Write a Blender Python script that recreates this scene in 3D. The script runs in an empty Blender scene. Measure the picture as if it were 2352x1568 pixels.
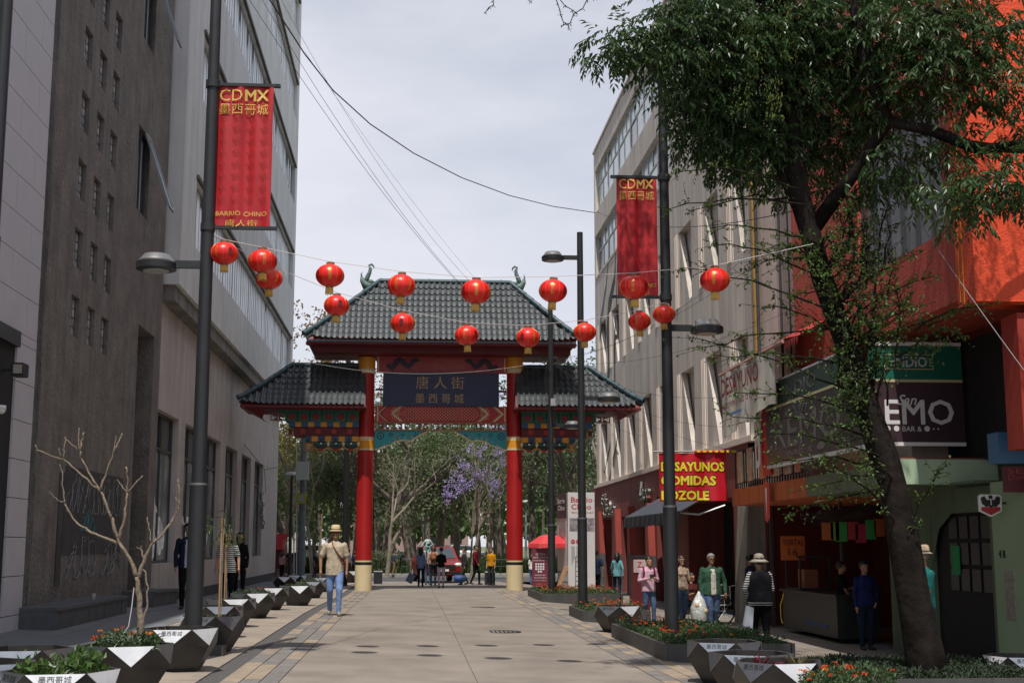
import bpy, bmesh, math, random
from math import sin, cos, pi, radians, hypot, atan, atan2
from mathutils import Vector, Matrix, Euler, kdtree, noise
random.seed(7)
R = random.Random(11)
scene = bpy.context.scene
COL = scene.collection

# ---------------------------------------------------------------- camera
CAM_H = 1.64
FOC = 3000.0                       # focal length in units where the picture is 2352 wide
PITCH = math.atan(466 / FOC)
YAW = math.atan(231 / math.hypot(FOC, 466))
cam = bpy.data.cameras.new('camera')
cam.sensor_width = 36.0
cam.lens = 36.0 * FOC / 2352.0
cam.clip_start = 0.1
cam.clip_end = 3000
camo = bpy.data.objects.new('camera', cam)
camo.location = (0, 0, CAM_H)
camo.rotation_euler = (pi / 2 + PITCH, 0, -YAW)
COL.objects.link(camo)
scene.camera = camo

# ---------------------------------------------------------------- world, sun, exposure
SUN = Vector((-0.43, -2.1, 4.7)).normalized()       # towards the sun
sun_el = math.asin(SUN.z)
sun_az = math.atan2(SUN.x, SUN.y)
world = bpy.data.worlds.new('World')
scene.world = world
world.use_nodes = True
nt = world.node_tree
nt.nodes.clear()
wo = nt.nodes.new('ShaderNodeOutputWorld')
bg = nt.nodes.new('ShaderNodeBackground')
sky = nt.nodes.new('ShaderNodeTexSky')
sky.sky_type = 'NISHITA'
sky.sun_disc = False
sky.sun_elevation = sun_el
sky.sun_rotation = sun_az
sky.altitude = 2200
sky.air_density = 1.2
sky.dust_density = 2.5
sky.ozone_density = 1.0
tc = nt.nodes.new('ShaderNodeTexCoord')
mp = nt.nodes.new('ShaderNodeMapping')
mp.inputs['Scale'].default_value = (1.0, 1.0, 2.6)
nz = nt.nodes.new('ShaderNodeTexNoise')
nz.inputs['Scale'].default_value = 1.7
nz.inputs['Detail'].default_value = 7
nz.inputs['Roughness'].default_value = 0.55
rmp = nt.nodes.new('ShaderNodeValToRGB')
rmp.color_ramp.elements[0].position = 0.36
rmp.color_ramp.elements[0].color = (0.42, 0.42, 0.42, 1)
rmp.color_ramp.elements[1].position = 0.66
rmp.color_ramp.elements[1].color = (0.97, 0.97, 0.97, 1)
mx = nt.nodes.new('ShaderNodeMix'); mx.data_type = 'RGBA'
CLOUD = (7.7, 7.85, 8.6, 1)
mx.inputs[7].default_value = CLOUD
nt.links.new(tc.outputs['Generated'], mp.inputs['Vector'])
nt.links.new(mp.outputs['Vector'], nz.inputs['Vector'])
nt.links.new(nz.outputs['Fac'], rmp.inputs['Fac'])
nt.links.new(rmp.outputs['Color'], mx.inputs[0])
nt.links.new(sky.outputs['Color'], mx.inputs[6])
nt.links.new(mx.outputs[2], bg.inputs['Color'])
bg.inputs['Strength'].default_value = 0.0966
nt.links.new(bg.outputs[0], wo.inputs[0])

sl = bpy.data.lights.new('sun', 'SUN')
sl.energy = 4.0
sl.angle = radians(0.6)
sl.color = (1.0, 0.95, 0.87)
so = bpy.data.objects.new('sun', sl)
so.rotation_euler = SUN.to_track_quat('Z', 'Y').to_euler()
so.location = (0, 0, 40)
COL.objects.link(so)
scene.view_settings.view_transform = 'Standard'
scene.view_settings.look = 'None'
scene.view_settings.gamma = 1
scene.view_settings.use_curve_mapping = False
scene.view_settings.exposure = 0.10
scene.cycles.max_bounces = 6
scene.cycles.transparent_max_bounces = 6

# ---------------------------------------------------------------- geometry of the place
def ray(px, py):
    a = (px - 1176) / FOC; b = (784 - py) / FOC
    cp, sp = cos(PITCH), sin(PITCH)
    f, u = cp - b * sp, sp + b * cp
    sy, cy = sin(YAW), cos(YAW)
    return (a * cy + f * sy, -a * sy + f * cy, u)
def onX(px, py, x):
    d = ray(px, py); t = x / d[0]; return (d[1] * t, CAM_H + d[2] * t)      # -> (y, z)
def onY(px, py, y):
    d = ray(px, py); t = y / d[1]; return (d[0] * t, CAM_H + d[2] * t)      # -> (x, z)
def P(px, py, y):
    x, z = onY(px, py, y); return Vector((x, y, z))
def PX(px, py, x):
    y, z = onX(px, py, x); return Vector((x, y, z))
def sm(t):
    t = max(0.0, min(1.0, t)); return t * t * (3 - 2 * t)
def G(x, y):
    if x < 3: return .03 * (3 - max(x, -7.0)) * (1 - sm((y - 28) / 18.0))
    if x > 4: return -min(.28, .11 * (x - 4))
    return 0.0
def gp(px, py):
    d = ray(px, py); z = 0.0
    for _ in range(30):
        t = (z - CAM_H) / d[2]; x, y = d[0] * t, d[1] * t
        z = G(x, y) * .6 + z * .4
    return x, y, z

# ---------------------------------------------------------------- materials
MATS = {}
def mat(name, col, rough=0.7, metal=0.0, var=0.0, scale=4.0, bump=0.0, bscale=None, col2=None,
        streak=0.0, spots=0.0, spec=None, trans=0.0, emit=None, coords='Object', detail=6.0):
    if name in MATS: return MATS[name]
    m = bpy.data.materials.new(name); m.use_nodes = True
    t = m.node_tree; N = t.nodes; L = t.links
    b = N['Principled BSDF']
    b.inputs['Roughness'].default_value = rough
    b.inputs['Metallic'].default_value = metal
    if spec is not None: b.inputs['Specular IOR Level'].default_value = spec
    if trans: b.inputs['Transmission Weight'].default_value = trans
    c4 = (*col, 1)
    b.inputs['Base Color'].default_value = c4
    if emit:
        b.inputs['Emission Color'].default_value = (*emit[0], 1); b.inputs['Emission Strength'].default_value = emit[1]
    if var or col2 or bump or streak:
        tcn = N.new('ShaderNodeTexCoord')
        src = tcn.outputs[coords]
        n = N.new('ShaderNodeTexNoise'); n.inputs['Scale'].default_value = scale; n.inputs['Detail'].default_value = detail
        n.inputs['Roughness'].default_value = 0.62
        L.new(src, n.inputs['Vector'])
        last = None
        if var or col2:
            r = N.new('ShaderNodeValToRGB')
            r.color_ramp.elements[0].position = 0.32; r.color_ramp.elements[1].position = 0.68
            if col2 is None:
                r.color_ramp.elements[0].color = (*[max(0, x * (1 - var)) for x in col], 1)
                r.color_ramp.elements[1].color = (*[min(1, x * (1 + var)) for x in col], 1)
            else:
                r.color_ramp.elements[0].color = c4; r.color_ramp.elements[1].color = (*col2, 1)
            L.new(n.outputs['Fac'], r.inputs['Fac']); last = r.outputs['Color']
        if streak:
            mp_ = N.new('ShaderNodeMapping'); mp_.inputs['Scale'].default_value = (2.2, 2.2, 0.12)
            L.new(src, mp_.inputs['Vector'])
            n2 = N.new('ShaderNodeTexNoise'); n2.inputs['Scale'].default_value = 1.6; n2.inputs['Detail'].default_value = 7
            L.new(mp_.outputs['Vector'], n2.inputs['Vector'])
            r2 = N.new('ShaderNodeValToRGB'); r2.color_ramp.elements[0].position = 0.36; r2.color_ramp.elements[1].position = 0.62
            s = 1 - streak
            r2.color_ramp.elements[0].color = (s, s, s, 1); r2.color_ramp.elements[1].color = (1.05, 1.05, 1.05, 1)
            L.new(n2.outputs['Fac'], r2.inputs['Fac'])
            mm = N.new('ShaderNodeMix'); mm.data_type = 'RGBA'; mm.blend_type = 'MULTIPLY'; mm.inputs[0].default_value = 1
            if last is None: mm.inputs[6].default_value = c4
            else: L.new(last, mm.inputs[6])
            L.new(r2.outputs['Color'], mm.inputs[7]); last = mm.outputs[2]
        if spots:
            for sc_, lo, hi in ((2.3, .56, .74), (14.0, .62, .70)):
                n4 = N.new('ShaderNodeTexNoise'); n4.inputs['Scale'].default_value = sc_; n4.inputs['Detail'].default_value = 9; n4.inputs['Roughness'].default_value = .7
                L.new(src, n4.inputs['Vector'])
                r4 = N.new('ShaderNodeValToRGB'); r4.color_ramp.elements[0].position = lo; r4.color_ramp.elements[1].position = hi
                s4 = 1 - spots; r4.color_ramp.elements[0].color = (1, 1, 1, 1); r4.color_ramp.elements[1].color = (s4, s4, s4, 1)
                L.new(n4.outputs['Fac'], r4.inputs['Fac'])
                m4 = N.new('ShaderNodeMix'); m4.data_type = 'RGBA'; m4.blend_type = 'MULTIPLY'; m4.inputs[0].default_value = 1
                if last is None: m4.inputs[6].default_value = c4
                else: L.new(last, m4.inputs[6])
                L.new(r4.outputs['Color'], m4.inputs[7]); last = m4.outputs[2]
        if last is not None: L.new(last, b.inputs['Base Color'])
        if bump:
            n3 = N.new('ShaderNodeTexNoise'); n3.inputs['Scale'].default_value = bscale or scale * 4; n3.inputs['Detail'].default_value = 5
            L.new(src, n3.inputs['Vector'])
            bp = N.new('ShaderNodeBump'); bp.inputs['Strength'].default_value = min(1, bump); bp.inputs['Distance'].default_value = 0.03 * max(1, bump)
            L.new(n3.outputs['Fac'], bp.inputs['Height']); L.new(bp.outputs[0], b.inputs['Normal'])
        if var and rough > .3:
            mr = N.new('ShaderNodeMapRange'); mr.inputs[3].default_value = rough * .82; mr.inputs[4].default_value = min(1, rough * 1.12)
            L.new(n.outputs['Fac'], mr.inputs[0]); L.new(mr.outputs[0], b.inputs['Roughness'])
    MATS[name] = m
    return m

# ---------------------------------------------------------------- mesh builder
class MB:
    def __init__(s): s.v = []; s.f = []; s.m = []
    def add(s, vs, fs, mi=0):
        o = len(s.v); s.v.extend(vs)
        for f in fs: s.f.append([o + i for i in f]); s.m.append(mi)
        return s
    def box(s, x0, x1, y0, y1, z0, z1, mi=0):
        if x0 > x1: x0, x1 = x1, x0
        if y0 > y1: y0, y1 = y1, y0
        if z0 > z1: z0, z1 = z1, z0
        return s.add([(x0,y0,z0),(x1,y0,z0),(x1,y1,z0),(x0,y1,z0),(x0,y0,z1),(x1,y0,z1),(x1,y1,z1),(x0,y1,z1)],
                     [(0,3,2,1),(4,5,6,7),(0,1,5,4),(1,2,6,5),(2,3,7,6),(3,0,4,7)], mi)
    def quad(s, a, b, c, d, mi=0): return s.add([tuple(a),tuple(b),tuple(c),tuple(d)], [(0,1,2,3)], mi)
    def tube(s, pts, rad, n=8, mi=0, caps=True):
        pts = [Vector(p) for p in pts]
        if not isinstance(rad, (list, tuple)): rad = [rad] * len(pts)
        o = len(s.v); prev = None
        for i, p in enumerate(pts):
            d = (pts[min(i+1, len(pts)-1)] - pts[max(i-1, 0)])
            if d.length < 1e-9: d = Vector((0,0,1))
            d.normalize()
            if prev is None:
                u = Vector((0,0,1)).cross(d)
                if u.length < .05: u = Vector((1,0,0)).cross(d)
            else: u = prev - d * prev.dot(d)
            if u.length < 1e-6: u = Vector((1,0,0)).cross(d)
            u.normalize(); prev = u; w = d.cross(u)
            for k in range(n):
                a = 2*pi*k/n; s.v.append(tuple(p + (u*cos(a) + w*sin(a)) * rad[i]))
        for i in range(len(pts)-1):
            for k in range(n):
                a = o+i*n+k; b = o+i*n+(k+1)%n
                s.f.append([a, b, b+n, a+n]); s.m.append(mi)
        if caps:
            s.f.append([o+k for k in range(n)][::-1]); s.m.append(mi)
            e = o+(len(pts)-1)*n; s.f.append([e+k for k in range(n)]); s.m.append(mi)
        return s
    def lathe(s, prof, c=(0,0,0), n=20, mi=0, sx=1, sy=1, caps=True, rot=0):
        o = len(s.v)
        for r, z in prof:
            for k in range(n):
                a = 2*pi*k/n + rot; s.v.append((c[0]+r*cos(a)*sx, c[1]+r*sin(a)*sy, c[2]+z))
        for i in range(len(prof)-1):
            for k in range(n):
                a = o+i*n+k; b = o+i*n+(k+1)%n; s.f.append([a, b, b+n, a+n]); s.m.append(mi)
        if caps:
            s.f.append([o+k for k in range(n)][::-1]); s.m.append(mi)
            e = o+(len(prof)-1)*n; s.f.append([e+k for k in range(n)]); s.m.append(mi)
        return s
    def ball(s, c, rx, ry, rz, n=14, m=8, mi=0):
        prof = [(max(1e-4, sin(pi*i/m)), -cos(pi*i/m)) for i in range(m+1)]
        o = len(s.v)
        for r, z in prof:
            for k in range(n): a = 2*pi*k/n; s.v.append((c[0]+r*cos(a)*rx, c[1]+r*sin(a)*ry, c[2]+z*rz))
        for i in range(m):
            for k in range(n):
                a = o+i*n+k; b = o+i*n+(k+1)%n; s.f.append([a, b, b+n, a+n]); s.m.append(mi)
        return s
    def prism(s, poly, axis, lo, hi, mi=0):
        """poly: 2D outline; axis 'x' -> (y,z) outline, 'y' -> (x,z), 'z' -> (x,y)"""
        def q(a, b, h):
            return (h, a, b) if axis == 'x' else ((a, h, b) if axis == 'y' else (a, b, h))
        n = len(poly)
        s.add([q(a, b, lo) for a, b in poly] + [q(a, b, hi) for a, b in poly],
              [tuple(range(n)), tuple(range(2*n-1, n-1, -1))] + [(i, (i+1) % n, n+(i+1) % n, n+i) for i in range(n)], mi)
        return s
    def xf(s, M):
        s.v = [tuple(M @ Vector(v)) for v in s.v]; return s
    def mesh(s, name, mats, smooth=False, off=(0,0,0), fix=True):
        me = bpy.data.meshes.new(name)
        if off != (0,0,0): vs = [(a-off[0], b-off[1], c-off[2]) for a, b, c in s.v]
        else: vs = s.v
        me.from_pydata(vs, [], s.f)
        if not isinstance(mats, (list, tuple)): mats = [mats]
        for m in mats: me.materials.append(m)
        me.polygons.foreach_set('material_index', s.m)
        if fix:
            bm = bmesh.new(); bm.from_mesh(me); bmesh.ops.recalc_face_normals(bm, faces=bm.faces); bm.to_mesh(me); bm.free()
        if smooth: me.polygons.foreach_set('use_smooth', [True]*len(me.polygons))
        me.update(); return me
    def build(s, name, mats, parent=None, smooth=False, fix=True, local=False, autosm=None):
        off = (0,0,0)
        if parent is not None and not local: off = wloc(parent)
        me = s.mesh(name, mats, smooth or bool(autosm), off, fix)
        if autosm: me.set_sharp_from_angle(angle=radians(autosm))
        return link(name, me, parent)
def wloc(o):
    x = Vector((0,0,0))
    while o is not None: x += o.location; o = o.parent
    return tuple(x)
def link(name, data, parent=None, loc=None, rot=None, scale=None):
    o = bpy.data.objects.new(name, data); COL.objects.link(o)
    if parent is not None: o.parent = parent
    if loc is not None: o.location = loc
    if rot is not None: o.rotation_euler = rot
    if scale is not None: o.scale = scale
    return o
def tag(o, label=None, cat=None, group=None, kind=None):
    if label: o['label'] = label
    if cat: o['category'] = cat
    if group: o['group'] = group
    if kind: o['kind'] = kind
    return o
def thing(name, label, cat, loc=(0,0,0), group=None, rz=0):
    o = bpy.data.objects.new(name, None); COL.objects.link(o)
    o.empty_display_size = .2; o.location = loc; o.rotation_euler = (0,0,rz)
    return tag(o, label, cat, group)
KIDS = {}
def copy_tree(o, parent=None):
    c = o.copy(); COL.objects.link(c)
    if parent is not None: c.parent = parent
    for ch in list(o.children): copy_tree(ch, c)
    return c
def text_mesh(s, size, name='lettering', bold=0.0, extr=0.004, align='CENTER', spacing=1.0, res=2, shear=0, lsp=1.0):
    cu = bpy.data.curves.new('t', 'FONT'); cu.body = s; cu.size = size; cu.align_x = align; cu.align_y = 'CENTER'
    cu.offset = min(0, bold * size); cu.extrude = extr; cu.space_character = spacing; cu.resolution_u = res; cu.shear = shear; cu.space_line = lsp
    ob = bpy.data.objects.new('t', cu); COL.objects.link(ob)
    dg = bpy.context.evaluated_depsgraph_get()
    me = bpy.data.meshes.new_from_object(ob.evaluated_get(dg)); me.name = name
    bpy.data.objects.remove(ob); bpy.data.curves.remove(cu)
    if bold > 0:                         # heavier strokes: the same outline repeated round a small circle
        vs = [v.co.copy() for v in me.vertices]; fs = [tuple(p.vertices) for p in me.polygons]; V = list(vs); F = list(fs); n = len(vs)
        for i in range(8):
            a = 2*pi*i/8; d = Vector((cos(a), sin(a), 0))*bold*size + Vector((0,0,-.0003*(i+1)))
            V += [v+d for v in vs]; F += [tuple(j+n*(i+1) for j in f) for f in fs]
        me = bpy.data.meshes.new(name); me.from_pydata(V, [], F)
    return me
ROTF = (pi/2, 0, 0)                 # text facing the camera (-y)
ROTL = (pi/2, 0, -pi/2)             # text facing -x (right hand facades)
def text(s, size, loc, m, parent=None, rot=ROTF, name='lettering', width=None, height=None, **k):
    me = text_mesh(s, size, name, **k); me.materials.clear(); me.materials.append(m)
    if width or height:
        xs = [v.co.x for v in me.vertices]; ys = [v.co.y for v in me.vertices]
        w = max(xs)-min(xs); h = max(ys)-min(ys); cx = (max(xs)+min(xs))/2; cy = (max(ys)+min(ys))/2
        fx = width/w if width else height/h; fy = height/h if height else fx
        for v in me.vertices: v.co.x = (v.co.x-cx)*fx; v.co.y = (v.co.y-cy)*fy
    pl = Vector(wloc(parent)) if parent is not None else Vector((0,0,0))
    return link(name, me, parent, Vector(loc)-pl, rot)
def attach(o, t):
    M = Matrix.Translation(t.location) @ t.rotation_euler.to_matrix().to_4x4() @ Matrix.Diagonal((*t.scale, 1)); o.parent = t; o.matrix_parent_inverse = M.inverted(); return o
def attach(o, t):
    M = Matrix.Translation(t.location) @ t.rotation_euler.to_matrix().to_4x4() @ Matrix.Diagonal((*t.scale, 1)); o.parent = t; o.matrix_parent_inverse = M.inverted(); return o
def facade(name, mats, parent, X, s, y0, y1, z0, z1, holes, depth, mi=0, rmi=None):
    """sheet of wall at x=X facing direction s (+1/-1) with recessed openings (ya,yb,za,zb)"""
    ys = sorted(set([y0, y1] + [h for o in holes for h in o[:2] if y0 < h < y1]))
    zs = sorted(set([z0, z1] + [h for o in holes for h in o[2:4] if z0 < h < z1]))
    b = MB(); rmi = mi if rmi is None else rmi
    def inh(y, z): return any(o[0] < y < o[1] and o[2] < z < o[3] for o in holes)
    for i in range(len(ys)-1):
        j = 0
        while j < len(zs)-1:
            if inh((ys[i]+ys[i+1])/2, (zs[j]+zs[j+1])/2): j += 1; continue
            k = j
            while k+1 < len(zs)-1 and not inh((ys[i]+ys[i+1])/2, (zs[k+1]+zs[k+2])/2): k += 1
            b.quad((X,ys[i],zs[j]),(X,ys[i+1],zs[j]),(X,ys[i+1],zs[k+1]),(X,ys[i],zs[k+1]), mi); j = k+1
    D = X - s*depth
    for ya, yb, za, zb in (holes if depth else []):
        b.quad((X,ya,za),(D,ya,za),(D,ya,zb),(X,ya,zb), rmi); b.quad((X,yb,za),(X,yb,zb),(D,yb,zb),(D,yb,za), rmi)
        b.quad((X,ya,zb),(D,ya,zb),(D,yb,zb),(X,yb,zb), rmi); b.quad((X,ya,za),(X,yb,za),(D,yb,za),(D,ya,za), rmi)
    return b.build(name, mats, parent, fix=False)
# ================================================================ GROUND
m_conc = mat('street_concrete', (.225,.192,.162), .8, var=.22, scale=.8, spots=.22, bump=.12, bscale=40, detail=8)
m_side = mat('sidewalk_beige', (.28,.235,.19), .82, var=.16, scale=1.3, spots=.2, bump=.12, bscale=45)
m_sidel = mat('sidewalk_shaded', (.15,.155,.165), .8, var=.2, scale=1.4, bump=.12, bscale=45)  # slabs by the left wall: its shadow is put into this dark colour
m_asph = mat('asphalt', (.075,.075,.08), .85, var=.2, scale=2, bump=.2, bscale=60)
m_drain = mat('drain_gravel', (.085,.08,.078), .9, var=.35, scale=30, bump=.4, bscale=90)
m_pav = [mat('paver_beige', (.29,.23,.17), .85, var=.18, scale=5, bump=.2, bscale=60),
         mat('paver_grey', (.175,.16,.15), .85, var=.22, scale=5, bump=.2, bscale=60),
         mat('paver_tan', (.24,.195,.155), .85, var=.2, scale=5, bump=.2, bscale=60)]
m_soil = mat('soil', (.06,.04,.028), .95, var=.4, scale=8, bump=.5, bscale=30)
m_lawn = mat('park_ground', (.16,.15,.07), .95, var=.4, scale=.8, col2=(.09,.13,.035), bump=.5, bscale=25)

def gsheet(b, xs, ys, dz, mi=0):
    o = len(b.v)
    for y in ys:
        for x in xs: b.v.append((x, y, G(x, y) + dz))
    n = len(xs)
    for j in range(len(ys)-1):
        for i in range(n-1):
            a = o+j*n+i; b.f.append([a, a+1, a+n+1, a+n]); b.m.append(mi)
def lin(a, b, n): return [a+(b-a)*i/n for i in range(n+1)]
gb = MB()
gsheet(gb, [-900,-300,-80,-30,-15,-10,-7]+lin(-6,3,9)+[3.5,4,5,6.55,8,10,20,60,300,900], [-60,-20,-5,0]+lin(4,60,28)+[80,120,200,400,1200], -.06)
g_ = gb.build('ground', mat('ground_base', (.11,.10,.095), .95, var=.2, scale=.6)); tag(g_, kind='structure')

def slab(x0, x1, y0, y1, th=.06, gap=.006, top=0.0, ny=2, nx=1):
    b = MB(); xs = lin(x0+gap, x1-gap, nx); ys = lin(y0+gap, y1-gap, ny)
    gsheet(b, xs, ys, top); gsheet(b, xs, ys, top-th)
    n = (nx+1)*(ny+1)
    ring = [i for i in range(nx+1)] + [(j)*(nx+1)+nx for j in range(1, ny+1)] + [ny*(nx+1)+i for i in range(nx-1,-1,-1)] + [j*(nx+1) for j in range(ny-1,0,-1)]
    for a, c in zip(ring, ring[1:]+ring[:1]): b.f.append([a, c, n+c, n+a]); b.m.append(0)
    return b
street = tag(link('street', None), kind='structure')
ys = lin(4, 60, 14)
for i in range(14):
    for xa, xb in ((-1.45,.78),(.78,3.05)):
        slab(xa, xb, ys[i], ys[i+1], ny=4, gap=.0035).build('paving_slab', m_conc, street)
def paver_band(name, x0, n, w, seed):
    root = tag(link(name, None), kind='structure'); rr = random.Random(seed)
    gb_ = MB(); gsheet(gb_, [x0, x0+n*w], lin(4,60,28), -.02)
    gb_.build('mortar_bed', m_drain, root)
    y = 12.0; L = .6
    rows = []
    while y < 46:
        L2 = .6
        for i in range(n):
            off = .3 if i % 2 else 0
            rows.append((x0+i*w, y+off, L2, i))
        y += L2
    last = {}
    for xx, yy, L2, i in rows[:295]:
        k = last.get(i)
        if k is None or rr.random() < .8:
            k = rr.choice([0,0,1,1,2] if i != 1 else [1,1,1,0]) 
        last[i] = k
        slab(xx, xx+w, yy, yy+L2, th=.05, gap=.006, top=rr.uniform(0,.004), ny=1).build('paver', m_pav[k], root)
    b = MB()
    for xx, yy, L2, i in rows[295:]:
        s_ = slab(xx, xx+w, yy, yy+L2, th=.05, gap=.006, top=.002, ny=1); b.add(s_.v, s_.f, rr.choice([0,1,2]))
    while y < 60:
        for i in range(n):
            s_ = slab(x0+i*w, x0+(i+1)*w, y, y+.46, th=.05, gap=.006, top=.002, ny=1); b.add(s_.v, s_.f, rr.choice([0,1,2]))
        y += .46
    tag(b.build('paver', m_pav, root), kind='stuff')
paver_band('paver_border', -2.08, 3, .21, 3)
paver_band('paver_border', 3.05, 3, .22, 5)
db = MB(); gsheet(db, [-2.32,-2.08], lin(4,60,28), -.012); tag(db.build('drain_channel', m_drain), kind='structure')
def sidewalk(name, xs, y0, y1, L, mats, pick):
    root = tag(link(name, None), kind='structure'); y = y0; rr = random.Random(5)
    while y < y1-.1:
        for i in range(len(xs)-1):
            slab(xs[i], xs[i+1], y, min(y1,y+L), top=rr.uniform(0,.003), ny=1, gap=.006).build('paving_slab', mats[pick(i,rr)], root)
        y += L
sidewalk('sidewalk', [-6.6,-5.4,-4.3,-3.3,-2.32], 6, 60, 1.5, [m_sidel, m_side], lambda i, r: 1 if i >= 2 else 0)
sidewalk('sidewalk', [3.71,4.9,6.1,7.3,8.6,9.8,11.2], 6, 60, 1.5, [m_sidel, m_conc], lambda i, r: 0 if i >= 4 else 1)
# cross street and park beyond
b = MB(); b.quad((-120,60.0,.004-.03),(120,60.0,.004-.03),(120,69,.004-.03),(-120,69,-.026)); tag(b.build('cross_street', m_asph), kind='structure')
b = MB(); b.box(-120,120,69,69.25,-.1,.12); b.box(-120,120,69.25,72,-.1,.10); tag(b.build('park_kerb', mat('kerb_stone',(.3,.29,.27),.85,var=.15,scale=3)), kind='structure')
b = MB(); b.quad((-300,72,.06),(300,72,.06),(300,700,.06),(-300,700,.06)); tag(b.build('park_lawn', m_lawn), kind='structure')
b = MB(); b.quad((-120,77,.064),(120,77,.064),(120,80.5,.064),(-120,80.5,.064)); tag(b.build('park_path', mat('path',(.36,.33,.28),.9,var=.1,scale=1)), kind='structure')
# manhole grates
m_iron = mat('cast_iron', (.035,.035,.038), .6, metal=.5, var=.2, scale=10)
def grate(px, py, w, label):
    x, y, z = gp(px, py)
    t = thing('manhole_grate', label, 'manhole cover', (x,y,z))
    b = MB(); b.lathe([(w,.001),(w,.006),(w*.9,.007),(w*.9,.001)], (x,y,z), 28, caps=False); b.build('rim', m_iron, t)
    for k in range(9):
        xx = (k-4)*w*.2; h = math.sqrt(max(.001,(w*.88)**2-xx*xx)); b = MB(); b.box(x+xx-.02,x+xx+.02,y-h,y+h,z+.001,z+.007); b.build('bar', m_iron, t)
grate(1148, 1450, .40, 'round iron grate in the street, the nearer of the two')
grate(1105, 1394, .36, 'round iron grate in the street, the farther of the two')

# ================================================================ LEFT BUILDINGS
m_stone = mat('kerb_dark_stone', (.085,.092,.098), .7, var=.3, scale=3, bump=.15, bscale=30)
m_black = mat('dark_interior', (.008,.008,.009), .8)
m_glassd = mat('dark_glass', (.02,.025,.03), .12, spec=.6)
m_glassc = mat('curtain_glass', (.72,.75,.78), .35, spec=.6, var=.25, scale=1.2)
m_tile = mat('pale_wall_tile', (.50,.49,.52), .6, var=.05, scale=2)
m_brown = mat('rough_brown_render', (.175,.158,.142), .95, var=.28, scale=1.6, bump=1.6, bscale=11, streak=.18, spots=.3, detail=10)
m_edge = mat('old_render_edge', (.11,.11,.105), .95, var=.45, scale=2.5, bump=2, bscale=12, streak=.5)
m_frame = mat('window_frame_dark', (.07,.075,.08), .5, metal=.3)
m_alu = mat('window_frame_alu', (.30,.33,.35), .4, metal=.6)
m_gray = mat('grey_concrete', (.62,.63,.62), .85, var=.08, scale=.7, streak=.12, spots=.12, bump=.2, bscale=30)
m_gray2 = mat('grey_concrete_light', (.62,.64,.64), .85, var=.06, scale=.8, streak=.1)
m_pinkg = mat('pinkish_rough_wall', (.50,.455,.43), .9, var=.12, scale=.9, streak=.16, spots=.25, bump=.9, bscale=26)
m_white = mat('white_paint', (.75,.75,.73), .6)

# --- pale tiled building, far left
LT = thing('tiled_building', 'pale grey tiled building with a black shop entrance at the far left edge', 'building', (-6.35,17,0))
ya, yb = 10.0, 22.35
o_y1 = 21.3; o_z = 5.02
b = MB(); b.box(-14,-6.62,ya,yb,-.3,22); b.build('wall', m_tile, LT)
z = o_z; rows = []
while z < 15.2: rows.append(z); z += .62
for i, zz in enumerate(rows):
    y = ya + (.9 if i % 2 else 0) - .9
    while y < yb:
        a, c = max(ya,y), min(yb,y+1.8)
        if c-a > .1 and c > 15:
            bb = MB(); bb.box(-6.62,-6.35,a+.006,c-.006,zz+.006,zz+.614); bb.build('wall_tile', m_tile, LT)
        y += 1.8
z = -.1; i = 0
while z < o_z-.1:
    bb = MB(); bb.box(-6.62,-6.35,o_y1,yb,z+.006,min(o_z,z+.62)-.006); bb.build('wall_tile', m_tile, LT); z += .62; i += 1
b = MB(); b.box(-6.6,-6.385,ya,o_y1-.003,-.2,o_z-.25); b.build('shop_entrance', m_black, LT)
b = MB(); b.box(-6.44,-6.3,ya,o_y1,o_z-.25,o_z-.005); b.build('lintel', mat('lintel_black',(.02,.022,.025),.5), LT)
p = PX(50,850,-6.1)
FL = thing('floodlight', 'small black floodlight beside the dark shop entrance', 'floodlight', p)
b = MB(); b.box(p.x-.12,p.x+.06,p.y-.16,p.y+.16,p.z-.1,p.z+.1); b.box(p.x-.3,p.x-.12,p.y-.03,p.y+.03,p.z-.02,p.z+.02); b.build('housing', m_iron, FL)
b = MB(); b.box(p.x-.08,p.x+.05,p.y-.175,p.y-.162,p.z-.07,p.z+.07); b.build('lamp_glass', mat('lamp_glass',(.35,.33,.28),.3), FL)
p = PX(2,940,-6.1)
b = MB(); b.ball(p,.07,.07,.07); b.lathe([(.075,0),(.075,.06)],p,12); tag(b.build('security_camera', m_white, None, smooth=True), 'white dome security camera at the left picture edge', 'security camera')

# --- brown rough building
BX = -6.45
BB = thing('brown_building', 'rough brown rendered building with small gridded windows and graffiti', 'building', (BX,28,0))
cols = [25.1, 26.33, 27.52]; zrows = [5.94,7.25,8.6,9.96,11.28,12.6,13.95,15.3,16.6]
holes = []
for zc in zrows:
    for c in cols: holes.append((c-.31,c+.31,zc-.38,zc+.38))
tall = [(29.95,31.25,9.35,11.35),(29.95,31.25,13.5,15.6),(29.95,31.25,17.6,19.7)]
niche = (30.85,32.75,.35,6.75)
yl = 22.9
facade('wall', m_brown, BB, BX, 1, yl, 33.6, -.3, 24, holes+tall+[niche], .13)
b = MB(); b.box(-14,BX-.13,22.36,30.85,-.3,24); b.box(-14,BX-.9,30.85,32.75,-.3,24); b.box(-14,BX-.13,32.75,33.6,-.3,24)
b.box(-14,BX-.13,30.85,32.75,6.75,24)
b.build('back_wall', m_brown, BB)
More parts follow.
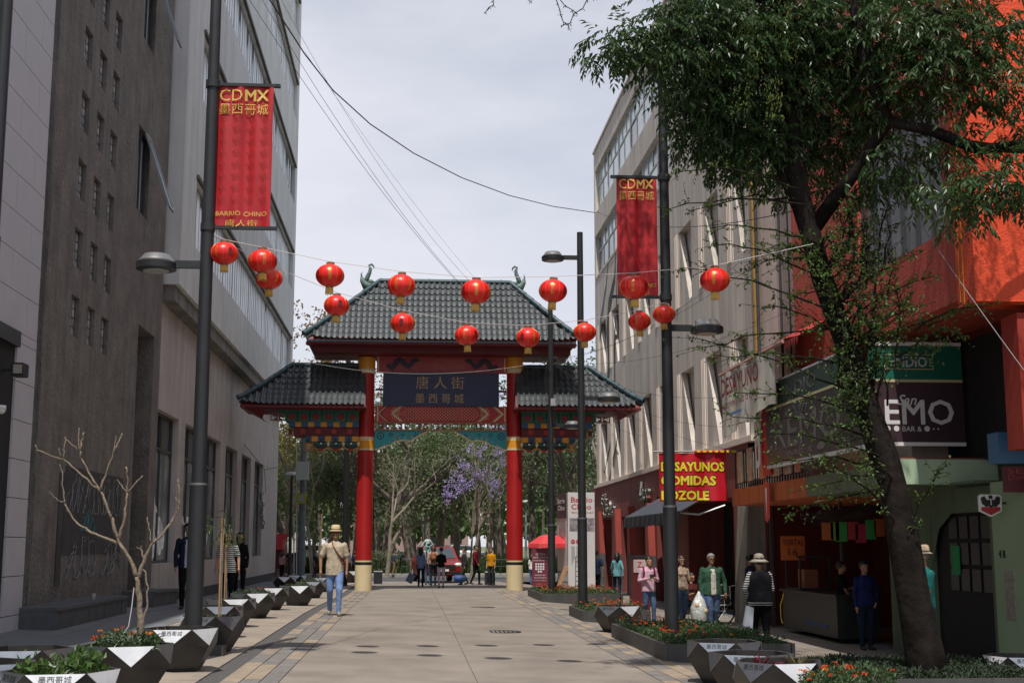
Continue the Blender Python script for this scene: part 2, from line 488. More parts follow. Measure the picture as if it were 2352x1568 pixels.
# studs in the niche
b = MB(); 
for i in range(12):
    for j in range(44):
        b.ball((BX-.895, 30.98+i*.148+(.07 if j%2 else 0), .5+j*.142), .035,.05,.045, 6, 3)
tag(b.build('stud', mat('niche_studs',(.075,.085,.075),.7,var=.2,scale=3), BB, smooth=True), kind='stuff')
m_grime = mat('dusty_pane', (.46,.48,.50), .35, var=.5, scale=3.2, streak=.3)
fr = MB(); fr.box(-.02,.012,-.31,-.285,-.38,.38); fr.box(-.02,.012,.285,.31,-.38,.38); fr.box(-.02,.02,-.285,.285,.355,.38); fr.box(-.02,.02,-.285,.285,-.38,-.355)
for k in (-.095,.095): fr.box(-.012,.008,k-.009,k+.009,-.355,.355)
for k in (-.18,0,.18): fr.box(-.012,.010,-.285,.285,k-.009,k+.009)
frm = fr.mesh('window', m_frame); pn = MB(); pn.box(-.01,.004,-.285,.285,-.355,.355); pnm = pn.mesh('pane', m_grime)
for zc in zrows:
    for c in cols:
        w = link('window', frm, BB, Vector((BX-.095,c,zc))-Vector(wloc(BB)))
        link('pane', pnm, w, (-.002,0,0))
for (a,c,za,zb) in tall:
    b = MB(); b.box(BX-.12,BX-.07,a,a+.06,za,zb); b.box(BX-.12,BX-.07,c-.06,c,za,zb); b.box(BX-.12,BX-.07,(a+c)/2-.03,(a+c)/2+.03,za,zb); b.box(BX-.12,BX-.07,a+.06,c-.06,za,za+.06)
    w = b.build('window', m_frame, BB)
    b = MB(); b.box(BX-.11,BX-.10,a+.06,c-.06,za+.06,zb-.005); b.build('pane', m_glassd, w)
    # sash swung outwards at the bottom
    M = Matrix.Translation((BX+.02,0,zb-.05)) @ Matrix.Rotation(radians(-19),4,'Y') @ Matrix.Translation((-BX-.02,0,-zb+.05))
    b = MB(); h = zb-za-.1
    yy0, yy1 = (a+c)/2+.05, c-.02
    for q in ((yy0,yy0+.05),(yy1-.05,yy1)): b.box(BX,BX+.05,q[0],q[1],zb-h,zb)
    b.box(BX,BX+.05,yy0+.05,yy1-.05,zb-.06,zb); b.box(BX,BX+.05,yy0+.05,yy1-.05,zb-h,zb-h+.06); b.xf(M)
    sh = b.build('open_sash', m_alu, BB)
    b = MB(); b.box(BX+.015,BX+.03,yy0+.05,yy1-.05,zb-h+.06,zb-.06); b.xf(M); b.build('pane', mat('grey_pane',(.16,.19,.21),.2,spec=.6), sh)
b = MB(); rr = random.Random(2)
zz = -.3
pts = []
while zz < 24: pts.append((yl+rr.uniform(-.05,.1), zz)); zz += .5
poly = [(22.36,-.3)] + pts + [(22.36,24)]
b.prism(poly, 'x', BX-.1, BX+.035); b.build('party_wall_edge', m_edge, BB)
# shallow dark panel with chalk graffiti
b = MB(); b.box(BX,BX+.012,25.0,29.9,1.45,3.1); b.box(BX,BX+.018,24.6,24.95,.9,2.95); b.build('painted_patch', mat('dark_patch',(.05,.048,.048),.9,var=.3,scale=2,bump=1,bscale=12), BB)
def scrawl(x, y0, y1, z0, z1, n, seed, m, parent, r=.013, amp=.5):
    rr = random.Random(seed); b = MB()
    for k in range(n):
        cy = y0+(y1-y0)*(k+.5)/n; hh = (z1-z0)*rr.uniform(.6,1); cz = z0+hh/2
        ph = rr.uniform(0,6); pts = []
        for i in range(22):
            t = i/21
            pts.append((x, cy+(y1-y0)/n*amp*sin(ph+t*rr.choice([5.2,5.6,6.1])+.3*k), cz+hh/2*cos(ph*.5+t*(5+k%3))))
        b.tube(pts, r, 4)
    return b.build('graffiti', m, parent)
m_chalk = mat('chalk_paint', (.20,.21,.22), .9, var=.5, scale=12)
scrawl(BX+.016, 25.1, 29.8, 2.25, 3.05, 11, 4, m_chalk, BB, .009)
scrawl(BX+.016, 25.3, 27.6, 1.0, 1.9, 4, 9, m_chalk, BB, .011)
scrawl(BX+.016, 28.2, 29.9, 1.0, 1.7, 4, 12, m_chalk, BB, .011)
scrawl(BX+.018, 26.3, 27.4, 1.9, 2.3, 4, 21, mat('teal_chalk',(.06,.22,.24),.9), BB, .009)
scrawl(BX-.88, 31.0, 32.6, 2.2, 3.4, 4, 30, mat('blue_spray',(.02,.03,.13),.9), BB, .03)
# dark stone ledge along the foot of the brown building, block by block
for y0_, y1_, lab in ((22.2,27.6,'long dark stone ledge at the foot of the brown wall, white cup on it'),(30.3,33.4,'short dark stone bench ledge beside the tall dark niche')):
    t = thing('stone_ledge', lab, 'ledge', (-5.9,(y0_+y1_)/2,G(-5.9,(y0_+y1_)/2)))
    y = y0_; rr = random.Random(8)
    while y < y1_-.2:
        L_ = rr.uniform(.45,.75); y2 = min(y1_, y+L_)
        b = MB(); g0 = G(-5.8,y); b.box(BX,-5.76+rr.uniform(-.006,.006),y+.005,y2-.005,g0-.1,g0+.30); b.build('stone_block', m_stone, t)
        b = MB(); b.box(BX,-5.72,y+.004,y2-.004,g0+.303,g0+.36); b.build('cap_stone', m_stone, t); y = y2
cy, cz = onX(214,1382,-5.9)
b = MB(); b.lathe([(.03,0),(.042,.11),(.045,.112),(.04,.11),(.028,.01)], (-5.9,cy,G(-5.8,22)+.36), 14); tag(b.build('foam_cup', m_white, smooth=True), 'white foam cup standing on the dark stone ledge', 'cup')

# --- grey office building
GX, UX = -6.6, -6.1
GB = thing('office_building', 'tall grey concrete office building with long bands of curtained windows', 'building', (GX,48,0))
wins = [(34.1,37.5),(38.6,41.7),(42.7,45.8),(47.0,50.1),(51.4,54.4),(55.7,58.8)]
ho = [(a,c,1.15,5.13) for a,c in wins]
facade('lower_wall', m_pinkg, GB, GX, 1, 33.6, 65.2, -.3, 8.1, ho, .35)
b = MB(); b.box(-14,GX-.35,33.61,65.19,-.3,8.1); b.box(GX-.35,GX-.001,65.0,65.2,-.3,8.1); b.build('lower_core', m_pinkg, GB)
b = MB(); b.box(GX,GX+.03,33.6,65.2,-.3,.32); b.build('skirting', mat('skirting_dark',(.05,.05,.052),.8,var=.3,scale=3), GB)
rr = random.Random(3)
m_gpane = mat('reflection_streak_glass', (.24,.28,.29), .2, var=.7, scale=.9, streak=.5, spec=.5)  # pale vertical reflections painted into the pane colour as streaks
for i,(a,c) in enumerate(wins):
    b = MB(); X0, X1 = GX-.25, GX-.17
    b.box(X0,X1,a,a+.07,1.15,5.13); b.box(X0,X1,c-.07,c,1.15,5.13); b.box(X0,X1,a+.07,c-.07,5.05,5.13); b.box(X0,X1,a+.07,c-.07,1.15,1.23)
    b.box(X0,X1+.02,a+.07,c-.07,4.12,4.2); mid = (a+c)/2; b.box(X0,X1+.01,mid-.035,mid+.035,1.23,4.12); b.box(X0,X1+.01,mid-.035,mid+.035,4.2,5.05)
    w = b.build('shop_window', m_frame, GB)
    for q in ((a+.07,mid-.035),(mid+.035,c-.07)):
        b = MB(); b.box(GX-.225,GX-.215,q[0],q[1],1.23,4.12); b.build('pane', m_gpane, w)
        b = MB(); b.box(GX-.225,GX-.215,q[0],q[1],4.2,5.05); b.build('pane', m_glassd, w)
m_spray = mat('silver_spray', (.78,.82,.85), .6, var=.3, scale=5)
for k,(a,c) in enumerate(wins[:4]):
    rr2 = random.Random(k+40); b = MB()
    for j in range(3 if k < 2 else 2):
        cy = a+.4+j*.95; zb_ = 1.3; zt_ = rr2.uniform(2.3,3.0)
        out = []; n = 26
        for i in range(n):
            t = 2*pi*i/n; rr_ = 1+.25*sin(3*t+j)+.12*sin(7*t)
            out.append((cy+.4*rr_*cos(t), (zb_+zt_)/2+(zt_-zb_)/2*rr_*.85*sin(t)))
        b.tube([(GX-.205,p_[0],p_[1]) for p_ in out]+[(GX-.205,out[0][0],out[0][1])], .035, 4)
        if k == 0 or (k == 1 and j == 0): b.prism(out,'x',GX-.212,GX-.208)
    b.build('graffiti', m_spray, GB)
# studded piers between windows
b = MB()
for (a,c),(a2,c2) in zip(wins, wins[1:]):
    for i in range(4):
        for j in range(24): b.ball((GX, c+.2+i*(a2-c-.4)/3, 1.3+j*.15+(.07 if i%2 else 0)), .03,.04,.04,5,3)
tag(b.build('stud', m_pinkg, GB), kind='stuff')
# ledge and overhanging upper storeys
YU0, YU1, ZT = 33.9, 66.0, 32.0
b = MB(); b.box(GX-.3,UX-.12,YU0+.15,YU1-.1,7.92,8.33); b.build('ledge', mat('ledge_concrete',(.20,.19,.17),.9,var=.15,scale=1.5,streak=.35), GB)
bands = [(9.83+4.4*k, 11.75+4.4*k) for k in range(5)]
uh = [(36.0+.35*min(k,3), 64.9, a, c) for k,(a,c) in enumerate(bands)]
facade('upper_wall', m_gray, GB, UX, 1, YU0, YU1, 8.33, ZT, uh, .22)
b = MB(); b.box(-16,UX-.22,YU0+.001,YU1-.001,8.331,ZT-.001)
b.quad((UX,YU0,8.33),(UX-.22,YU0,8.33),(UX-.22,YU0,ZT),(UX,YU0,ZT)); b.quad((UX,YU1,8.33),(UX-.22,YU1,8.33),(UX-.22,YU1,ZT),(UX,YU1,ZT)); b.quad((UX,YU0,8.33),(UX,YU1,8.33),(UX-.22,YU1,8.33),(UX-.22,YU0,8.33))
b.build('upper_core', m_gray2, GB)
for k,(a,c,za,zb) in enumerate(uh):
    b = MB(); b.box(UX-.03,UX+.07,a-.1,c+.12,zb-.0,zb+.09); b.build('window_hood', mat('hood_dark',(.12,.115,.105),.8,var=.2,scale=2), GB)
    n = 13; L_ = (c-a)/n
    for i in range(n):
        y0_ = a+i*L_; b = MB(); X0,X1 = UX-.2,UX-.165; h0,h1 = za,zb
        b.box(X0,X1,y0_,y0_+.05,h0,h1); b.box(X0,X1,y0_+L_-.05,y0_+L_,h0,h1); b.box(X0,X1,y0_+.05,y0_+L_-.05,h0,h0+.06); b.box(X0,X1,y0_+.05,y0_+L_-.05,h1-.06,h1)
        npn = 4; pw = (L_-.1)/npn
        for j in range(1,npn): b.box(X0,X1-.006,y0_+.05+j*pw-.018,y0_+.05+j*pw+.018,h0+.06,h1-.06)
        w = b.build('window', m_alu, GB)
        for j in range(npn):
            dark = rr.random() < .12
            b = MB(); ext = rr.uniform(0,.02)
            b.box(X0+.012-ext*.4,X0+.022-ext*.4,y0_+.05+j*pw+.018,y0_+.05+(j+1)*pw-.018,h0+.06,h1-.06)
            b.build('pane', m_glassd if dark else m_glassc, w)
# loose cable bundle on the far corner of the wall
p0 = PX(608,1040,-6.5)
b = MB()
for k in range(5):
    rr2 = random.Random(k); b.tube([PX(600+rr2.uniform(-6,6),1130+i*14,-6.55)+Vector((rr2.uniform(-.0,.06),rr2.uniform(-.1,.1),0)) for i in range(7)], .012, 4)
b.tube([PX(561,1020,-6.5),PX(608,1078,-6.5),PX(640,1072,-6.3)], .015, 4); b.tube([PX(608,1078,-6.5),PX(610,1130,-6.5)], .012, 4)
tag(b.build('cable_bundle', m_iron), 'black cables bunched and hanging down the grey wall beside its last window', 'cable bundle')
# ================================================================ GATE
GY = 48.3
def gx(px, y=GY): return onY(px, 1000, y)[0]
def gz(py, y=GY, px=1011): return onY(px, py, y)[1]
XC = gx(1011)
m_red = mat('gate_red', (.38,.012,.012), .42, var=.12, scale=1.1, streak=.12)
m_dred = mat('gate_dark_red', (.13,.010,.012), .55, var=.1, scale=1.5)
m_cream = mat('gate_cream', (.66,.55,.33), .5, var=.05, scale=2)
m_orange = mat('gate_orange', (.72,.30,.02), .45, var=.06, scale=2)
m_gblk = mat('gate_black', (.012,.014,.012), .4)
m_navy = mat('gate_navy', (.016,.025,.075), .45, var=.1, scale=.7)
m_gold = mat('gate_gold_letter', (.42,.28,.15), .5)
m_gold2 = mat('gate_pale_gold', (.62,.46,.28), .5)
m_teal = mat('gate_teal', (.02,.30,.34), .45, var=.06, scale=2)
m_green = mat('gate_green', (.015,.13,.085), .5)
m_blue = mat('gate_blue', (.02,.085,.20), .45)
m_fret = mat('gate_fret_brown', (.30,.17,.085), .6)
m_rtile = mat('roof_tile_glazed', (.078,.088,.094), .40, var=.28, scale=2.5, spec=.6)
m_rhip = mat('roof_hip_glazed', (.03,.065,.08), .35, spec=.6, var=.2, scale=3)
GT = thing('chinatown_gate', 'Chinese gate with green tiled roofs and red columns standing across the street', 'gate', (XC,GY,0))
for px in (840, 1182):
    x = gx(px); r = .30
    def zz(y): return gz(y, GY-.3, px)
    segs = [(-.1,zz(1297),m_cream,.008),(zz(1297),zz(1290),m_gblk,0),(zz(1290),zz(1286.5),m_cream,.004),(zz(1286.5),zz(1033),m_red,0),(zz(1033),zz(1029),m_cream,.008),
            (zz(1029),zz(1011),m_orange,.006),(zz(1011),zz(1002),m_cream,.008),(zz(1002),zz(856),m_red,0),(zz(856),zz(846),m_cream,.02),(zz(846),zz(819),m_orange,.016),(zz(819),zz(790),m_dred,0)]
    col = None
    for i,(a,c,m,dr) in enumerate(segs):
        b = MB(); b.lathe([(r+dr,a),(r+dr,c)], (x,GY,0), 32)
        o = b.build('column' if i == 3 else 'column_band', m, GT, autosm=40)
        if i == 3: col = o
def gbox(name, m, xa, xb, ya, yb, d0, d1, parent=GT, mi=None):
    """box given in picture rows/columns on the gate plane, depth d0..d1 in front(-)/behind(+) of the axis"""
    X0, X1 = gx(xa, GY+d0), gx(xb, GY+d0); b = MB()
    b.box(X0, X1, GY+d0, GY+d1, gz(yb, GY+d0), gz(ya, GY+d0)); return b.build(name, m, parent)
gbox('dragon_panel', mat('panel_dull_red',(.36,.05,.06),.5,var=.08,scale=2), 863,1164,818,856,-.12,.12)
gbox('name_panel', m_navy, 878,1146,856,932.5,-.2,.1)
for px in (863.5,1162): pass
gbox('crossbar', m_dred, 861,878,893,897,-.08,.06); gbox('crossbar', m_dred, 1146,1163,895,899,-.08,.06)
gbox('pattern_panel', m_red, 861,1164,932.6,969,-.12,.12)
for px in (865,1158):
    gbox('white_strip', m_gold2, px,px+3,934,968,-.135,-.12); gbox('white_strip', m_gold2, px,px+3,821,853,-.135,-.12)
def gtext(s, px, py, w, h, m, d, **k):
    s1 = (gx(px+w/2)-gx(px-w/2)); h1 = gz(py-h/2)-gz(py+h/2)
    return text(s, .5, (gx(px,GY+d), GY+d, gz(py,GY+d)), m, GT, width=s1, height=h1, **k)
gtext('唐 人 街', 1010, 878.5, 111, 29, m_gold, -.206)
gtext('墨 西 哥 城', 1009, 914.5, 111, 22, m_gold, -.206)
# chevrons and dot lattice of the red panel
def chev(px0, dirn, m, w=7):
    z0, z1, zm = gz(968.3), gz(933.2), gz(950.6); x0 = gx(px0); tip = gx(px0+dirn*20)-x0; ww = gx(px0+w)-x0; d = GY-.126
    b = MB(); b.prism([(x0,z0),(x0+ww,z0),(x0+ww+tip,zm),(x0+ww,z1),(x0,z1),(x0+tip,zm)], 'y', d, GY-.12); b.build('chevron', m, GT)
chev(887,-1,m_gold2,6); chev(881+9,-1,m_fret,3); chev(918,-1,m_gold2,6); chev(926,-1,m_fret,3)
chev(1097,1,m_gold2,6); chev(1093,1,m_fret,3); chev(1131,1,m_gold2,6); chev(1127,1,m_fret,3)
b = MB()
for i in range(46):
    for j in range(9):
        u, v = i*3.9, (j-4)*3.4
        if abs(u-88) > 92-abs(v)*1.0+(4 if (i//2)%2 else 0): continue
        if (i+j) % 2: continue
        x, z = gx(924+u-2), gz(950.6+v); s = .021
        b.add([(x-s,GY-.124,z),(x,GY-.124,z-s),(x+s,GY-.124,z),(x,GY-.124,z+s)], [(0,1,2,3)])
tag(b.build('gold_dots', m_gold2, GT), kind='stuff')
b = MB()
for i in range(22):
    for j in range(7):
        u, v = (i-10.5)*3.7, (j-3)*3.6
        if abs(u) > 42-abs(v)*.9 or (i+j) % 2: continue
        x, z = gx(1030+u), gz(838+v); s = .02
        b.add([(x-s,GY-.124,z),(x,GY-.124,z-s),(x+s,GY-.124,z),(x,GY-.124,z+s)], [(0,1,2,3)])
tag(b.build('gold_dots', m_gold, GT), kind='stuff')
def scroll(pxc, pyc, m, d, sc=1.0, n=9, seed=0, name='scroll_ornament'):
    rr = random.Random(seed); b = MB()
    for k in range(n):
        a = 2*pi*k/n; c = (pxc+sc*9*cos(a)*.8, pyc+sc*12*sin(a)*.9); pts = []
        for i in range(12):
            t = i/11; r_ = sc*4.2*(1-t*.75); aa = a+t*6.2
            pts.append((gx(c[0]+r_*cos(aa)), GY+d, gz(c[1]+r_*sin(aa))))
        b.tube(pts, .008*sc, 4)
    return b.build(name, m, GT)
scroll(908,951,m_gold2,-.122); scroll(1113,951,m_gold2,-.122,seed=1)
def dragonlet(px, dirn):
    b = MB(); pts = []; rad = []
    for i in range(30):
        t = i/29; pts.append((gx(px+dirn*(-34+68*t)), GY-.125, gz(838+9*sin(t*11)*(1-t*.3)-4*t))); rad.append(.11*(1-.6*abs(t-.45)*1.6)+.015)
    b.tube(pts, rad, 6)
    for i in (4,8,12,16,20,24): b.tube([pts[i], (pts[i][0]+.09*dirn*(-1)**i, GY-.125, pts[i][2]-.16*(1 if i%8 else -1))], [.035,.008], 5)
    b.ball(pts[-2],.15,.05,.09,10,6)
    b.xf(Matrix.Translation((0,GY-.12,0)) @ Matrix.Diagonal((1,.15,1,1)) @ Matrix.Translation((0,-GY+.12,0)))
    b.build('dragon_emblem', mat('dragon_slate',(.05,.035,.06),.6), GT)
dragonlet(921,1); dragonlet(1107,-1)
for q_ in (905,938,1091,1124): scroll(q_,838,MATS['dragon_slate'],-.128,.85,6,name='dragon_curl')
def fret(xa, xb, ya, yb, n, d, m, m2, name='fretwork', parent=GT, flip=False):
    X0, X1, Z0, Z1 = gx(xa,GY+d), gx(xb,GY+d), gz(yb,GY+d), gz(ya,GY+d); w = (X1-X0)/n; h = Z1-Z0; t = min(w,h)*.16; D0, D1 = GY+d, GY+d+.16
    b = MB(); b.box(X0,X1,D0,D1,Z1-t,Z1); b.box(X0,X1,D0,D1,Z0,Z0+t)
    for i in range(n+1): x = X0+i*w; b.box(max(X0,x-t/2),min(X1,x+t/2),D0,D1,Z0+t,Z1-t)
    b.build(name, m, parent); b = MB()
    for i in range(n):
        x = X0+i*w
        for s, a in ((1,x+t*.5),(-1,x+w-t*.5)):
            p = lambda u: a+s*u*w
            b.box(p(.12),p(.40),D0+.01,D1-.01,Z0+h*.72,Z0+h*.72+t*.9); b.box(p(.40)-s*t*.9,p(.40),D0+.01,D1-.01,Z0+h*.36,Z0+h*.72)
            b.box(p(.20),p(.40),D0+.01,D1-.01,Z0+h*.36-t*.9,Z0+h*.36)
    b.build(name, m2, parent)
fret(861,1163,969.2,989,7,-.1,m_fret,mat('fret_red',(.2,.03,.03),.6))
fret(862,1163,799,818,7,-.1,m_fret,mat('fret_dark',(.12,.07,.05),.7))
# turquoise brackets
br = [(0,0),(120,0),(112,5),(98,12),(84,21),(78,23),(70,20),(58,22),(46,24),(38,31),(28,34),(16,36),(10,41),(0,43)]
for side in (0,1):
    def q(u,v,d): return (gx(861+u if side == 0 else 1164-u, GY+d), gz(989.5+v, GY+d))
    b = MB(); b.prism([q(u,v,-.05) for u,v in br], 'y', GY-.05, GY+.05); o = b.build('bracket_board', m_teal, GT)
    b = MB(); b.tube([(q(u,v+.6,-.06)[0],GY-.05,q(u,v+.6,-.06)[1]) for u,v in br[1:]], .03, 6); b.build('bracket_edge', m_cream, GT)
    for (u,v,r_) in ((13,12,9),(37,9,5),(64,9,4),(94,9,4)):
        x,z = q(u,v,-.055); r_ = r_/62
        b = MB(); b.lathe([(r_*.95,0),(r_*.7,.001),(r_*.7,-.004),(r_*.95,-.003)],(0,0,0),16,caps=False); b.lathe([(r_*.3,0),(r_*.3,.004)],(0,0,0),8)
        for k in range(8): b.ball((r_*.8*cos(k*pi/4),r_*.8*sin(k*pi/4),0),r_*.18,r_*.18,.004,6,4)
        b.xf(Matrix.Translation((x,GY-.053,z)) @ Matrix.Rotation(pi/2,4,'X')); b.build('flower_motif', mat('motif_navy',(.01,.05,.09),.5), GT)
    for (u,v) in ((50,13),(80,12),(108,6)):
        x,z = q(u,v,-.055); b = MB(); b.lathe([(.05,0),(.05,.004)],(0,0,0),10); b.xf(Matrix.Translation((x,GY-.053,z)) @ Matrix.Rotation(pi/2,4,'X')); b.build('flower_motif', m_fret, GT)
    for (u,v) in ((22,31),(34,25),(46,19),(57,17),(69,16),(85,14)):
        x,z = q(u,v,-.055); b = MB(); b.lathe([(.022,0),(.022,.005)],(0,0,0),8); b.xf(Matrix.Translation((x,GY-.053,z)) @ Matrix.Rotation(pi/2,4,'X')); b.build('dot_motif', m_cream, GT)

# ---- roof tiles
TW, TL = .205, .31
def tile_mesh():
    b = MB(); prof = [(-.5,.0),(-.5,.26),(-.32,.42),(-.12,.26),(-.02,.0),(.2,-.06),(.5,.0)]
    prof = [(x*TW, z*TW*.8) for x, z in prof[1:]] 
    n = len(prof); t = .02
    for y, dz in ((-TL*.55,.035),(TL*.55,0)):
        for x, z in prof: b.v.append((x,y,z+dz+t))
    for x, z in prof: b.v.append((x,-TL*.55,z+.035-.004))
    for i in range(n-1):
        b.f.append([i,i+1,n+i+1,n+i]); b.m.append(0); b.f.append([i,2*n+i,2*n+i+1,i+1]); b.m.append(0)
    me = b.mesh('roof_tile', m_rtile, fix=False); me.polygons.foreach_set('use_smooth',[True]*len(me.polygons)); me.set_sharp_from_angle(angle=radians(50)); return me, b
TILE, TB = tile_mesh()
def roof(name, ex0, ex1, rx0, rx1, ye, yr, ze, zr, parent, limit, thick=.08, hipL=True, hipR=True, lift=.0):
    """front slope with eave (ex0..ex1, ye, ze), ridge (rx0..rx1, yr, zr); mirrored back slope; hips at the ends"""
    sl_ = hypot(yr-ye, zr-ze); rows = int(round(sl_/TL)); ang = atan2(zr-ze, yr-ye); cnt = 0
    deck = MB(); D = 2*yr-ye
    A=(ex0,ye,ze-.03);B=(ex1,ye,ze-.03);C=(rx1,yr,zr-.03);E=(rx0,yr,zr-.03);A2=(ex0,D,ze-.03);B2=(ex1,D,ze-.03)
    deck.add([A,B,C,E,A2,B2,(ex0,ye,ze-.03-thick),(ex1,ye,ze-.03-thick),(ex0,D,ze-.03-thick),(ex1,D,ze-.03-thick)],
             [(0,1,2,3),(5,4,3,2),(0,3,4),(1,5,2),(6,8,9,7),(0,6,7,1),(4,5,9,8),(0,4,8,6),(1,7,9,5)])
    rp = deck.build(name, m_dred, parent)
    po = Vector(wloc(rp)); st = MB()
    def put(M, part):
        nonlocal cnt
        if part and cnt < limit[0]:
            o = link('roof_tile', TILE, rp); o.matrix_local = Matrix.Translation(-po) @ M; cnt += 1
        else:
            vs = [tuple(M @ Vector(v)) for v in TB.v]; st.add(vs, TB.f)
    for r in range(rows):
        t = (r+.5)/rows; xa = ex0+(rx0-ex0)*t; xb = ex1+(rx1-ex1)*t
        k0 = math.ceil((xa-XC)/TW); k1 = math.floor((xb-XC)/TW); sag = -.10*sin(pi*t)
        for k in range(k0, k1+1):
            x = XC+k*TW; y = ye+(yr-ye)*t
            edge = max(0, 1-min(abs(x-ex0) if hipL else 9, abs(x-ex1) if hipR else 9)/1.3)
            z = ze+(zr-ze)*t+sag*.6+edge*edge*lift*(1-t)
            M = Matrix.Translation((x,y,z+.02)) @ Matrix.Rotation(ang,4,'X')
            put(M, True)
            st.add([tuple(Matrix.Translation((x,D-(y-ye),z+.02)) @ Matrix.Rotation(pi,4,'Z') @ Matrix.Rotation(ang,4,'X') @ Vector(v)) for v in TB.v], TB.f)
    for side, on in ((0,hipL),(1,hipR)):
        if not on: continue
        e, rr_ = (ex0,rx0) if side == 0 else (ex1,rx1); s = 1 if side == 0 else -1
        wdt = abs(rr_-e); l2 = hypot(wdt, zr-ze); rws = int(l2/TL); an = atan2(zr-ze, wdt)
        for r in range(rws):
            t = (r+.5)/rws; half = (yr-ye)*(1-t)
            for k in range(-int(half/TW), int(half/TW)+1):
                M = Matrix.Translation((e+(rr_-e)*t, yr+k*TW, ze+(zr-ze)*t+.02)) @ Matrix.Rotation(-s*pi/2,4,'Z') @ Matrix.Rotation(an,4,'X')
                st.add([tuple(M @ Vector(v)) for v in TB.v], TB.f)
        for sy in (0,1):
            yy = ye if sy == 0 else D
            pts = []; n = 9
            for i in range(n+1):
                t = i/n; up = lift*(1-t)**2*1.2; pts.append(Vector((e+(rr_-e)*t, yy+(yr-yy)*t, ze+(zr-ze)*t+.10+up)))
            pts[0] = pts[0]+(pts[0]-pts[1])*.25+Vector((0,0,.03))
            if sy == 0:
                for i in range(n):
                    hb = MB(); hb.tube([pts[i]+(pts[i]-pts[i+1])*.12, pts[i+1]], [.105,.085], 10); hb.build('hip_tile', m_rhip, rp, autosm=40)
            else:
                hb = MB(); hb.tube(pts, .09, 8); hb.build('hip_tile', m_rhip, rp)
    b = MB(); b.tube([(rx0,yr,zr+.09),(rx1,yr,zr+.09)], .085, 10)
    k = rx0
    while k < rx1: b.tube([(k,yr,zr+.09),(k+.06,yr,zr+.09)], .10, 10); k += .9
    b.build('ridge_tile', m_rhip, rp)
    me = st.mesh('roof_tile', m_rtile, False, tuple(po), fix=False); tag(link('roof_tile', me, rp), kind='stuff')
    limit[0] -= cnt
    return rp
limit = [298]
ye = GY-1.75; ze = gz(780, ye); zr = gz(652)
zr_up = zr
UR = roof('upper_roof', gx(699,ye), gx(1325,ye), gx(868), gx(1171), ye, GY, ze, zr, GT, limit, lift=.10)
ye2 = GY-1.35; ze2 = gz(931, ye2); zr2 = gz(846)
roof('side_roof', gx(549,ye2), gx(838,ye2), gx(668), gx(838), ye2, GY, ze2, zr2, GT, limit, hipR=False, lift=.12)
roof('side_roof', gx(1184,ye2), gx(1474,ye2), gx(1184), gx(1354), ye2, GY, ze2, zr2, GT, limit, hipL=False, lift=.12)
# fascia / soffit under the roofs
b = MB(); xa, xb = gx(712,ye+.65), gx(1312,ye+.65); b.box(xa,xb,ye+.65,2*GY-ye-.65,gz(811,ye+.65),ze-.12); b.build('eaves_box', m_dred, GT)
b = MB(); b.box(gx(701,ye),gx(1323,ye),ye-.005,ye+.03,ze-.10,ze-.035); b.build('eaves_board', m_rhip, GT)
b = MB(); b.box(gx(697,ye),gx(1327,ye),ye+.035,ye+.64,ze-.17,ze-.11); b.build('soffit_board', m_dred, GT)
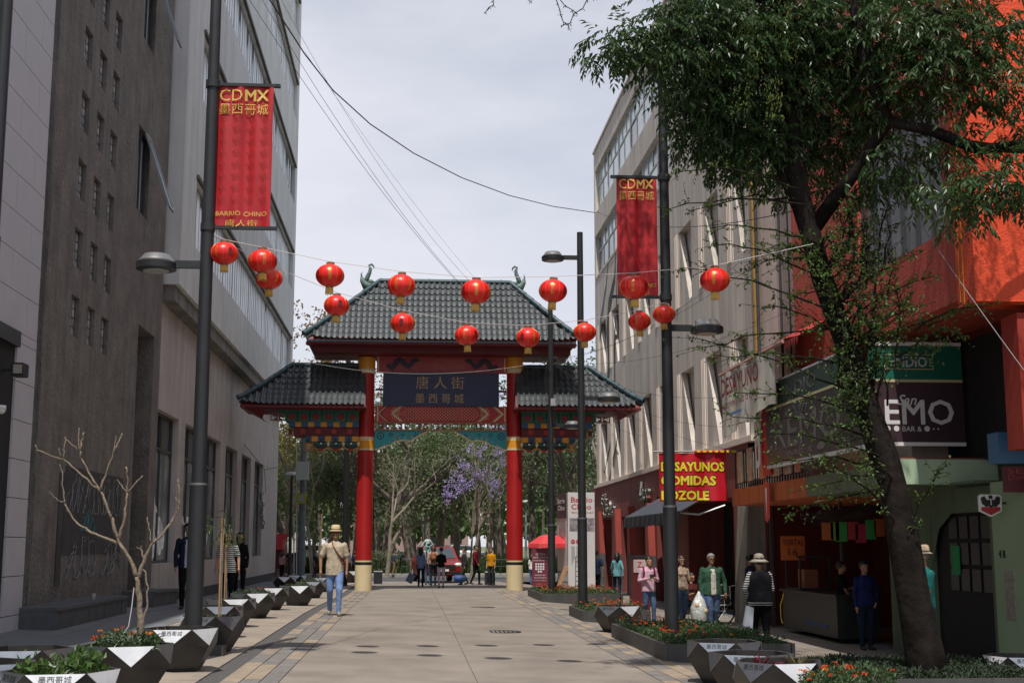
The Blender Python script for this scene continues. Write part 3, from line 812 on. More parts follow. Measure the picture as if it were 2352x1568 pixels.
# ends of rafters
for xa, xb in ((560,842),(1180,1463)):
    b = MB(); b.box(gx(xa,ye2),gx(xb,ye2),ye2-.004,ye2+.03,ze2-.10,ze2-.03); b.build('eaves_board', m_dred, GT)
for s in (0,1):
    def mx_(p): return p if s == 0 else 2022-p
    def B(name, m, p0, p1, ya_, yb_, d0, d1): 
        a, c = sorted((mx_(p0), mx_(p1))); return gbox(name, m, a, c, ya_, yb_, d0, d1)
    B('under_roof_box', m_dred, 566, 838, 936, 941, -1.1, 1.1)
    B('teal_beam', m_green, 632, 824, 941, 947, -.72, .72)
    for k in range(6):
        w = (824-655)/6; o = B('green_block', m_green, 655+k*w+1, 655+(k+1)*w-2.5, 947, 970, -.6, .6)
        x = gx(mx_(655+(k+.5)*w),GY-.61); z = gz(959,GY-.61)
        f = MB(); f.lathe([(.11,0),(.11,.01)],(0,0,0),14)
        for q in range(6): f.ball((.1*cos(q*pi/3),.1*sin(q*pi/3),0),.05,.05,.012,6,4)
        f.xf(Matrix.Translation((x,GY-.605,z)) @ Matrix.Rotation(pi/2,4,'X')); f.build('red_rosette', mat('rosette_red',(.22,.03,.03),.6), GT)
    B('green_beam', m_green, 655, 824, 948, 969, -.5, .5)
    n = 11
    for k in range(n):
        w = (824-663)/n; B('blue_block' if k%2 == 0 else 'orange_block', m_blue if k%2 == 0 else m_orange, 663+k*w, 663+(k+1)*w-.2, 970.2, 981.5, -.55 if k%2 == 0 else -.5, .5)
    B('red_beam', m_dred, 675, 824, 981.8, 1003, -.42, .42)
    for k in range(4):
        x = gx(mx_(695+k*36),GY-.42); z = gz(992,GY-.42); f = MB(); f.lathe([(.1,0),(.1,.008)],(0,0,0),12); f.xf(Matrix.Translation((x,GY-.422,z)) @ Matrix.Rotation(pi/2,4,'X')); f.build('red_rosette', m_red, GT)
    n = 8
    for k in range(n):
        w = (824-700)/n; blue = k%2 == 0
        B('blue_block' if blue else 'orange_block', m_blue if blue else m_orange, 700+k*w+(1 if blue else 0), 700+(k+1)*w-(1 if blue else .2), 1003.2, 1014.5, -.5 if blue else -.44, .4)
        if blue: B('blue_inset', m_gblk, 700+k*w+5, 700+(k+1)*w-5, 1007, 1014.4, -.505, -.49)
    # scalloped valance: three layered waves
    for (dy, m, d, nm) in ((0,m_green,-.40,'green_wave'),(6,m_gblk,-.37,'black_wave'),(9,m_orange,-.35,'orange_wave')):
        pts = []
        for i in range(61):
            t = i/60; u = 720+104*t; w = abs(sin(t*pi*3)); pts.append((gx(mx_(u),GY+d), gz(1014.6+ (14 if nm != 'green_wave' else 9)*(.45+.55*w)+dy*.8, GY+d)))
        pts += [(gx(mx_(824),GY+d), gz(1014.6,GY+d)), (gx(mx_(720),GY+d), gz(1014.6,GY+d))]
        f = MB(); f.prism(pts, 'y', GY+d, GY+d+.05); f.build(nm, m, GT)
    for k in range(3):
        u = 720+104*(k+.5)/3; x = gx(mx_(u),GY-.41)
        f = MB(); f.prism([(x-.13,gz(1015,GY-.41)),(x+.13,gz(1015,GY-.41)),(x,gz(1025,GY-.41))], 'y', GY-.42, GY-.40); f.build('black_triangle', m_gblk, GT)
        f = MB(); f.ball((x,GY-.425,gz(1019.5,GY-.41)),.04,.02,.04,8,6); f.build('white_bead', m_white, GT)
        for (du, m, nm) in ((17,m_cream,'cream_petal'),):
            xx = gx(mx_(u+du),GY-.41); f = MB(); f.ball((xx,GY-.41,gz(1020,GY-.41)),.055,.02,.09,8,6); f.build(nm, m, GT)
        f = MB(); f.ball((x,GY-.36,gz(1034,GY-.36)),.09,.02,.05,8,6); f.build('red_petal', m_red, GT)
    a, c = sorted((mx_(620), mx_(655))); fret(a,c,953,968,1,-.5,m_fret,m_dred,name='bracket_fret')
    a, c = sorted((mx_(657), mx_(675))); fret(a,c,985,1003,1,-.4,m_fret,m_dred,name='bracket_fret')
    a, c = sorted((mx_(699), mx_(719))); fret(a,c,1017,1036,1,-.35,m_fret,m_orange,name='bracket_fret')
    # triangular corner soffit seen under the roof tip
    a = gx(mx_(549),ye2); c = gx(mx_(600),ye2+.2)
    f = MB(); zt = ze2-.04
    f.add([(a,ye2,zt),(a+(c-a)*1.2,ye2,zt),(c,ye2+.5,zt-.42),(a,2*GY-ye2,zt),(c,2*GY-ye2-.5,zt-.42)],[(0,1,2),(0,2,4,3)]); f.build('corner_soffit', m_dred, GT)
# roof-end fish-dragon finials
m_fin = mat('finial_bronze_green', (.10,.16,.15), .6, var=.4, scale=6)
for s, px0 in ((1,843),(-1,1186)):
    FN = link('dragon_finial', None, GT); FN.location = Vector((gx(px0),GY,gz(662)))-Vector(wloc(GT)); U = 1/62.5
    b = MB()
    b.tube([(s*16*U,0,.10),(s*10*U,0,.05),(0,0,.0),(-s*10*U,0,.10),(-s*17*U,0,.26),(-s*19*U,0,.40)], [.07,.13,.17,.16,.10,.05], 10)
    b.tube([(s*14*U,0,.16),(s*4*U,0,.2),(-s*6*U,0,.22)], [.03,.10,.07], 8)
    b.build('finial_body', m_fin, FN, smooth=True, local=True)
    b = MB(); b.tube([(-s*9*U,0,.15),(-s*5*U,0,.40),(0,0,.58),(s*1*U,0,.74),(-s*2*U,0,.84),(s*4*U,0,.88),(s*9*U,0,.80),(s*10*U,0,.70)], [.10,.085,.07,.055,.04,.045,.03,.008], 8)
    for i in range(5): b.tube([(-s*3*U+i*s*.02,0,.38+i*.07),(s*2*U+i*s*.02,0,.42+i*.07)], [.03,.004], 5)
    b.build('finial_tail', m_fin, FN, smooth=True, local=True)
    b = MB(); b.tube([(-s*18*U,0,.36),(-s*20*U,0,.5),(-s*17*U,0,.58)], [.04,.03,.005], 6); b.build('finial_horn', m_fin, FN, smooth=True, local=True)
    b = MB(); b.tube([(s*16*U,0,-.02),(s*6*U,0,-.1),(-s*6*U,0,-.1),(-s*14*U,0,.0)], [.04,.13,.14,.05], 8); b.build('finial_base', m_rhip, FN, local=True)
# ================================================================ LAMP POSTS, BANNERS, LANTERNS
m_post = mat('post_charcoal', (.026,.028,.031), .5, metal=.2, var=.1, scale=3)
m_led = mat('lamp_lens', (.45,.45,.42), .3)
m_hood = mat('lamp_hood_steel', (.20,.20,.20), .45, metal=.5)
def lamp_head(parent, zl, s, arm, scale=1.0):
    b = MB(); b.box(min(0,s*arm),max(0,s*arm),-.035,.035,zl-.05,zl+.05); b.build('lamp_arm', m_post, parent, local=True)
    cx = s*(arm+.24*scale); k = scale
    b = MB(); b.lathe([(.21*k,-.09*k),(.265*k,-.075*k),(.27*k,.01*k),(.24*k,.035*k)], (cx,0,zl), 24); h = b.build('lamp_head', m_post, parent, local=True, autosm=50)
    b = MB(); b.lathe([(.238*k,.036*k),(.17*k,.125*k),(.16*k,.13*k)], (cx,0,zl), 24); b.build('lamp_cap', m_hood, h, local=True, autosm=50)
    b = MB(); b.lathe([(.17*k,-.1*k),(.17*k,-.091*k)], (cx,0,zl), 20); b.build('lens', m_led, h, local=True)
def post(px, Y, lamps, ztop, label, r0=.095, sleeve=1.75):
    x = onY(px, 1300, Y)[0]; g0 = G(x, Y)
    t = thing('street_lamp', label, 'street lamp', (x,Y,g0-.02), 'tall charcoal street lamps along the street')
    b = MB(); b.lathe([(r0*1.18,0),(r0*1.18,sleeve+.5)], n=24); b.build('pole_sleeve', m_post, t, local=True, autosm=40)
    b = MB(); b.lathe([(r0,sleeve+.5),(r0*.75,ztop-g0)], n=24); b.build('pole', m_post, t, local=True, autosm=40)
    b = MB(); b.lathe([(r0*1.2,sleeve+.5),(r0*1.2,sleeve+.53)], n=24); b.build('collar', m_hood, t, local=True)
    for zl, s in lamps: lamp_head(t, zl-g0, s, .42 if s else .4)
    return t, x, g0
def zat(px, py, Y): return onY(px, py, Y)[1]
pL, xL, gL = post(449, 17.4, [(zat(470,605,17.4),-1)], 10.2, 'charcoal street lamp on the left holding the lit red banner')
pR, xR, gR = post(1541, 20.6, [(zat(1541,750,20.6),1)], zat(1524,170,20.6), 'charcoal street lamp on the right standing in the flower bed, with the shaded red banner')
pM, xM, gM = post(1338, 30.5, [(zat(1335,912,30.5),1),(zat(1325,590,30.5),-1)], zat(1325,532,30.5), 'charcoal street lamp with two heads, middle one of the right row')
pF, xF, gF = post(1267, 39.5, [(zat(1262,975,39.5),1)], zat(1258,690,39.5), 'charcoal street lamp nearest the gate, with a tangle of cables')
# base cut-off pole at the picture's left edge
x, z = onY(6, 150, 15.5); t = thing('street_lamp', 'dark lamp pole cut by the left edge of the picture', 'street lamp', (x,15.5,G(x,15.5)))
b = MB(); b.lathe([(.1,0),(.1,5.0)], n=20); b.lathe([(.085,5.0),(.07,10)], n=20); b.build('pole', m_post, t, local=True, autosm=40)
# tangle and box on the far post
b = MB(); rr = random.Random(6)
for k in range(16): 
    c = P(1263+rr.uniform(-18,22), 826+rr.uniform(-7,8), 39.3); b.tube([c, c+Vector((rr.uniform(-.15,.15),rr.uniform(-.1,.1),rr.uniform(-.15,.1)))], .02, 5)
for k in range(4): b.tube([P(1255,835,39.3), P(1250+k*3,870,39.3), P(1246+k*5,930+k*8,39.2)], .007, 4)
tag(b.build('cable_junction', m_iron), 'tangled cable junction fixed to the lamp post above the side roof', 'cable junction')
b = MB(); a = P(1274,932,39.3); c = P(1264,916,39.3); b.box(c.x,a.x,39.15,39.35,a.z,c.z); tag(b.build('junction_box', mat('grey_box',(.35,.35,.35),.6)), 'small pale grey box on the far lamp post', 'junction box')

# ---- banners
m_ban = mat('banner_red', (.42,.012,.018), .55, var=.12, scale=1.2)
m_ban2 = mat('banner_lattice', (.50,.06,.04), .55)
m_bgold = mat('banner_gold', (.66,.45,.10), .5)
def banner(px0, px1, py0, py1, Y, xpole, side, label, cut):
    x0, zt = onY(px0, py0, Y); x1, zb = onY(px1, py1, Y); W, H = x1-x0, zt-zb
    t = thing('street_banner', label, 'banner', (x0,Y,zb))
    nx, nz_ = 24, 40; b = MB(); rr = random.Random(int(px0))
    def yy(u, v): return .035*sin(u*11+v*2.2)*(.4+.6*v)*(1 if side > 0 else .8) + .015*sin(u*23+1.3)
    for j in range(nz_+1):
        for i in range(nx+1): u, v = i/nx, 1-j/nz_; b.v.append((u*W, yy(u,v*(1-v)*3), (1-v)*0+j/nz_*H))
    for j in range(nz_):
        for i in range(nx): a = j*(nx+1)+i; b.f.append([a,a+1,a+nx+2,a+nx+1]); b.m.append(0)
    b.build('cloth', m_ban, t, smooth=True, local=True)
    def lay(me, cx, cz, m, name='lettering'):
        me.materials.clear(); me.materials.append(m)
        for v in me.vertices:
            X_, Z_ = v.co.x+cx, v.co.y+cz; u = X_/W; vv = 1-Z_/H; v.co = (X_, yy(u,vv*(1-vv)*3)-.022, Z_)
        link(name, me, t)
    def fit(s, w, h, **k):
        me = text_mesh(s, h, extr=0, **k); xs = [v.co.x for v in me.vertices]; ys = [v.co.y for v in me.vertices]
        cx, cy = (max(xs)+min(xs))/2, (max(ys)+min(ys))/2; fx, fy = w/(max(xs)-min(xs)), h/(max(ys)-min(ys))
        for v in me.vertices: v.co = ((v.co.x-cx)*fx, (v.co.y-cy)*fy, 0)
        return me
    off = cut*H
    lay(fit('CD', W*.40, H*.085), W*.26, H*(1-.065)+off, m_bgold); lay(fit('MX', W*.42, H*.083, bold=.028), W*.71, H*(1-.065)+off, m_bgold)
    lay(fit('墨西哥城', W*.86, H*.078), W*.49, H*(1-.163)+off, m_bgold)
    lay(fit('BARRIO CHINO', W*.88, H*.032), W*.5, H*.095, m_bgold)
    lay(fit('唐人街', W*.56, H*.052), W*.5, H*.027, m_bgold)
    # woven lattice print
    pb = MB()
    for r in range(8):
        for c in range(4):
            ox, oz = W*(.14+.24*c), H*(.19+.083*r)
            for q in range(4):
                a = q*pi/2+pi/4
                pts = [(0,0),(.045,0),(.045,.03),(.015,.03),(.015,.015)]
                pp = [Vector((ox+cos(a)*p_[0]*1.1-sin(a)*p_[1]*1.1, 0, oz+sin(a)*p_[0]*1.1+cos(a)*p_[1]*1.1)) for p_ in pts]
                for p_ in pp: u = p_.x/W; vv = 1-p_.z/H; p_.y = yy(u,vv*(1-vv)*3)-.003
                pb.tube(pp, .0022, 3, caps=False)
    tag(pb.build('lattice_print', m_ban2, t, local=True), kind='stuff')
    for zz_, in ((H+.02,),(-.005,)):
        b = MB(); xa, xb = (xpole-x0, W+.09) if side > 0 else (-.1, xpole-x0); b.box(xa, xb, -.03, .03, zz_-.022, zz_+.022); b.build('banner_arm', m_post, t, local=True)
        b = MB(); b.lathe([(.1,-.05),(.1,.05)], (xpole-x0,0,zz_), 16); b.build('clamp', m_post, t, local=True)
banner(498, 620, 198, 524, 17.4, xL, 1, 'bright red banner with gold lettering on the left lamp post', 0)
banner(1416, 1512, 409, 682, 20.6, xR, -1, 'red banner in shade on the right lamp post, behind a lantern', .015)

# ---- lanterns
m_lan = mat('lantern_red', (.72,.014,.012), .35, spec=.5)
m_lan.node_tree.nodes['Principled BSDF'].inputs['Subsurface Weight'].default_value = 0.0
m_lgold = mat('lantern_gold', (.75,.42,.06), .35, metal=.4)
m_ring = mat('lantern_ring', (.20,.10,.05), .5)
m_tas = mat('lantern_tassel', (.62,.38,.09), .6)
m_lblk = mat('lantern_black', (.05,.01,.01), .5)
LR, LH = .19, .155
def lantern_proto(v):
    t = thing('red_lantern', 'x', 'lantern', (0,0,-50))
    b = MB(); n = 40; m_ = 46
    for i in range(m_+1):
        th = pi*(.07+.86*i/m_); rib = 1-.014*(i%2)
        for k in range(n): a = 2*pi*k/n; b.v.append((LR*sin(th)*rib*cos(a), LR*sin(th)*rib*sin(a), -LH*cos(th)))
    for i in range(m_):
        for k in range(n): a = i*n+k; c = i*n+(k+1)%n; b.f.append([a,c,c+n,a+n]); b.m.append(0)
    b.build('lantern_body', m_lan, t, smooth=True, local=True)
    b = MB(); b.lathe([(.055,LH*.96),(.055,LH+.022),(.048,LH+.022),(.048,LH*.96)], n=18, caps=False); b.build('end_ring', m_ring, t, local=True); b = MB(); b.lathe([(.052,-LH-.012),(.052,-LH*.96)], n=18); b.build('end_ring', m_ring, t, local=True)
    b = MB()
    for k in range(26):
        a = 2*pi*k/26; b.tube([(.046*cos(a),.046*sin(a),-LH-.01),(.05*cos(a),.05*sin(a),-LH-.085-.01*(k%3))], .0065, 4)
    b.build('tassel', m_tas, t, local=True)
    b = MB()
    for q in range(6):
        a0 = q*pi/3+.2+v*.3; b.tube([((LR*1.004)*sin(th)*cos(a0),(LR*1.004)*sin(th)*sin(a0),-LH*1.004*cos(th)) for th in [pi*(.1+.8*i/14) for i in range(15)]], .0013, 4)
    b.build('gold_seam', m_lgold, t, local=True)
    for q in range(6):
        s = ['大吉大利','招財進寶'][(q//2)%2]; a0 = q*pi/3+.2+v*.3+pi/6
        if q % 3 == 2:
            g = MB(); 
            for i in range(9):
                zz_ = -.06+i*.014; w = .030*math.sqrt(max(.05,1-((i-4)/4.6)**2)); c = math.sqrt(max(0,1-(zz_/LH)**2))*LR*1.01
                g.add([(c*cos(a0+s_*w/LR), c*sin(a0+s_*w/LR), zz_+d) for s_, d in ((-1,-.005),(1,-.005),(1,.005),(-1,.005))], [(0,1,2,3)])
            g.build('round_print', m_lblk, t, local=True); continue
        me = text_mesh('\n'.join(s), .048, extr=0, bold=.008, res=1, lsp=.85); me.materials.clear(); me.materials.append(m_lgold); me.name = 'lettering'
        for v_ in me.vertices:
            z_ = max(-LH*.8,min(LH*.8,v_.co.y)); c = math.sqrt(1-(z_/LH)**2)*LR*1.012; aa = a0+v_.co.x/LR; v_.co = (c*cos(aa), c*sin(aa), z_)
        link('lettering', me, t)
    return t
protos = [lantern_proto(0), lantern_proto(1)]
row1 = [(515,582),(603,600),(758,633),(922,656),(1093,670),(1270,668),(1456,660),(1642,643)]
row2 = [(618,640),(773,702),(925,742),(1072,770),(1213,775),(1343,763),(1469,738),(1525,722)]
rr = random.Random(12); used = [0,0]
def r1Y(px): return 17.4+(15.9-17.4)*(px-487)/(1870-487)
def r2Y(px): return 17.5+(20.5-17.5)*(px-487)/(1530-487)
lab1 = ['red lantern hanging right beside the left banner pole','red lantern second from the left, overlapping the one below it','red lantern in front of the sky left of the roof finial','red lantern at the roof ridge, left of its middle','red lantern over the roof ridge, right of its middle','red lantern on the upper string beside the right roof finial','red lantern hanging in front of the shaded banner','red lantern at the far right end of the upper string']
lab2 = ['red lantern half hidden under another one near the grey building','red lantern over the left hip of the gate roof','red lantern low over the left part of the gate roof','red lantern at the eaves above the gate middle','red lantern at the eaves towards the right gate column','red lantern over the right eaves corner beside the middle pole','smaller red lantern below the shaded banner','smaller red lantern touching the right lamp post']
lan = []
for row, fY, labs, g in ((row1,r1Y,lab1,'lanterns on the upper string'),(row2,r2Y,lab2,'lanterns on the lower string')):
    for (px,py), lb in zip(row, labs):
        k = rr.randrange(2); o = protos[k] if not used[k] else copy_tree(protos[k]); used[k] = 1
        p = P(px, py, fY(px)); o.location = p; o.rotation_euler = (rr.uniform(-.06,.06),rr.uniform(-.06,.06),rr.uniform(0,6.28))
        s = rr.uniform(.96,1.04)*(1.0 if g.endswith('upper string') else .96); o.scale = (s,s,s)
        o['label'] = lb; o['group'] = g; lan.append(p)
m_rope = mat('white_rope', (.62,.58,.56), .7)
tree_knot = P(1868, 560, 15.9)
def cable(pts, r, m, label, name='cable', cat='cable', sag=None, n=14):
    if sag is not None:
        a, c = pts; pts = [a+(c-a)*(i/n)-Vector((0,0,sag*4*(i/n)*(1-i/n))) for i in range(n+1)]
    b = MB(); b.tube(pts, r, 5); return tag(b.build(name, m), label, cat)
up = Vector((0,0,LH+.035))
cable([P(487,537,17.4)]+[q+up for q in lan[:8]]+[tree_knot], .0045, m_rope, 'white rope carrying the upper row of lanterns to the tree', 'lantern_rope', 'rope')
cable([P(487,540,17.45)]+[q+up for q in lan[8:]]+[P(1538,700,20.5)], .0045, m_rope, 'white rope carrying the lower row of lanterns', 'lantern_rope', 'rope')
# overhead cables
m_wire = mat('black_wire', (.03,.03,.035), .6)
def wire(a, c, sag, lb, r=.008, m=None):
    cable([P(*a), P(*c)], r*.62, m or m_wire, lb, sag=sag, n=20)
cable([P(x_,y_,Y_) for x_,y_,Y_ in ((520,-150,15),(600,-30,16.5),(700,125,19),(765,208,21),(850,285,23),(950,352,26),(1060,408,28.5),(1170,449,31),(1270,474,33.5),(1370,489,36))], .011, m_wire, 'long black cable sagging across the sky to the beige building')
wire((1370,486,36),(1850,478,16.5),.35,'black cable running from the beige building to the tree',.012)
wire((560,-20,22),(1255,826,39.3),.8,'thin cable from the top left down to the junction on the far post')
wire((590,-20,24),(1266,828,39.3),1.0,'second thin cable running down behind the gate roof to the junction')
wire((640,-10,26),(1300,800,39.4),1.4,'third thin cable crossing the sky in front of the roof ridge',.006)
wire((700,120,30),(1100,650,48),.2,'faint thin cable in the sky above the gate roof',.006)
for i,(a,c) in enumerate([((1270,826,39.3),(1850,520,24)),((1270,830,39.3),(1840,700,28)),((1272,832,39.3),(1760,900,30)),((1275,828,39.3),(1700,600,33)),((1275,838,39.3),(1730,1040,32)),((1275,835,39.3),(1690,980,33)),((1275,840,39.3),(1480,1000,40))]):
    wire(a, c, .5, ['wire rising from the junction towards the tree','wire from the junction to the pink wall','wire from the junction to the red awning','wire from the junction to the beige windows','wire from the junction to the balcony','lower wire from the junction to the balcony','short wire from the junction along the beige wall'][i], .007)
wire((1255,830,39.3),(640,815,44),.5,'pale thin wire from the junction to the grey building',.006,m_rope)
wire((1258,834,39.3),(1000,935,47.9),.15,'wire hanging in front of the navy panel',.006)
wire((2040,400,18),(2352,850,13),.05,'grey cable slanting down past the orange corner to the right edge',.009,mat('grey_wire',(.2,.2,.2),.6))

# ================================================================ PLANTERS
m_pblk = mat('planter_black', (.028,.026,.024), .42, metal=.0, var=.35, scale=5, spec=.5)
m_pmet = mat('planter_steel_dim', (.33,.35,.38), .30, metal=.85, var=.12, scale=9, spots=.3)  # steel darkened to paint in the duller reflections of these triangles
m_pbright = mat('planter_steel_bright', (.62,.63,.65), .38, metal=.25, var=.08, scale=7, spots=.25)  # the same steel, bright sky reflection painted in as a pale colour
m_plet = mat('planter_letter', (.02,.02,.022), .5)
PR, PH, PM = .46, .49, .30
def planter(px, pytop, label, rot=0.0, txt=(), white=(), side='l', s_=1.0, x=None, Y=None, grp=None):
    if Y is None:
        # find depth so that rim at z = G + PH projects to row pytop
        Yq = 15.0
        for _ in range(40):
            xx, zz_ = onY(px, pytop, Yq); target = G(xx, Yq)+PH*s_
            Yq *= (CAM_H-target)/max(.05,(CAM_H-zz_))
        Y = Yq; x = onY(px, pytop, Y)[0]
    g0 = G(x, Y)
    t = thing('faceted_planter', label, 'planter', (x,Y,g0), grp or 'faceted black and white planters', rz=rot); t.scale = (s_,)*3
    top = [Vector((PR*cos(a)*.98, PR*sin(a)*.98, PH)) for a in [pi*k/3 for k in range(6)]]
    mid = [Vector((PR*cos(a), PR*sin(a), PM)) for a in [pi*k/3+pi/6 for k in range(6)]]
    bot = [Vector((.27*cos(a), .27*sin(a), .0)) for a in [pi*k/3+pi/6 for k in range(6)]]
    b = MB()
    for k in range(6):
        m0, m1 = mid[(k-1)%6], mid[k]; b.add([tuple(m0), tuple(m1), tuple(top[k])], [(0,1,2)]); b.quad(bot[(k-1)%6], bot[k], m1, m0)
    inn = [v*.93 for v in top]
    for v in inn: v.z = PH
    low = [Vector((v.x, v.y, PH-.08)) for v in inn]
    for k in range(6): j = (k+1)%6; b.quad(top[k], top[j], inn[j], inn[k]); b.quad(inn[k], inn[j], low[j], low[k])
    b.add([tuple(v) for v in bot], [tuple(range(6))]); b.build('planter_body', m_pblk, t, local=True)
    b = MB(); b.add([tuple(v) for v in low], [tuple(range(6))]); b.build('soil', m_soil, t, local=True)
    for k in range(6):
        a, c, d = top[k], top[(k+1)%6], mid[k]; n = (c-a).cross(d-a).normalized(); cen = (a+c+d)/3
        if n.dot(Vector((cen.x,cen.y,0))) < 0: n = -n
        q = [cen+(v-cen)*.975+n*.006 for v in (a,c,d)]; q0 = [cen+(v-cen)*.975-n*.01 for v in (a,c,d)]
        b = MB(); b.add([tuple(v) for v in q+q0], [(0,1,2),(3,5,4),(0,3,4,1),(1,4,5,2),(2,5,3,0)])
        tri = b.build('metal_triangle', m_pbright if k in white else m_pmet, t, local=True)
        if k in txt:
            xa = (c-a).normalized(); upv = n.cross(xa)
            if upv.z < 0: xa = -xa; upv = n.cross(xa)
            if xa.cross(upv).dot(n) < 0: xa = -xa
            me = text_mesh('墨西哥城', .062, extr=.0008, res=1); me.materials.clear(); me.materials.append(m_plet); me.name = 'lettering'
            M = Matrix((xa, upv, n)).transposed().to_4x4(); M.translation = (a+c)/2-upv*.05+n*.0075; me.transform(M); link('lettering', me, tri)
    return t, Vector((x,Y,g0))
planters = {}
# rot chosen so that a triangle (sector k centre at 30+60k deg) faces the camera (-90 deg): k=4 centre = 270
A0 = 0.0
defs = [('a',140,1537,'planter at the bottom left corner, leafy green shrubs, black lettering and a bright right triangle',.15,(4,3),(4,5)),
 ('b',55,1487,'planter at the left edge, blue grey triangle tops, behind the shrub planter',.1,(),()),
 ('c',-50,1519,'planter cut by the left picture edge with pale blue top',.5,(),()),
 ('d',292,1478,'planter with the bare pruned tree and red lantana flowers',.30,(),(4,)),
 ('e',413,1441,'planter with lettering on its white front, behind the bare tree planter',-.05,(4,),(4,5)),
 ('f',486,1413,'planter behind the lamp post with lettering on a dark triangle and a thin stake',-.25,(4,),(3,)),
 ('g',494,1390,'planter with pale blue triangle just left of the stake, beyond the lamp post',.35,(5,),()),
 ('h',531,1374,'planter with white triangle and grass around a thin sapling',.35,(5,),(4,)),
 ('i',581,1361,'planter with white triangle and small red flowers, fourth before the gate on the left',.35,(5,),(4,)),
 ('j',618,1349,'planter with white triangle topped by purple plants',.35,(5,),(4,)),
 ('k',684,1344,'planter with a white triangle pointing straight at the viewer, left of the walking man',.2,(),(4,)),
 ('l',715,1335,'dark planter close behind the walking man on the left',.2,(),()),
 ('m',653,1324,'far planter with pale blue triangle by the red kiosk',.1,(),(4,)),
 ('n',676,1320.5,'farthest planter in the left row, only its pale rim showing',.1,(),()),
 ('o',735,1326,'far planter with low pale rim next to a thin young tree',.1,(),()),
 ('p',800,1311,'far planter to the left of the gate column, pale triangle on its right side',.6,(),(4,)),
 ('r1',1663,1471,'dark planter on the right with large lettering, farthest of the three together',-.45,(4,),()),
 ('r2',1724,1498,'dark planter on the right with lettering, middle of the three together',-.4,(4,),()),
 ('r3',1788,1516,'planter on the right with a bright white triangle and red spiky succulents',.15,(3,),(4,)),
 ('r4',2339,1504,'planter at the right edge with lettering and a bright left triangle',-.2,(4,),(3,)),
 ('r5',1419,1390,'planter between two flower beds on the right, white triangle on its right',.45,(3,),(4,))]
for key,px,py,lb,rot,tx,wh in defs:
    o, p = planter(px, py, lb, rot, tx, wh); planters[key] = p
# ================================================================ RIGHT BUILDINGS
RX = 8.6
m_beige = mat('beige_concrete', (.64,.575,.515), .88, var=.09, scale=.7, streak=.25, bump=.25, bscale=22)
m_beige2 = mat('beige_rib', (.72,.62,.54), .85, var=.08, scale=1)
m_glassb = mat('pale_blue_glass', (.52,.64,.66), .15, spec=.8, var=.12, scale=.4)
m_glassm = mat('grey_blue_glass', (.10,.14,.16), .15, spec=.7)
m_steelw = mat('steel_window_white', (.55,.56,.56), .45, metal=.2)
m_base = mat('shop_dark_red', (.22,.048,.038), .75, var=.12, scale=1.0, streak=.3, bump=.2, bscale=30)
m_base2 = mat('shop_pillar_red', (.30,.045,.03), .75, var=.12, scale=1.0, streak=.2)
m_plinth = mat('plinth_grey', (.07,.065,.065), .85, var=.2, scale=2)
BE = thing('beige_building', 'beige concrete building with pale blue window bands and deep ribbed window bays', 'building', (RX,47,0))
Y0, Y1 = 32.2, 60.8
top = [(Y0+.3,60.4,17.25,19.35)]
bandB = [(42.3,60.4,14.15,16.1)]
bays = [53.9,50.3,46.7,43.1,39.5,35.9,32.9]
hs = list(top)+list(bandB)
rec = []
for yb in bays:
    w = 1.75 if yb > 34 else 1.2
    rec.append((yb-.2, min(Y1-.3,yb+w), 4.42, 7.08)); rec.append((yb-.2, yb+w, 9.25, 11.7))
rec += [(57.4,59.3,4.42,7.08),(57.4,59.3,9.25,11.7)]
def facade2(name, m, parent, X, s, y0, y1, z0, z1, sets):
    holes = [h for hh,_ in sets for h in hh]
    facade(name, m, parent, X, s, y0, y1, z0, z1, holes, .0)
    for hh, d in sets:
        D = X-s*d
        for ya,yb,za,zb in hh:
            b = MB()
            b.quad((X,ya,za),(D,ya,za),(D,ya,zb),(X,ya,zb)); b.quad((X,yb,za),(X,yb,zb),(D,yb,zb),(D,yb,za))
            b.quad((X,ya,zb),(D,ya,zb),(D,yb,zb),(X,yb,zb)); b.quad((X,ya,za),(X,yb,za),(D,yb,za),(D,ya,za))
            b.quad((D,ya,za),(D,yb,za),(D,yb,zb),(D,ya,zb)); b.build('recess', m, parent, fix=False)
facade2('wall', m_beige, BE, RX, -1, Y0, Y1, 4.3, 20.3, [(hs,.22),(rec,.26)])
b = MB(); b.box(RX+.56,22,Y0,Y1,4.3,20.29); b.box(RX+.001,RX+.56,Y0,Y0+.01,4.3,20.29); b.box(RX+.001,RX+.56,Y1-.01,Y1,4.3,20.29); b.box(RX+.001,RX+.56,Y0,Y1,20.27,20.3); b.build('core', m_beige, BE)
b = MB(); b.box(RX-.06,RX+.3,Y0,Y1,20.3,20.42); b.box(RX-.03,RX,42.3,60.4,16.1,16.2); b.box(RX-.03,RX,42.3,60.4,14.02,14.14); b.build('cornice', m_beige, BE)
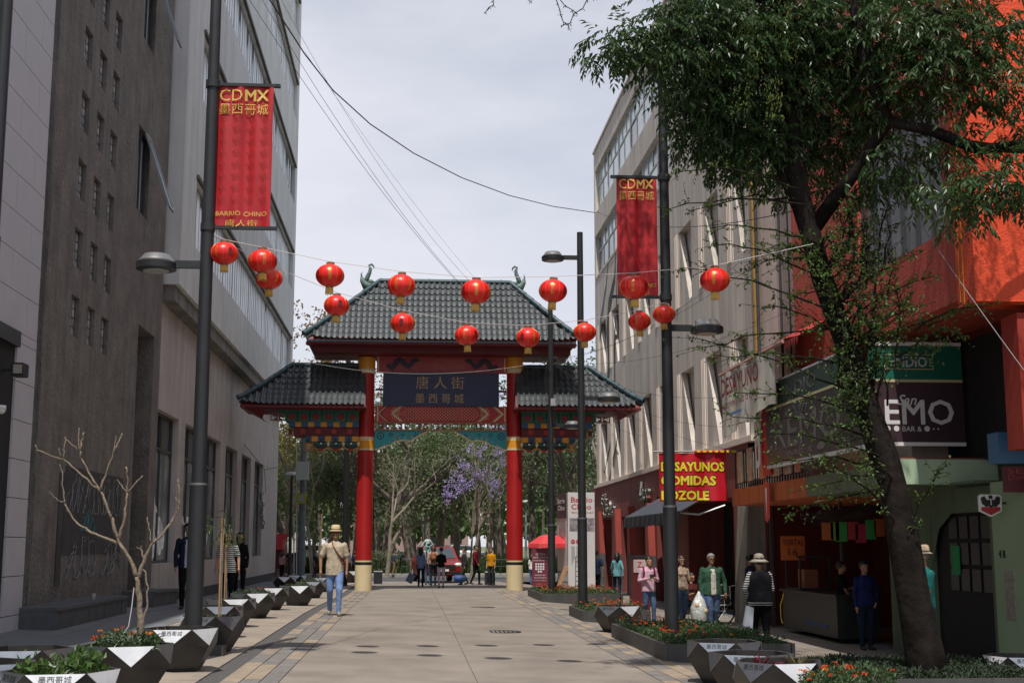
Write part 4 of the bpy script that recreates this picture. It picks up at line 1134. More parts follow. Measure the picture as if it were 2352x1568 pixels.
def glaze(y0,y1,z0,z1,n,X,seed):
    rr = random.Random(seed); L_ = (y1-y0)/n
    for i in range(n):
        a, c = y0+i*L_, y0+(i+1)*L_; b = MB(); xa, xb = X-.06, X+.02; zt = z0+(z1-z0)*.62; m_ = a+(c-a)*.5
        b.box(xa,xb,a,a+.07,z0,z1); b.box(xa,xb,c-.07,c,z0,z1); b.box(xa,xb,a+.07,c-.07,z0,z0+.06); b.box(xa,xb,a+.07,c-.07,z1-.06,z1); b.box(xa,xb,a+.07,c-.07,zt-.03,zt+.03)
        b.box(xa+.01,xb,m_-.025,m_+.025,z0+.06,zt-.03)
        for k in (.33,.66): yy = a+(c-a)*k; b.box(xa+.01,xb,yy-.02,yy+.02,zt+.03,z1-.06)
        w = b.build('window', m_steelw, BE)
        for (q0,q1,h0,h1) in ((a+.07,m_-.025,z0+.06,zt-.03),(m_+.025,c-.07,z0+.06,zt-.03),(a+.07,a+(c-a)*.33-.02,zt+.03,z1-.06),(a+(c-a)*.33+.02,a+(c-a)*.66-.02,zt+.03,z1-.06),(a+(c-a)*.66+.02,c-.07,zt+.03,z1-.06)):
            b = MB(); e = rr.uniform(0,.015); b.box(X-.03+e,X-.02+e,q0,q1,h0,h1); b.build('pane', m_glassb if rr.random()<.82 else m_glassm, w)
glaze(top[0][0],top[0][1],17.25,19.35,9,RX+.2,1); glaze(42.3,60.4,14.15,16.1,6,RX+.2,2)
for i,(ya,yb,za,zb) in enumerate(rec):
    X = RX+.245; mid = ya+(yb-ya)*.38
    b = MB(); b.box(X-.08,X,ya+.15,ya+.2,za,zb); b.box(X-.08,X,mid-.02,mid+.03,za,zb); b.box(X-.08,X,ya+.2,mid-.02,zb-.55,zb-.5); b.box(X-.08,X,ya+.2,mid-.02,za+1.15,za+1.2)
    w = b.build('window', m_frame, BE); b = MB(); b.box(X-.04,X-.03,ya+.2,mid-.02,za,zb-.55); b.build('pane', m_glassm, w)
    b = MB(); b.prism([(yb,zb),(yb,za),(ya+.5,za),(yb-.08,zb)],'x',RX+.02,RX+.18); b.build('sloped_fin', m_beige, BE)
    # projecting ribs beside the recess
    b = MB()
    for k in range(3): b.box(RX-.035,RX,yb+.12+k*.17,yb+.12+k*.17+.09,za,zb)
    b.build('fluted_pilaster', m_beige2, BE)
b = MB(); b.box(RX-.14,RX+.1,Y0,Y1,4.22,4.36); b.build('string_course', m_beige2, BE)
b = MB()
for z in (20.3,14.0,16.2,12.3): b.box(RX+.2,RX+.25,Y1,Y1+.45,z-.25,z-.2)
b.build('bracket', m_frame, BE)
# mural strokes
m_mur = mat('mural_ink', (.055,.055,.06), .85, var=.3, scale=3)
m_mur2 = mat('mural_grey', (.15,.15,.15), .85, var=.5, scale=2)
def stroke(pts, m, name='mural', X=RX-.004):
    poly = []; 
    yz = [onX(px,py,RX) for px,py,_ in pts]; 
    for i,((px,py,w),(y,z)) in enumerate(zip(pts,yz)):
        a = yz[max(0,i-1)]; c = yz[min(len(yz)-1,i+1)]; d = Vector((c[0]-a[0],c[1]-a[1])); d.normalize(); n = Vector((-d.y,d.x))*w/52
        poly.append(((y+n.x,z+n.y),(y-n.x,z-n.y)))
    b = MB()
    for (a1,a2),(b1,b2) in zip(poly, poly[1:]): b.quad((X,*a1),(X,*a2),(X,*b2),(X,*b1))
    return b.build(name, m, BE)
MU = [([(1415,575,3),(1412,640,13),(1400,700,20),(1396,760,24),(1400,830,20),(1396,880,14),(1398,950,8)],m_mur),
      ([(1398,590,4),(1392,660,9),(1380,740,13),(1374,800,12),(1376,850,6)],m_mur2),
      ([(1419,560,2),(1416,700,5),(1411,800,8),(1413,900,6),(1408,960,3)],m_mur),
      ([(1408,995,2),(1402,1020,5),(1394,1060,4),(1390,1085,3),(1386,1080,1)],m_mur),
      ([(1420,985,2),(1417,1020,6),(1408,1060,7),(1401,1100,6),(1396,1125,3),(1391,1115,1)],m_mur)]
for i,(pts,m) in enumerate(MU): stroke(pts, m, X=RX-.004-.003*i)
# shop floor
SH = []
shop_open = [(58.6-2.6,58.1,-.3,2.75),(51.0,53.2,-.3,2.75),(47.0,49.8,-.3,2.75),(42.0,45.5,-.3,3.3),(34.5,40.3,-.3,2.9)]
facade2('shop_front', m_base, BE, RX-.06, -1, Y0+.6, 62.2, -.35, 4.22, [(shop_open,1.2)])
b = MB(); b.box(RX+1.15,22,Y0,62.2,-.35,4.22); b.box(RX-.055,RX+1.2,62.0,62.2,-.35,4.22); b.build('shop_core', m_base, BE)
for (ya,yb,za,zb) in shop_open:
    b = MB(); b.box(RX+1.05,RX+1.12,ya+.02,yb-.02,za,zb-.02); b.build('shop_interior', m_black, BE)
for y in (50.2,53.6,58.3,46.2):
    b = MB(); b.prism([(y+.32,1.25),(y+.32,3.1),(y-.05,3.1),(y-.36,1.25)],'x',RX-.30,RX-.06); b.build('red_pillar', m_base2, BE)
    b = MB(); b.prism([(y+.34,-.35),(y+.34,1.245),(y-.38,1.245),(y-.5,-.35)],'x',RX-.32,RX-.06); b.build('plinth', m_plinth, BE)
b = MB()
for i in range(6): b.box(RX-.1,RX-.06,40.9,41.9,3.0+i*.16,3.1+i*.16)
b.build('vent_slat', m_plinth, BE)
# grey concrete pillar at the end of the beige block
ya, yb = 31.7, 32.75
b = MB(); b.add([(RX-.55,ya,-.35),(RX-.55,yb,-.35),(RX+.1,yb,-.35),(RX+.1,ya,-.35),(RX-.32,ya,3.9),(RX-.32,yb,3.9),(RX+.1,yb,3.9),(RX+.1,ya,3.9)],[(0,1,2,3),(4,5,6,7),(0,1,5,4),(1,2,6,5),(2,3,7,6),(3,0,4,7)])
b.build('concrete_pillar', mat('bare_concrete',(.27,.25,.21),.9,var=.2,scale=1.5,streak=.35,bump=.4,bscale=20), BE)
# chrome letters
m_chrome = mat('chrome', (.75,.75,.75), .18, metal=1)
SG = thing('chrome_sign', 'chrome lettering on the dark red shop wall near the gate', 'shop sign', (RX-.1,53,3.6))
y, z = onX(1397,1163,RX-.1)
text('Condesa', .5, (RX-.14,*onX(1401,1168,RX-.1)), m_chrome, SG, rot=ROTL, width=3.2, height=.75, extr=.05)
text('Café', .5, (RX-.14,*onX(1390,1148,RX-.1)), m_chrome, SG, rot=ROTL, width=1.3, height=.55, extr=.05)
SG2 = thing('silver_sign', 'silver script letters above the blue awning', 'shop sign', (RX-.1,44,3.6))
text('Zapp', .5, (RX-.14,*onX(1482,1134,RX-.1)), m_chrome, SG2, rot=ROTL, width=2.2, height=.95, extr=.05)
# dark awning
AW = thing('dark_awning', 'dark blue awning over the shop door below the yellow lettered banner', 'awning', (RX,40,2.9))
a0, a1 = 35.2, 44.6
b = MB(); b.add([(RX-.07,a0,3.25),(RX-.07,a1,3.25),(RX-1.35,a1,2.55),(RX-1.35,a0,2.55),(RX-.07,a0,3.22),(RX-.07,a1,3.22),(RX-1.35,a1,2.52),(RX-1.35,a0,2.52)],[(0,1,2,3),(7,6,5,4),(0,3,7,4),(1,5,6,2),(2,6,7,3)])
b.build('awning_cloth', mat('awning_blue',(.05,.055,.075),.7,var=.1,scale=3), AW)
b = MB(); n = 40
for i in range(n+1):
    y = a0+(a1-a0)*i/n; b.v.append((RX-1.36+.02*sin(i*1.7),y,2.53)); b.v.append((RX-1.36+.05*sin(i*1.7),y,2.2+.02*sin(i*2.3)))
for i in range(n): b.f.append([2*i,2*i+2,2*i+3,2*i+1]); b.m.append(0)
b.build('valance', mat('valance_dark',(.02,.022,.03),.8), AW)
for y in (a0+.2,a1-.2):
    b = MB(); b.tube([(RX-.07,y,2.7),(RX-.8,y,2.45),(RX-1.33,y,2.5)],.03,6); b.build('awning_arm', m_steelw, AW)
# DESAYUNOS banner, hangs on a horizontal pole facing the viewer
Yb = 30.4
DB = thing('food_banner', 'red banner with yellow words hanging from a pole above the pavement', 'banner', P(1590,1150,Yb))
x0, z1 = onY(1513,1040,Yb); x1, z0 = onY(1672,1152,Yb); W, H = x1-x0, z1-z0
b = MB(); nx, nz_ = 30, 16
def dy(u,v): return .04*sin(u*9+v*3)*(v)+.02*sin(u*21)
for j in range(nz_+1):
    for i in range(nx+1):
        u, v = i/nx, j/nz_; b.v.append((x0+u*W+.03*v*sin(3*v)*(1-2*u), Yb+dy(u,v), z1-v*H-.05*sin(u*pi)*v*0+.03*u*v))
for j in range(nz_):
    for i in range(nx): a = j*(nx+1)+i; b.f.append([a,a+1,a+nx+2,a+nx+1]); b.m.append(0)
b.build('cloth', mat('vinyl_red',(.50,.008,.02),.4,var=.06,scale=2), DB, smooth=True)
m_yel = mat('vinyl_yellow', (.80,.62,.03), .5); m_blk = mat('vinyl_black', (.02,.01,.01), .5)
for s_, py, w in (('DESAYUNOS',1071,.93),('COMIDAS',1103,.80),('POZOLE',1137,.70)):
    z = onY(1590,py,Yb)[1]; ww = W*w
    for m, off, yo in ((m_blk,.075,-.05),(m_yel,.040,-.062)):
        me = text_mesh(s_, .26, extr=0, bold=off); xs = [v.co.x for v in me.vertices]; ys = [v.co.y for v in me.vertices]
        cx, cy = (max(xs)+min(xs))/2, (max(ys)+min(ys))/2; k = (W*w+(.045 if m is m_blk else 0))/(max(xs)-min(xs)); kz = (H*.20+(.045 if m is m_blk else 0))/(max(ys)-min(ys))
        for v in me.vertices:
            X_, Z_ = x0+W*.03+W*w/2+(v.co.x-cx)*k, z+(v.co.y-cy)*kz; u = (X_-x0)/W; vv = (z1-Z_)/H; v.co = (X_, Yb+dy(u,vv)-(.006 if m is m_blk else .010), Z_)
        for v in me.vertices: v.co -= Vector(wloc(DB))
        me.materials.clear(); me.materials.append(m); me.name = 'lettering'; link('lettering', me, DB)
b = MB(); b.tube([P(1500,1037,Yb),P(1695,1034,Yb)+Vector((1.6,0,0))],.022,8); b.build('pole', mat('galvanised',(.3,.28,.25),.5,metal=.5), DB)
b = MB(); b.tube([(x0+.85,Yb-.03,z1+.03),(x1+.06,Yb-.03,z1+.045)],.04,8); b.build('top_roll', MATS['vinyl_red'], DB)
for i in range(7): b = MB(); b.box(x0+.9+i*.14,x0+.98+i*.14,Yb-.075,Yb-.068,z1+.02,z1+.07); b.build('folded_lettering', m_yel, DB)

# --- pale pink wall with pipes
PK = thing('pink_wall_building', 'pale pink wall with an ochre drainpipe between the beige block and the red building', 'building', (RX,29,0))
m_pink = mat('pale_pink_render', (.70,.56,.50), .85, var=.06, scale=.8, streak=.12)
b = MB(); b.box(RX,22,22,31.68,2.6,21); b.build('wall', m_pink, PK)
for y, m, r in ((31.5,mat('ochre_pipe',(.35,.20,.05),.6),.07),(31.3,m_frame,.04),(29.3,m_frame,.03),(28.6,m_frame,.02)):
    b = MB(); b.tube([(RX-.1,y,5.2),(RX-.1,y,21)],r,8); b.build('drainpipe', m, PK)

# --- red orange building
OR = thing('red_building', 'red orange painted building overhanging the pavement at the right edge', 'building', (7.9,20,0))
m_or = mat('red_orange_paint', (.50,.072,.045), .75, var=.12, scale=.7, streak=.18, spots=.15, bump=.4, bscale=22)
m_or2 = mat('sunlit_orange_paint', (.70,.065,.012), .7, var=.06, scale=1, bump=.5, bscale=26)  # sunlit copy of the wall paint, the sunlight put into the colour
OX = 7.9
wy0,wz0 = onX(2170,531,OX); wy1,_ = onX(1974,638,OX); _,wzt = onX(2170,330,OX)
facade2('wall', m_or, OR, OX, -1, 17.9, 26.3, 5.16, 18, [([(wy0,wy1,wz0,wz0+2.3),(wy0,wy1,wz0+4.2,wz0+6.6)],.16)])
b = MB(); b.box(OX+.17,18,17.9,26.3,5.16,18); b.box(OX+.001,OX+.17,26.29,26.3,5.16,18); b.box(OX,OX+.17,17.9,26.29,5.15,5.16); b.build('core', m_or, OR)
n = 6; L_ = (wy1-wy0)/n
m_curt = mat('grey_curtain_glass', (.12,.13,.15), .3, var=.4, scale=1.2, streak=.5, spec=.6)
for zz0 in (wz0, wz0+4.2):
  for i in range(n):
    a = wy0+i*L_; b = MB(); b.box(OX+.08,OX+.13,a,a+.05,zz0,zz0+2.3); b.box(OX+.08,OX+.13,a+L_-.05,a+L_,zz0,zz0+2.3); b.box(OX+.08,OX+.13,a+.05,a+L_-.05,zz0,zz0+.05)
    w = b.build('window', m_frame, OR); b = MB(); b.box(OX+.1,OX+.11,a+.05,a+L_-.05,zz0+.05,zz0+2.3); b.build('pane', m_curt, w)
b = MB(); b.box(7.78,18,17.3,17.899,4.98,18); b.build('corner_block', m_or2, OR)
m_opipe = mat('orange_pipe', (.85,.42,.03), .5)
for k,px in enumerate((2197,2206)):
    y = onX(px,400,OX-.08)[0]; zb = onX(px,705,OX-.08)[1]
    b = MB(); b.tube([(OX-.08,y,18),(OX-.08,y,zb),(OX+.9,y-.3,zb)],.045,8); b.build('pipe', m_opipe, OR)
# recess below the overhang, above the canopy
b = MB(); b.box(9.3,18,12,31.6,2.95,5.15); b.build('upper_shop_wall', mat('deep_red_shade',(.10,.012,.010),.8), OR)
for q in ((8.4,9.3,17.4,17.9,2.95,4.84),(8.6,9.3,22.8,23.2,2.95,5.145)): b = MB(); b.box(*q); b.build('red_column', mat('column_red',(.33,.03,.015),.7), OR)
b = MB(); b.box(9.25,9.29,18.1,22.5,3.0,5.0); b.build('dark_opening', m_black, OR)
# canopy slab with railing
CX_ = 7.6
CN = thing('canopy', 'concrete canopy painted orange at one end and pale green at the other', 'canopy', (CX_,26,2.6))
m_cor = mat('canopy_orange', (.55,.13,.035), .75, var=.12, scale=2, streak=.25)
m_cgr = mat('canopy_green', (.42,.56,.38), .75, var=.05, scale=1.5, streak=.1)
b = MB(); b.box(CX_,11,24.9,30.8,2.55,2.93); b.build('orange_slab', m_cor, CN)
b = MB(); b.box(CX_,11,20.9,24.89,2.55,2.93); b.build('shaded_green_slab', mat('canopy_green_shaded',(.15,.17,.11),.8,var=.15,scale=2), CN)  # canopy green again, with its shade put into the colour
b = MB(); b.box(CX_-.02,9.45,20.55,20.89,2.6,3.0); b.build('green_slab', m_cgr, CN)
b = MB(); b.box(CX_+.1,9.5,20.6,20.88,3.003,3.03); b.build('cap', mat('brick_cap',(.22,.07,.05),.8), CN)
RL = thing('balcony_railing', 'dark steel railing with food pictures on the orange canopy edge', 'railing', (CX_,28,2.93))
b = MB(); b.box(CX_+.05,CX_+.09,24.9,30.7,3.78,3.83); b.box(CX_+.05,CX_+.09,24.9,30.7,3.05,3.09); b.build('rail', m_iron, RL)
for i in range(30):
    b = MB(); y = 24.95+i*.197; b.box(CX_+.055,CX_+.08,y,y+.02,2.93,3.78); b.build('baluster', m_iron, RL)
pic = [mat('poster_food',(.42,.22,.12),.5,col2=(.75,.62,.42),scale=6),mat('poster_red',(.55,.07,.05),.5,col2=(.7,.4,.3),scale=5),mat('poster_pale',(.6,.55,.45),.5,col2=(.3,.12,.08),scale=7)]
for i,(y,w,h,k,lb) in enumerate([(30.1,.45,.72,0,'food poster on the railing nearest the red banner'),(29.2,.5,.75,2,'pale food poster on the balcony railing'),(28.1,.55,.78,1,'orange poster in the middle of the balcony railing'),(27.1,.6,.7,0,'food poster next to the arched red sign'),(26.2,.5,.45,2,'small poster under the grey hanging sign'),(25.5,.35,.45,1,'small red poster at the near end of the railing')]):
    b = MB(); b.box(CX_+.02,CX_+.04,y-w/2,y+w/2,3.06,3.06+h); tag(b.build('poster', pic[k]), lb, 'poster')
b = MB(); y = 27.5; pts = [(y-.3,3.1),(y+.3,3.1),(y+.3,4.3)]+[(y+.3*cos(a),4.3+.3*sin(a)) for a in [pi*k/8 for k in range(1,8)]]+[(y-.3,4.3)]
b.prism(pts,'x',CX_-.06,CX_-.03); tag(b.build('arched_sign', mat('sign_red',(.55,.02,.02),.5)), 'arched red hanging sign on the balcony railing', 'sign')
for (px,py,h,m,lb,txt) in ((1741,1015,1.0,m_white,'white hanging strip banner with red bottle on the railing','ATICA'),(1763,1150,.75,mat('pennant_red',(.6,.04,.03),.5),'small red and white pennant hanging below the orange canopy','')):
    y, z = onX(px,py,CX_-.1); t = thing('hanging_strip', lb, 'pennant', (CX_-.1,y,z-h/2)); b = MB()
    b.prism([(y-.22,z+h/2),(y+.22,z+h/2+.05),(y+.18,z-h/2),(y,z-h/2-.08),(y-.2,z-h/2+.02)],'x',CX_-.12,CX_-.11); b.build('cloth', m, t)
    if txt:
        text(txt,.12,(CX_-.125,y,z+.25),m_blk,t,rot=ROTL,width=.3); b = MB(); b.lathe([(.05,0),(.06,.1),(.055,.25),(.02,.34),(.02,.42)],(0,0,0),12,sx=.1); b.xf(Matrix.Translation((CX_-.125,y,z-.4))); b.build('bottle_print', mat('bottle_print',(.35,.03,.03),.5), t)
    else:
        b = MB(); b.prism([(y-.05,z+h/2-.1),(y+.1,z+h/2-.1),(y+.02,z-h/2+.05)],'x',CX_-.124,CX_-.121); b.build('white_print', m_white, t)
# red awning with white drop banner
RA = thing('red_awning', 'dull red awning above the balcony with white lettered valance', 'awning', (7.3,27.5,5.7))
m_raw = mat('awning_dull_red', (.22,.075,.065), .8, var=.15, scale=2, streak=.2); m_rawb = mat('awning_bright_red', (.45,.03,.03), .7)
b = MB(); b.add([(7.3,25.2,5.68),(7.3,30.4,5.68),(8.6,30.4,6.35),(8.6,25.2,6.35),(7.3,25.2,5.62),(7.3,30.4,5.62),(8.6,30.4,6.29),(8.6,25.2,6.29)],[(0,1,2,3),(7,6,5,4),(0,3,7,4),(1,5,6,2),(0,4,5,1)]); b.build('awning_cloth', m_raw, RA)
b = MB(); b.add([(7.3,25.19,5.68),(8.6,25.19,6.35),(8.6,24.2,6.3),(7.35,24.2,5.6)],[(0,1,2,3)]); 
for i in range(6): yq = 24.2+i*.165; b.add([(7.33,yq,5.6),(7.33,yq+.165,5.61),(7.33,yq+.08,5.42)],[(0,1,2)])
b.build('near_awning', m_rawb, RA)
b = MB(); b.tube([(7.3,25.1,5.62),(7.3,30.5,5.62)],.04,8); b.build('front_bar', mat('pinkish_roll',(.45,.25,.22),.7), RA)
WB = thing('drop_banner', 'creased white banner with dark red words hanging under the dull red awning', 'banner', (7.28,28,4.8))
b = MB(); n = 30
ya_, yb_ = 25.6, 30.0
for i in range(n+1):
    t = i/n; y = ya_+(yb_-ya_)*t; w = .05*sin(t*19)+.03*sin(t*41)
    b.v.append((7.28+w,y,5.58)); b.v.append((7.26+w*.8,y,4.95)); b.v.append((7.25+w*1.3,y,4.42-.28*t+.08*sin(t*12)))
for i in range(n):
    for j in (0,1): b.f.append([3*i+j,3*i+3+j,3*i+4+j,3*i+1+j]); b.m.append(0)
b.build('cloth', mat('vinyl_offwhite',(.50,.47,.42),.5,var=.1,scale=2), WB, smooth=True)
m_wine = mat('print_wine', (.22,.03,.035), .6)
for s_, y, z, w, h in (('DESAYUNO',28.2,5.22,3.3,.42),('INCLUYEN JUGO O CAFÉ',28.3,4.78,3.2,.2)):
    text(s_,.3,(7.17,y,z),m_wine,WB,rot=ROTL,width=w,height=h,bold=.02,extr=0)
b = MB(); b.box(7.16,7.165,28.0,29.0,4.52,4.58); b.build('blue_line', mat('print_blue',(.1,.25,.5),.6), WB)
# bar sign: two vinyl panels
m_vdk = mat('vinyl_maroon', (.055,.028,.036), .45, var=.15, scale=1.2); m_vgr = mat('vinyl_green', (.008,.13,.085), .45); m_vcr = mat('vinyl_cream', (.55,.50,.28), .5); m_vw = mat('print_white', (.72,.70,.70), .5)
BS = thing('bar_sign', 'large front facing bar sign, green top and dark maroon field with white lettering', 'sign', (8.1,21.0,3.3))
x0, zt = onY(1992,793,21.0); x1, zb = onY(2218,1016,21.0); xm, zg = onY(2100,874,21); 
b = MB(); b.box(x0,x1,21.0,21.03,zb,zg-.025); b.build('maroon_field', m_vdk, BS)
b = MB(); b.box(x0,x1,21.0,21.03,zg+.02,zt); b.build('green_field', m_vgr, BS)
b = MB(); b.box(x0,x1,20.997,21.033,zg-.025,zg+.02); b.build('cream_stripe', m_vcr, BS)
b = MB(); b.box(x0,x1+.0,20.98,21.06,zt,zt+.06); b.box(x0,x1,20.98,21.06,zb-.06,zb); b.build('frame', m_white, BS)
mr_ = mat('red_glow_print', (.22,.02,.05), .5)
def st(s_, px, py, w, h, m, yo=.004, **k):
    xx = onY(px+w/2,py,21)[0]-onY(px-w/2,py,21)[0]; hh = onY(px,py-h/2,21)[1]-onY(px,py+h/2,21)[1]
    return text(s_,.3,(onY(px,py,21)[0],21.0-yo,onY(px,py,21)[1]),m,BS,width=xx,height=hh,extr=.001,**k)
st('REMO',2088,946,206,58,m_vw,.006,bold=.014); st('San',2083,918,44,24,m_vw,.009,shear=.35,bold=.01); st('● ● BAR & ● • •',2095,984,124,13,m_vw,.006)
st('INDIO',2090,831,78,24,mat('print_silver',(.5,.52,.55),.4),.006,bold=.02)
b = MB(); zc = onY(2090,831,21)[1]; xa, xb = onY(2030,831,21)[0], onY(2143,831,21)[0]; hh = .115
for q in ((xa,xb,zc+hh,zc+hh+.012),(xa,xb,zc-hh-.012,zc-hh),(xb-.012,xb,zc-hh,zc-hh*.6),(xb-.012,xb,zc+hh*.6,zc+hh)): b.box(q[0],q[1],20.994,20.999,q[2],q[3])
for i in range(3): zz_ = zc-hh*.6+i*hh*.45; b.box(xb-.06,xb,20.994,20.999,zz_,zz_+.012); b.box(xb-.06,xb-.048,20.994,20.999,zz_+.012,zz_+hh*.3)
b.build('green_frame_print', m_vcr, BS)
BS2 = thing('bar_sign', 'grey looking side panel of the bar sign seen at a slant behind the branches', 'sign', (7.45,24,3.3))
b = MB(); b.box(7.43,7.46,21.1,27.0,3.27,4.40); b.build('maroon_field', mat('vinyl_greyed',(.055,.05,.05),.35,var=.1,scale=1,spec=.6), BS2)  # greyer than the vinyl of the front panel
b = MB(); b.box(7.43,7.46,21.1,27.0,4.45,4.93); b.build('green_field', mat('vinyl_grey_green',(.03,.07,.055),.35,spec=.6), BS2)
b = MB(); b.box(7.427,7.463,21.1,27.0,4.40,4.45); b.build('cream_stripe', m_vcr, BS2)
b = MB(); b.box(7.42,7.48,21.1,27.0,4.93,4.97); b.box(7.42,7.48,21.1,27.0,3.2,3.27); b.build('frame', m_steelw, BS2)
m_vfa = mat('print_grey', (.14,.13,.13), .5)  # much darker than the lettering of the front panel
text('REMO',.3,(7.425,24.3,3.85),m_vfa,BS2,rot=ROTL,width=4.2,height=.62,extr=.001); text('San',.3,(7.422,24.6,4.27),m_vfa,BS2,rot=ROTL,width=1.0,height=.24,extr=.001,shear=.3)
text('BAR & ●',.3,(7.425,24.3,3.42),m_vfa,BS2,rot=ROTL,width=2.4,height=.13,extr=.001); text('INDIO',.3,(7.425,24.6,4.68),m_vfa,BS2,rot=ROTL,width=2.2,height=.26,extr=.001)
# blue sign and wine sign at the right edge
YB = 18.4
p0, p1 = P(2291,992,YB), P(2420,1064,YB); b = MB(); b.box(p0.x,p1.x,YB,YB+.35,p1.z,p0.z); tag(b.build('blue_sign', mat('sign_blue',(.06,.16,.30),.5)), 'plain blue sign box at the right edge above the wine red sign', 'sign')
WS = thing('wine_sign', 'wine red lettered sign board cut by the right edge', 'sign', P(2330,1100,YB)); p0, p1 = P(2305,1070,YB), P(2430,1130,YB)
b = MB(); b.box(p0.x,p1.x,YB,YB+.06,p1.z,p0.z); b.build('board', mat('sign_wine',(.10,.008,.012),.5), WS)
text('SER',.2,P(2345,1081,YB)-Vector((0,.006,0)),mat('print_dim_red',(.28,.05,.05),.6),WS,width=.42,height=.08,extr=.001); text('Dolor',.2,P(2345,1096,YB)-Vector((0,.006,0)),mat('print_dim_red',(.28,.05,.05),.6),WS,width=.38,height=.07,extr=.001)
# ground floor of the right side: green wall with arched door, stall
m_gw = mat('green_wall', (.115,.16,.09), .8, var=.08, scale=1, streak=.15, bump=.3, bscale=20)
GW = thing('green_shop', 'green painted shop front with a wide dark doorway under the canopy', 'shop front', (9.0,21,0))
GWX = 8.9
dy0 = onX(2278,1300,GWX)[0]; dy1 = onX(2140,1300,GWX)[0]; dz = 2.15
facade2('wall', m_gw, GW, GWX, -1, 19.6, 24.0, -.3, 2.55, [([(dy0,dy1,-.3,dz)],.14)])
b = MB(); b.add([(GWX+.02,dy1,dz),(GWX+.02,dy1-.9,dz),(GWX+.02,dy1-.35,dz-.25),(GWX+.02,dy1,dz-.85)],[(0,1,2,3)]); b.build('arch_corner', m_gw, GW)
b = MB(); b.box(GWX+.10,GWX+.13,dy0,dy1,-.3,dz); b.build('doorway_dark', m_black, GW)
m_dpane = mat('door_pane', (.018,.02,.022), .3)
for i in range(4):
    for j in range(3):
        y = dy0+.15+i*.42; b = MB(); b.box(GWX+.07,GWX+.095,y,y+.32,.9+j*.42,1.25+j*.42); b.build('door_pane', m_dpane, GW)
b = MB(); b.box(GWX+.05,GWX+.06,dy1-1.05,dy1-.72,1.15,1.62); b.build('green_notice', mat('notice_green',(.0,.25,.07),.6), GW)
b = MB(); b.box(8.85,9.6,18.2,19.55,-.3,2.58); b.build('green_column', mat('green_column',(.30,.40,.24),.8,var=.06,scale=1), GW)  # the wall's green, made paler to put sunlight into the colour
b = MB(); b.box(8.6,11,19.55,20.5,2.58,2.62); b.build('soffit', m_gw, GW)
b = MB(); b.box(8.835,8.85,18.9,19.2,.55,1.25); tag(b.build('paper_notice', mat('paper_old',(.3,.27,.22),.8,var=.3,scale=12)), 'faded paper notice pasted on the green column', 'notice')
text('4 B',.12,(8.842,19.25,1.5),m_blk,GW,rot=ROTL,width=.22)
# shield emblem
yS, zS = onX(2275,1160,8.55)
SE = thing('shield_emblem', 'small white shield with a black eagle and red base on the green wall', 'emblem', (8.3,19.0,zS))
Xs, Zs = onY(2274,1160,19.0)
U = 1/160.
b = MB(); b.prism([(Xs+a*U,Zs+c*U) for a,c in ((-28,22),(-22,26),(22,26),(28,22),(27,-14),(0,-27),(-28,-14))],'y',18.98,19.02); b.build('shield', m_white, SE)
b = MB(); b.prism([(Xs+a*U,Zs+c*U) for a,c in ((-23,-4),(23,-4),(23,-12),(0,-23),(-24,-12))],'y',18.972,18.979); b.build('red_base', mat('shield_red',(.4,.02,.03),.5), SE)
b = MB(); b.prism([(Xs+a*U,Zs+c*U) for a,c in ((-24,18),(-15,22),(-9,12),(-4,14),(-5,23),(3,24),(5,20),(4,14),(9,12),(15,22),(24,18),(22,4),(12,-4),(6,-2),(0,-6),(-6,-2),(-12,-4),(-22,4))],'y',18.966,18.971); b.build('eagle', m_blk, SE)
b = MB(); b.box(Xs+.1,8.86,19.025,19.05,Zs+.02,Zs+.05); b.build('bracket', m_iron, SE)
text('T',.1,(Xs,18.96,Zs+8*U),m_vw,SE,height=.09,extr=.001)
# stall interior
ST = thing('food_stall', 'dark red food stall recess under the orange canopy', 'shop front', (9,27.5,0))
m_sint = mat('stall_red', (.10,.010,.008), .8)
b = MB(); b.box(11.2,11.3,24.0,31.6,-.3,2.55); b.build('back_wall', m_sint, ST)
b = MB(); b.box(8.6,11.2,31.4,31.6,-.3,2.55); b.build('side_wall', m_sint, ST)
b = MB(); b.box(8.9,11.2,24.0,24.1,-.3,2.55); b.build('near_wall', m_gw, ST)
b = MB(); b.box(8.55,8.62,31.0,31.08,-.3,2.55); b.box(9.0,9.06,27.2,27.26,-.3,2.55); b.build('post', m_frame, ST)
CT = thing('stall_counter', 'steel stall counter with a glass cabinet in the shade', 'counter', (8.7,28.5,-.28))
m_dst = mat('shaded_steel', (.035,.035,.035), .5, metal=.4, var=.3, scale=3)  # steel darkened: the stall's deep shade is put into the colour
b = MB(); b.box(8.35,9.2,25.6,29.4,-.18,.62); b.build('counter_body', m_dst, CT)
b = MB(); b.box(8.3,9.25,25.5,29.5,.62,.66); b.build('counter_top', m_dst, CT)
b = MB(); b.box(8.4,9.1,28.2,29.3,.66,.70); b.box(8.4,9.1,28.2,29.3,1.36,1.4)
for x,y in ((8.4,28.2),(9.06,28.2),(8.4,29.26),(9.06,29.26)): b.box(x,x+.04,y,y+.04,.7,1.36)
b.build('cabinet_frame', m_dst, CT)
b = MB(); b.box(8.6,8.9,28.5,29.0,.7,1.1); b.build('cabinet_food', mat('food_brown',(.25,.08,.04),.7), CT)
b = MB(); b.box(8.34,8.349,26.2,27.8,-.02,.06); b.build('blue_strip', mat('strip_blue',(.01,.05,.14),.6), CT)
b = MB(); b.tube([(8.32,29.2,.55),(8.28,29.35,.3),(8.3,29.4,.0),(8.3,29.3,-.1)],.014,6); b.build('yellow_hose', m_yel, CT)
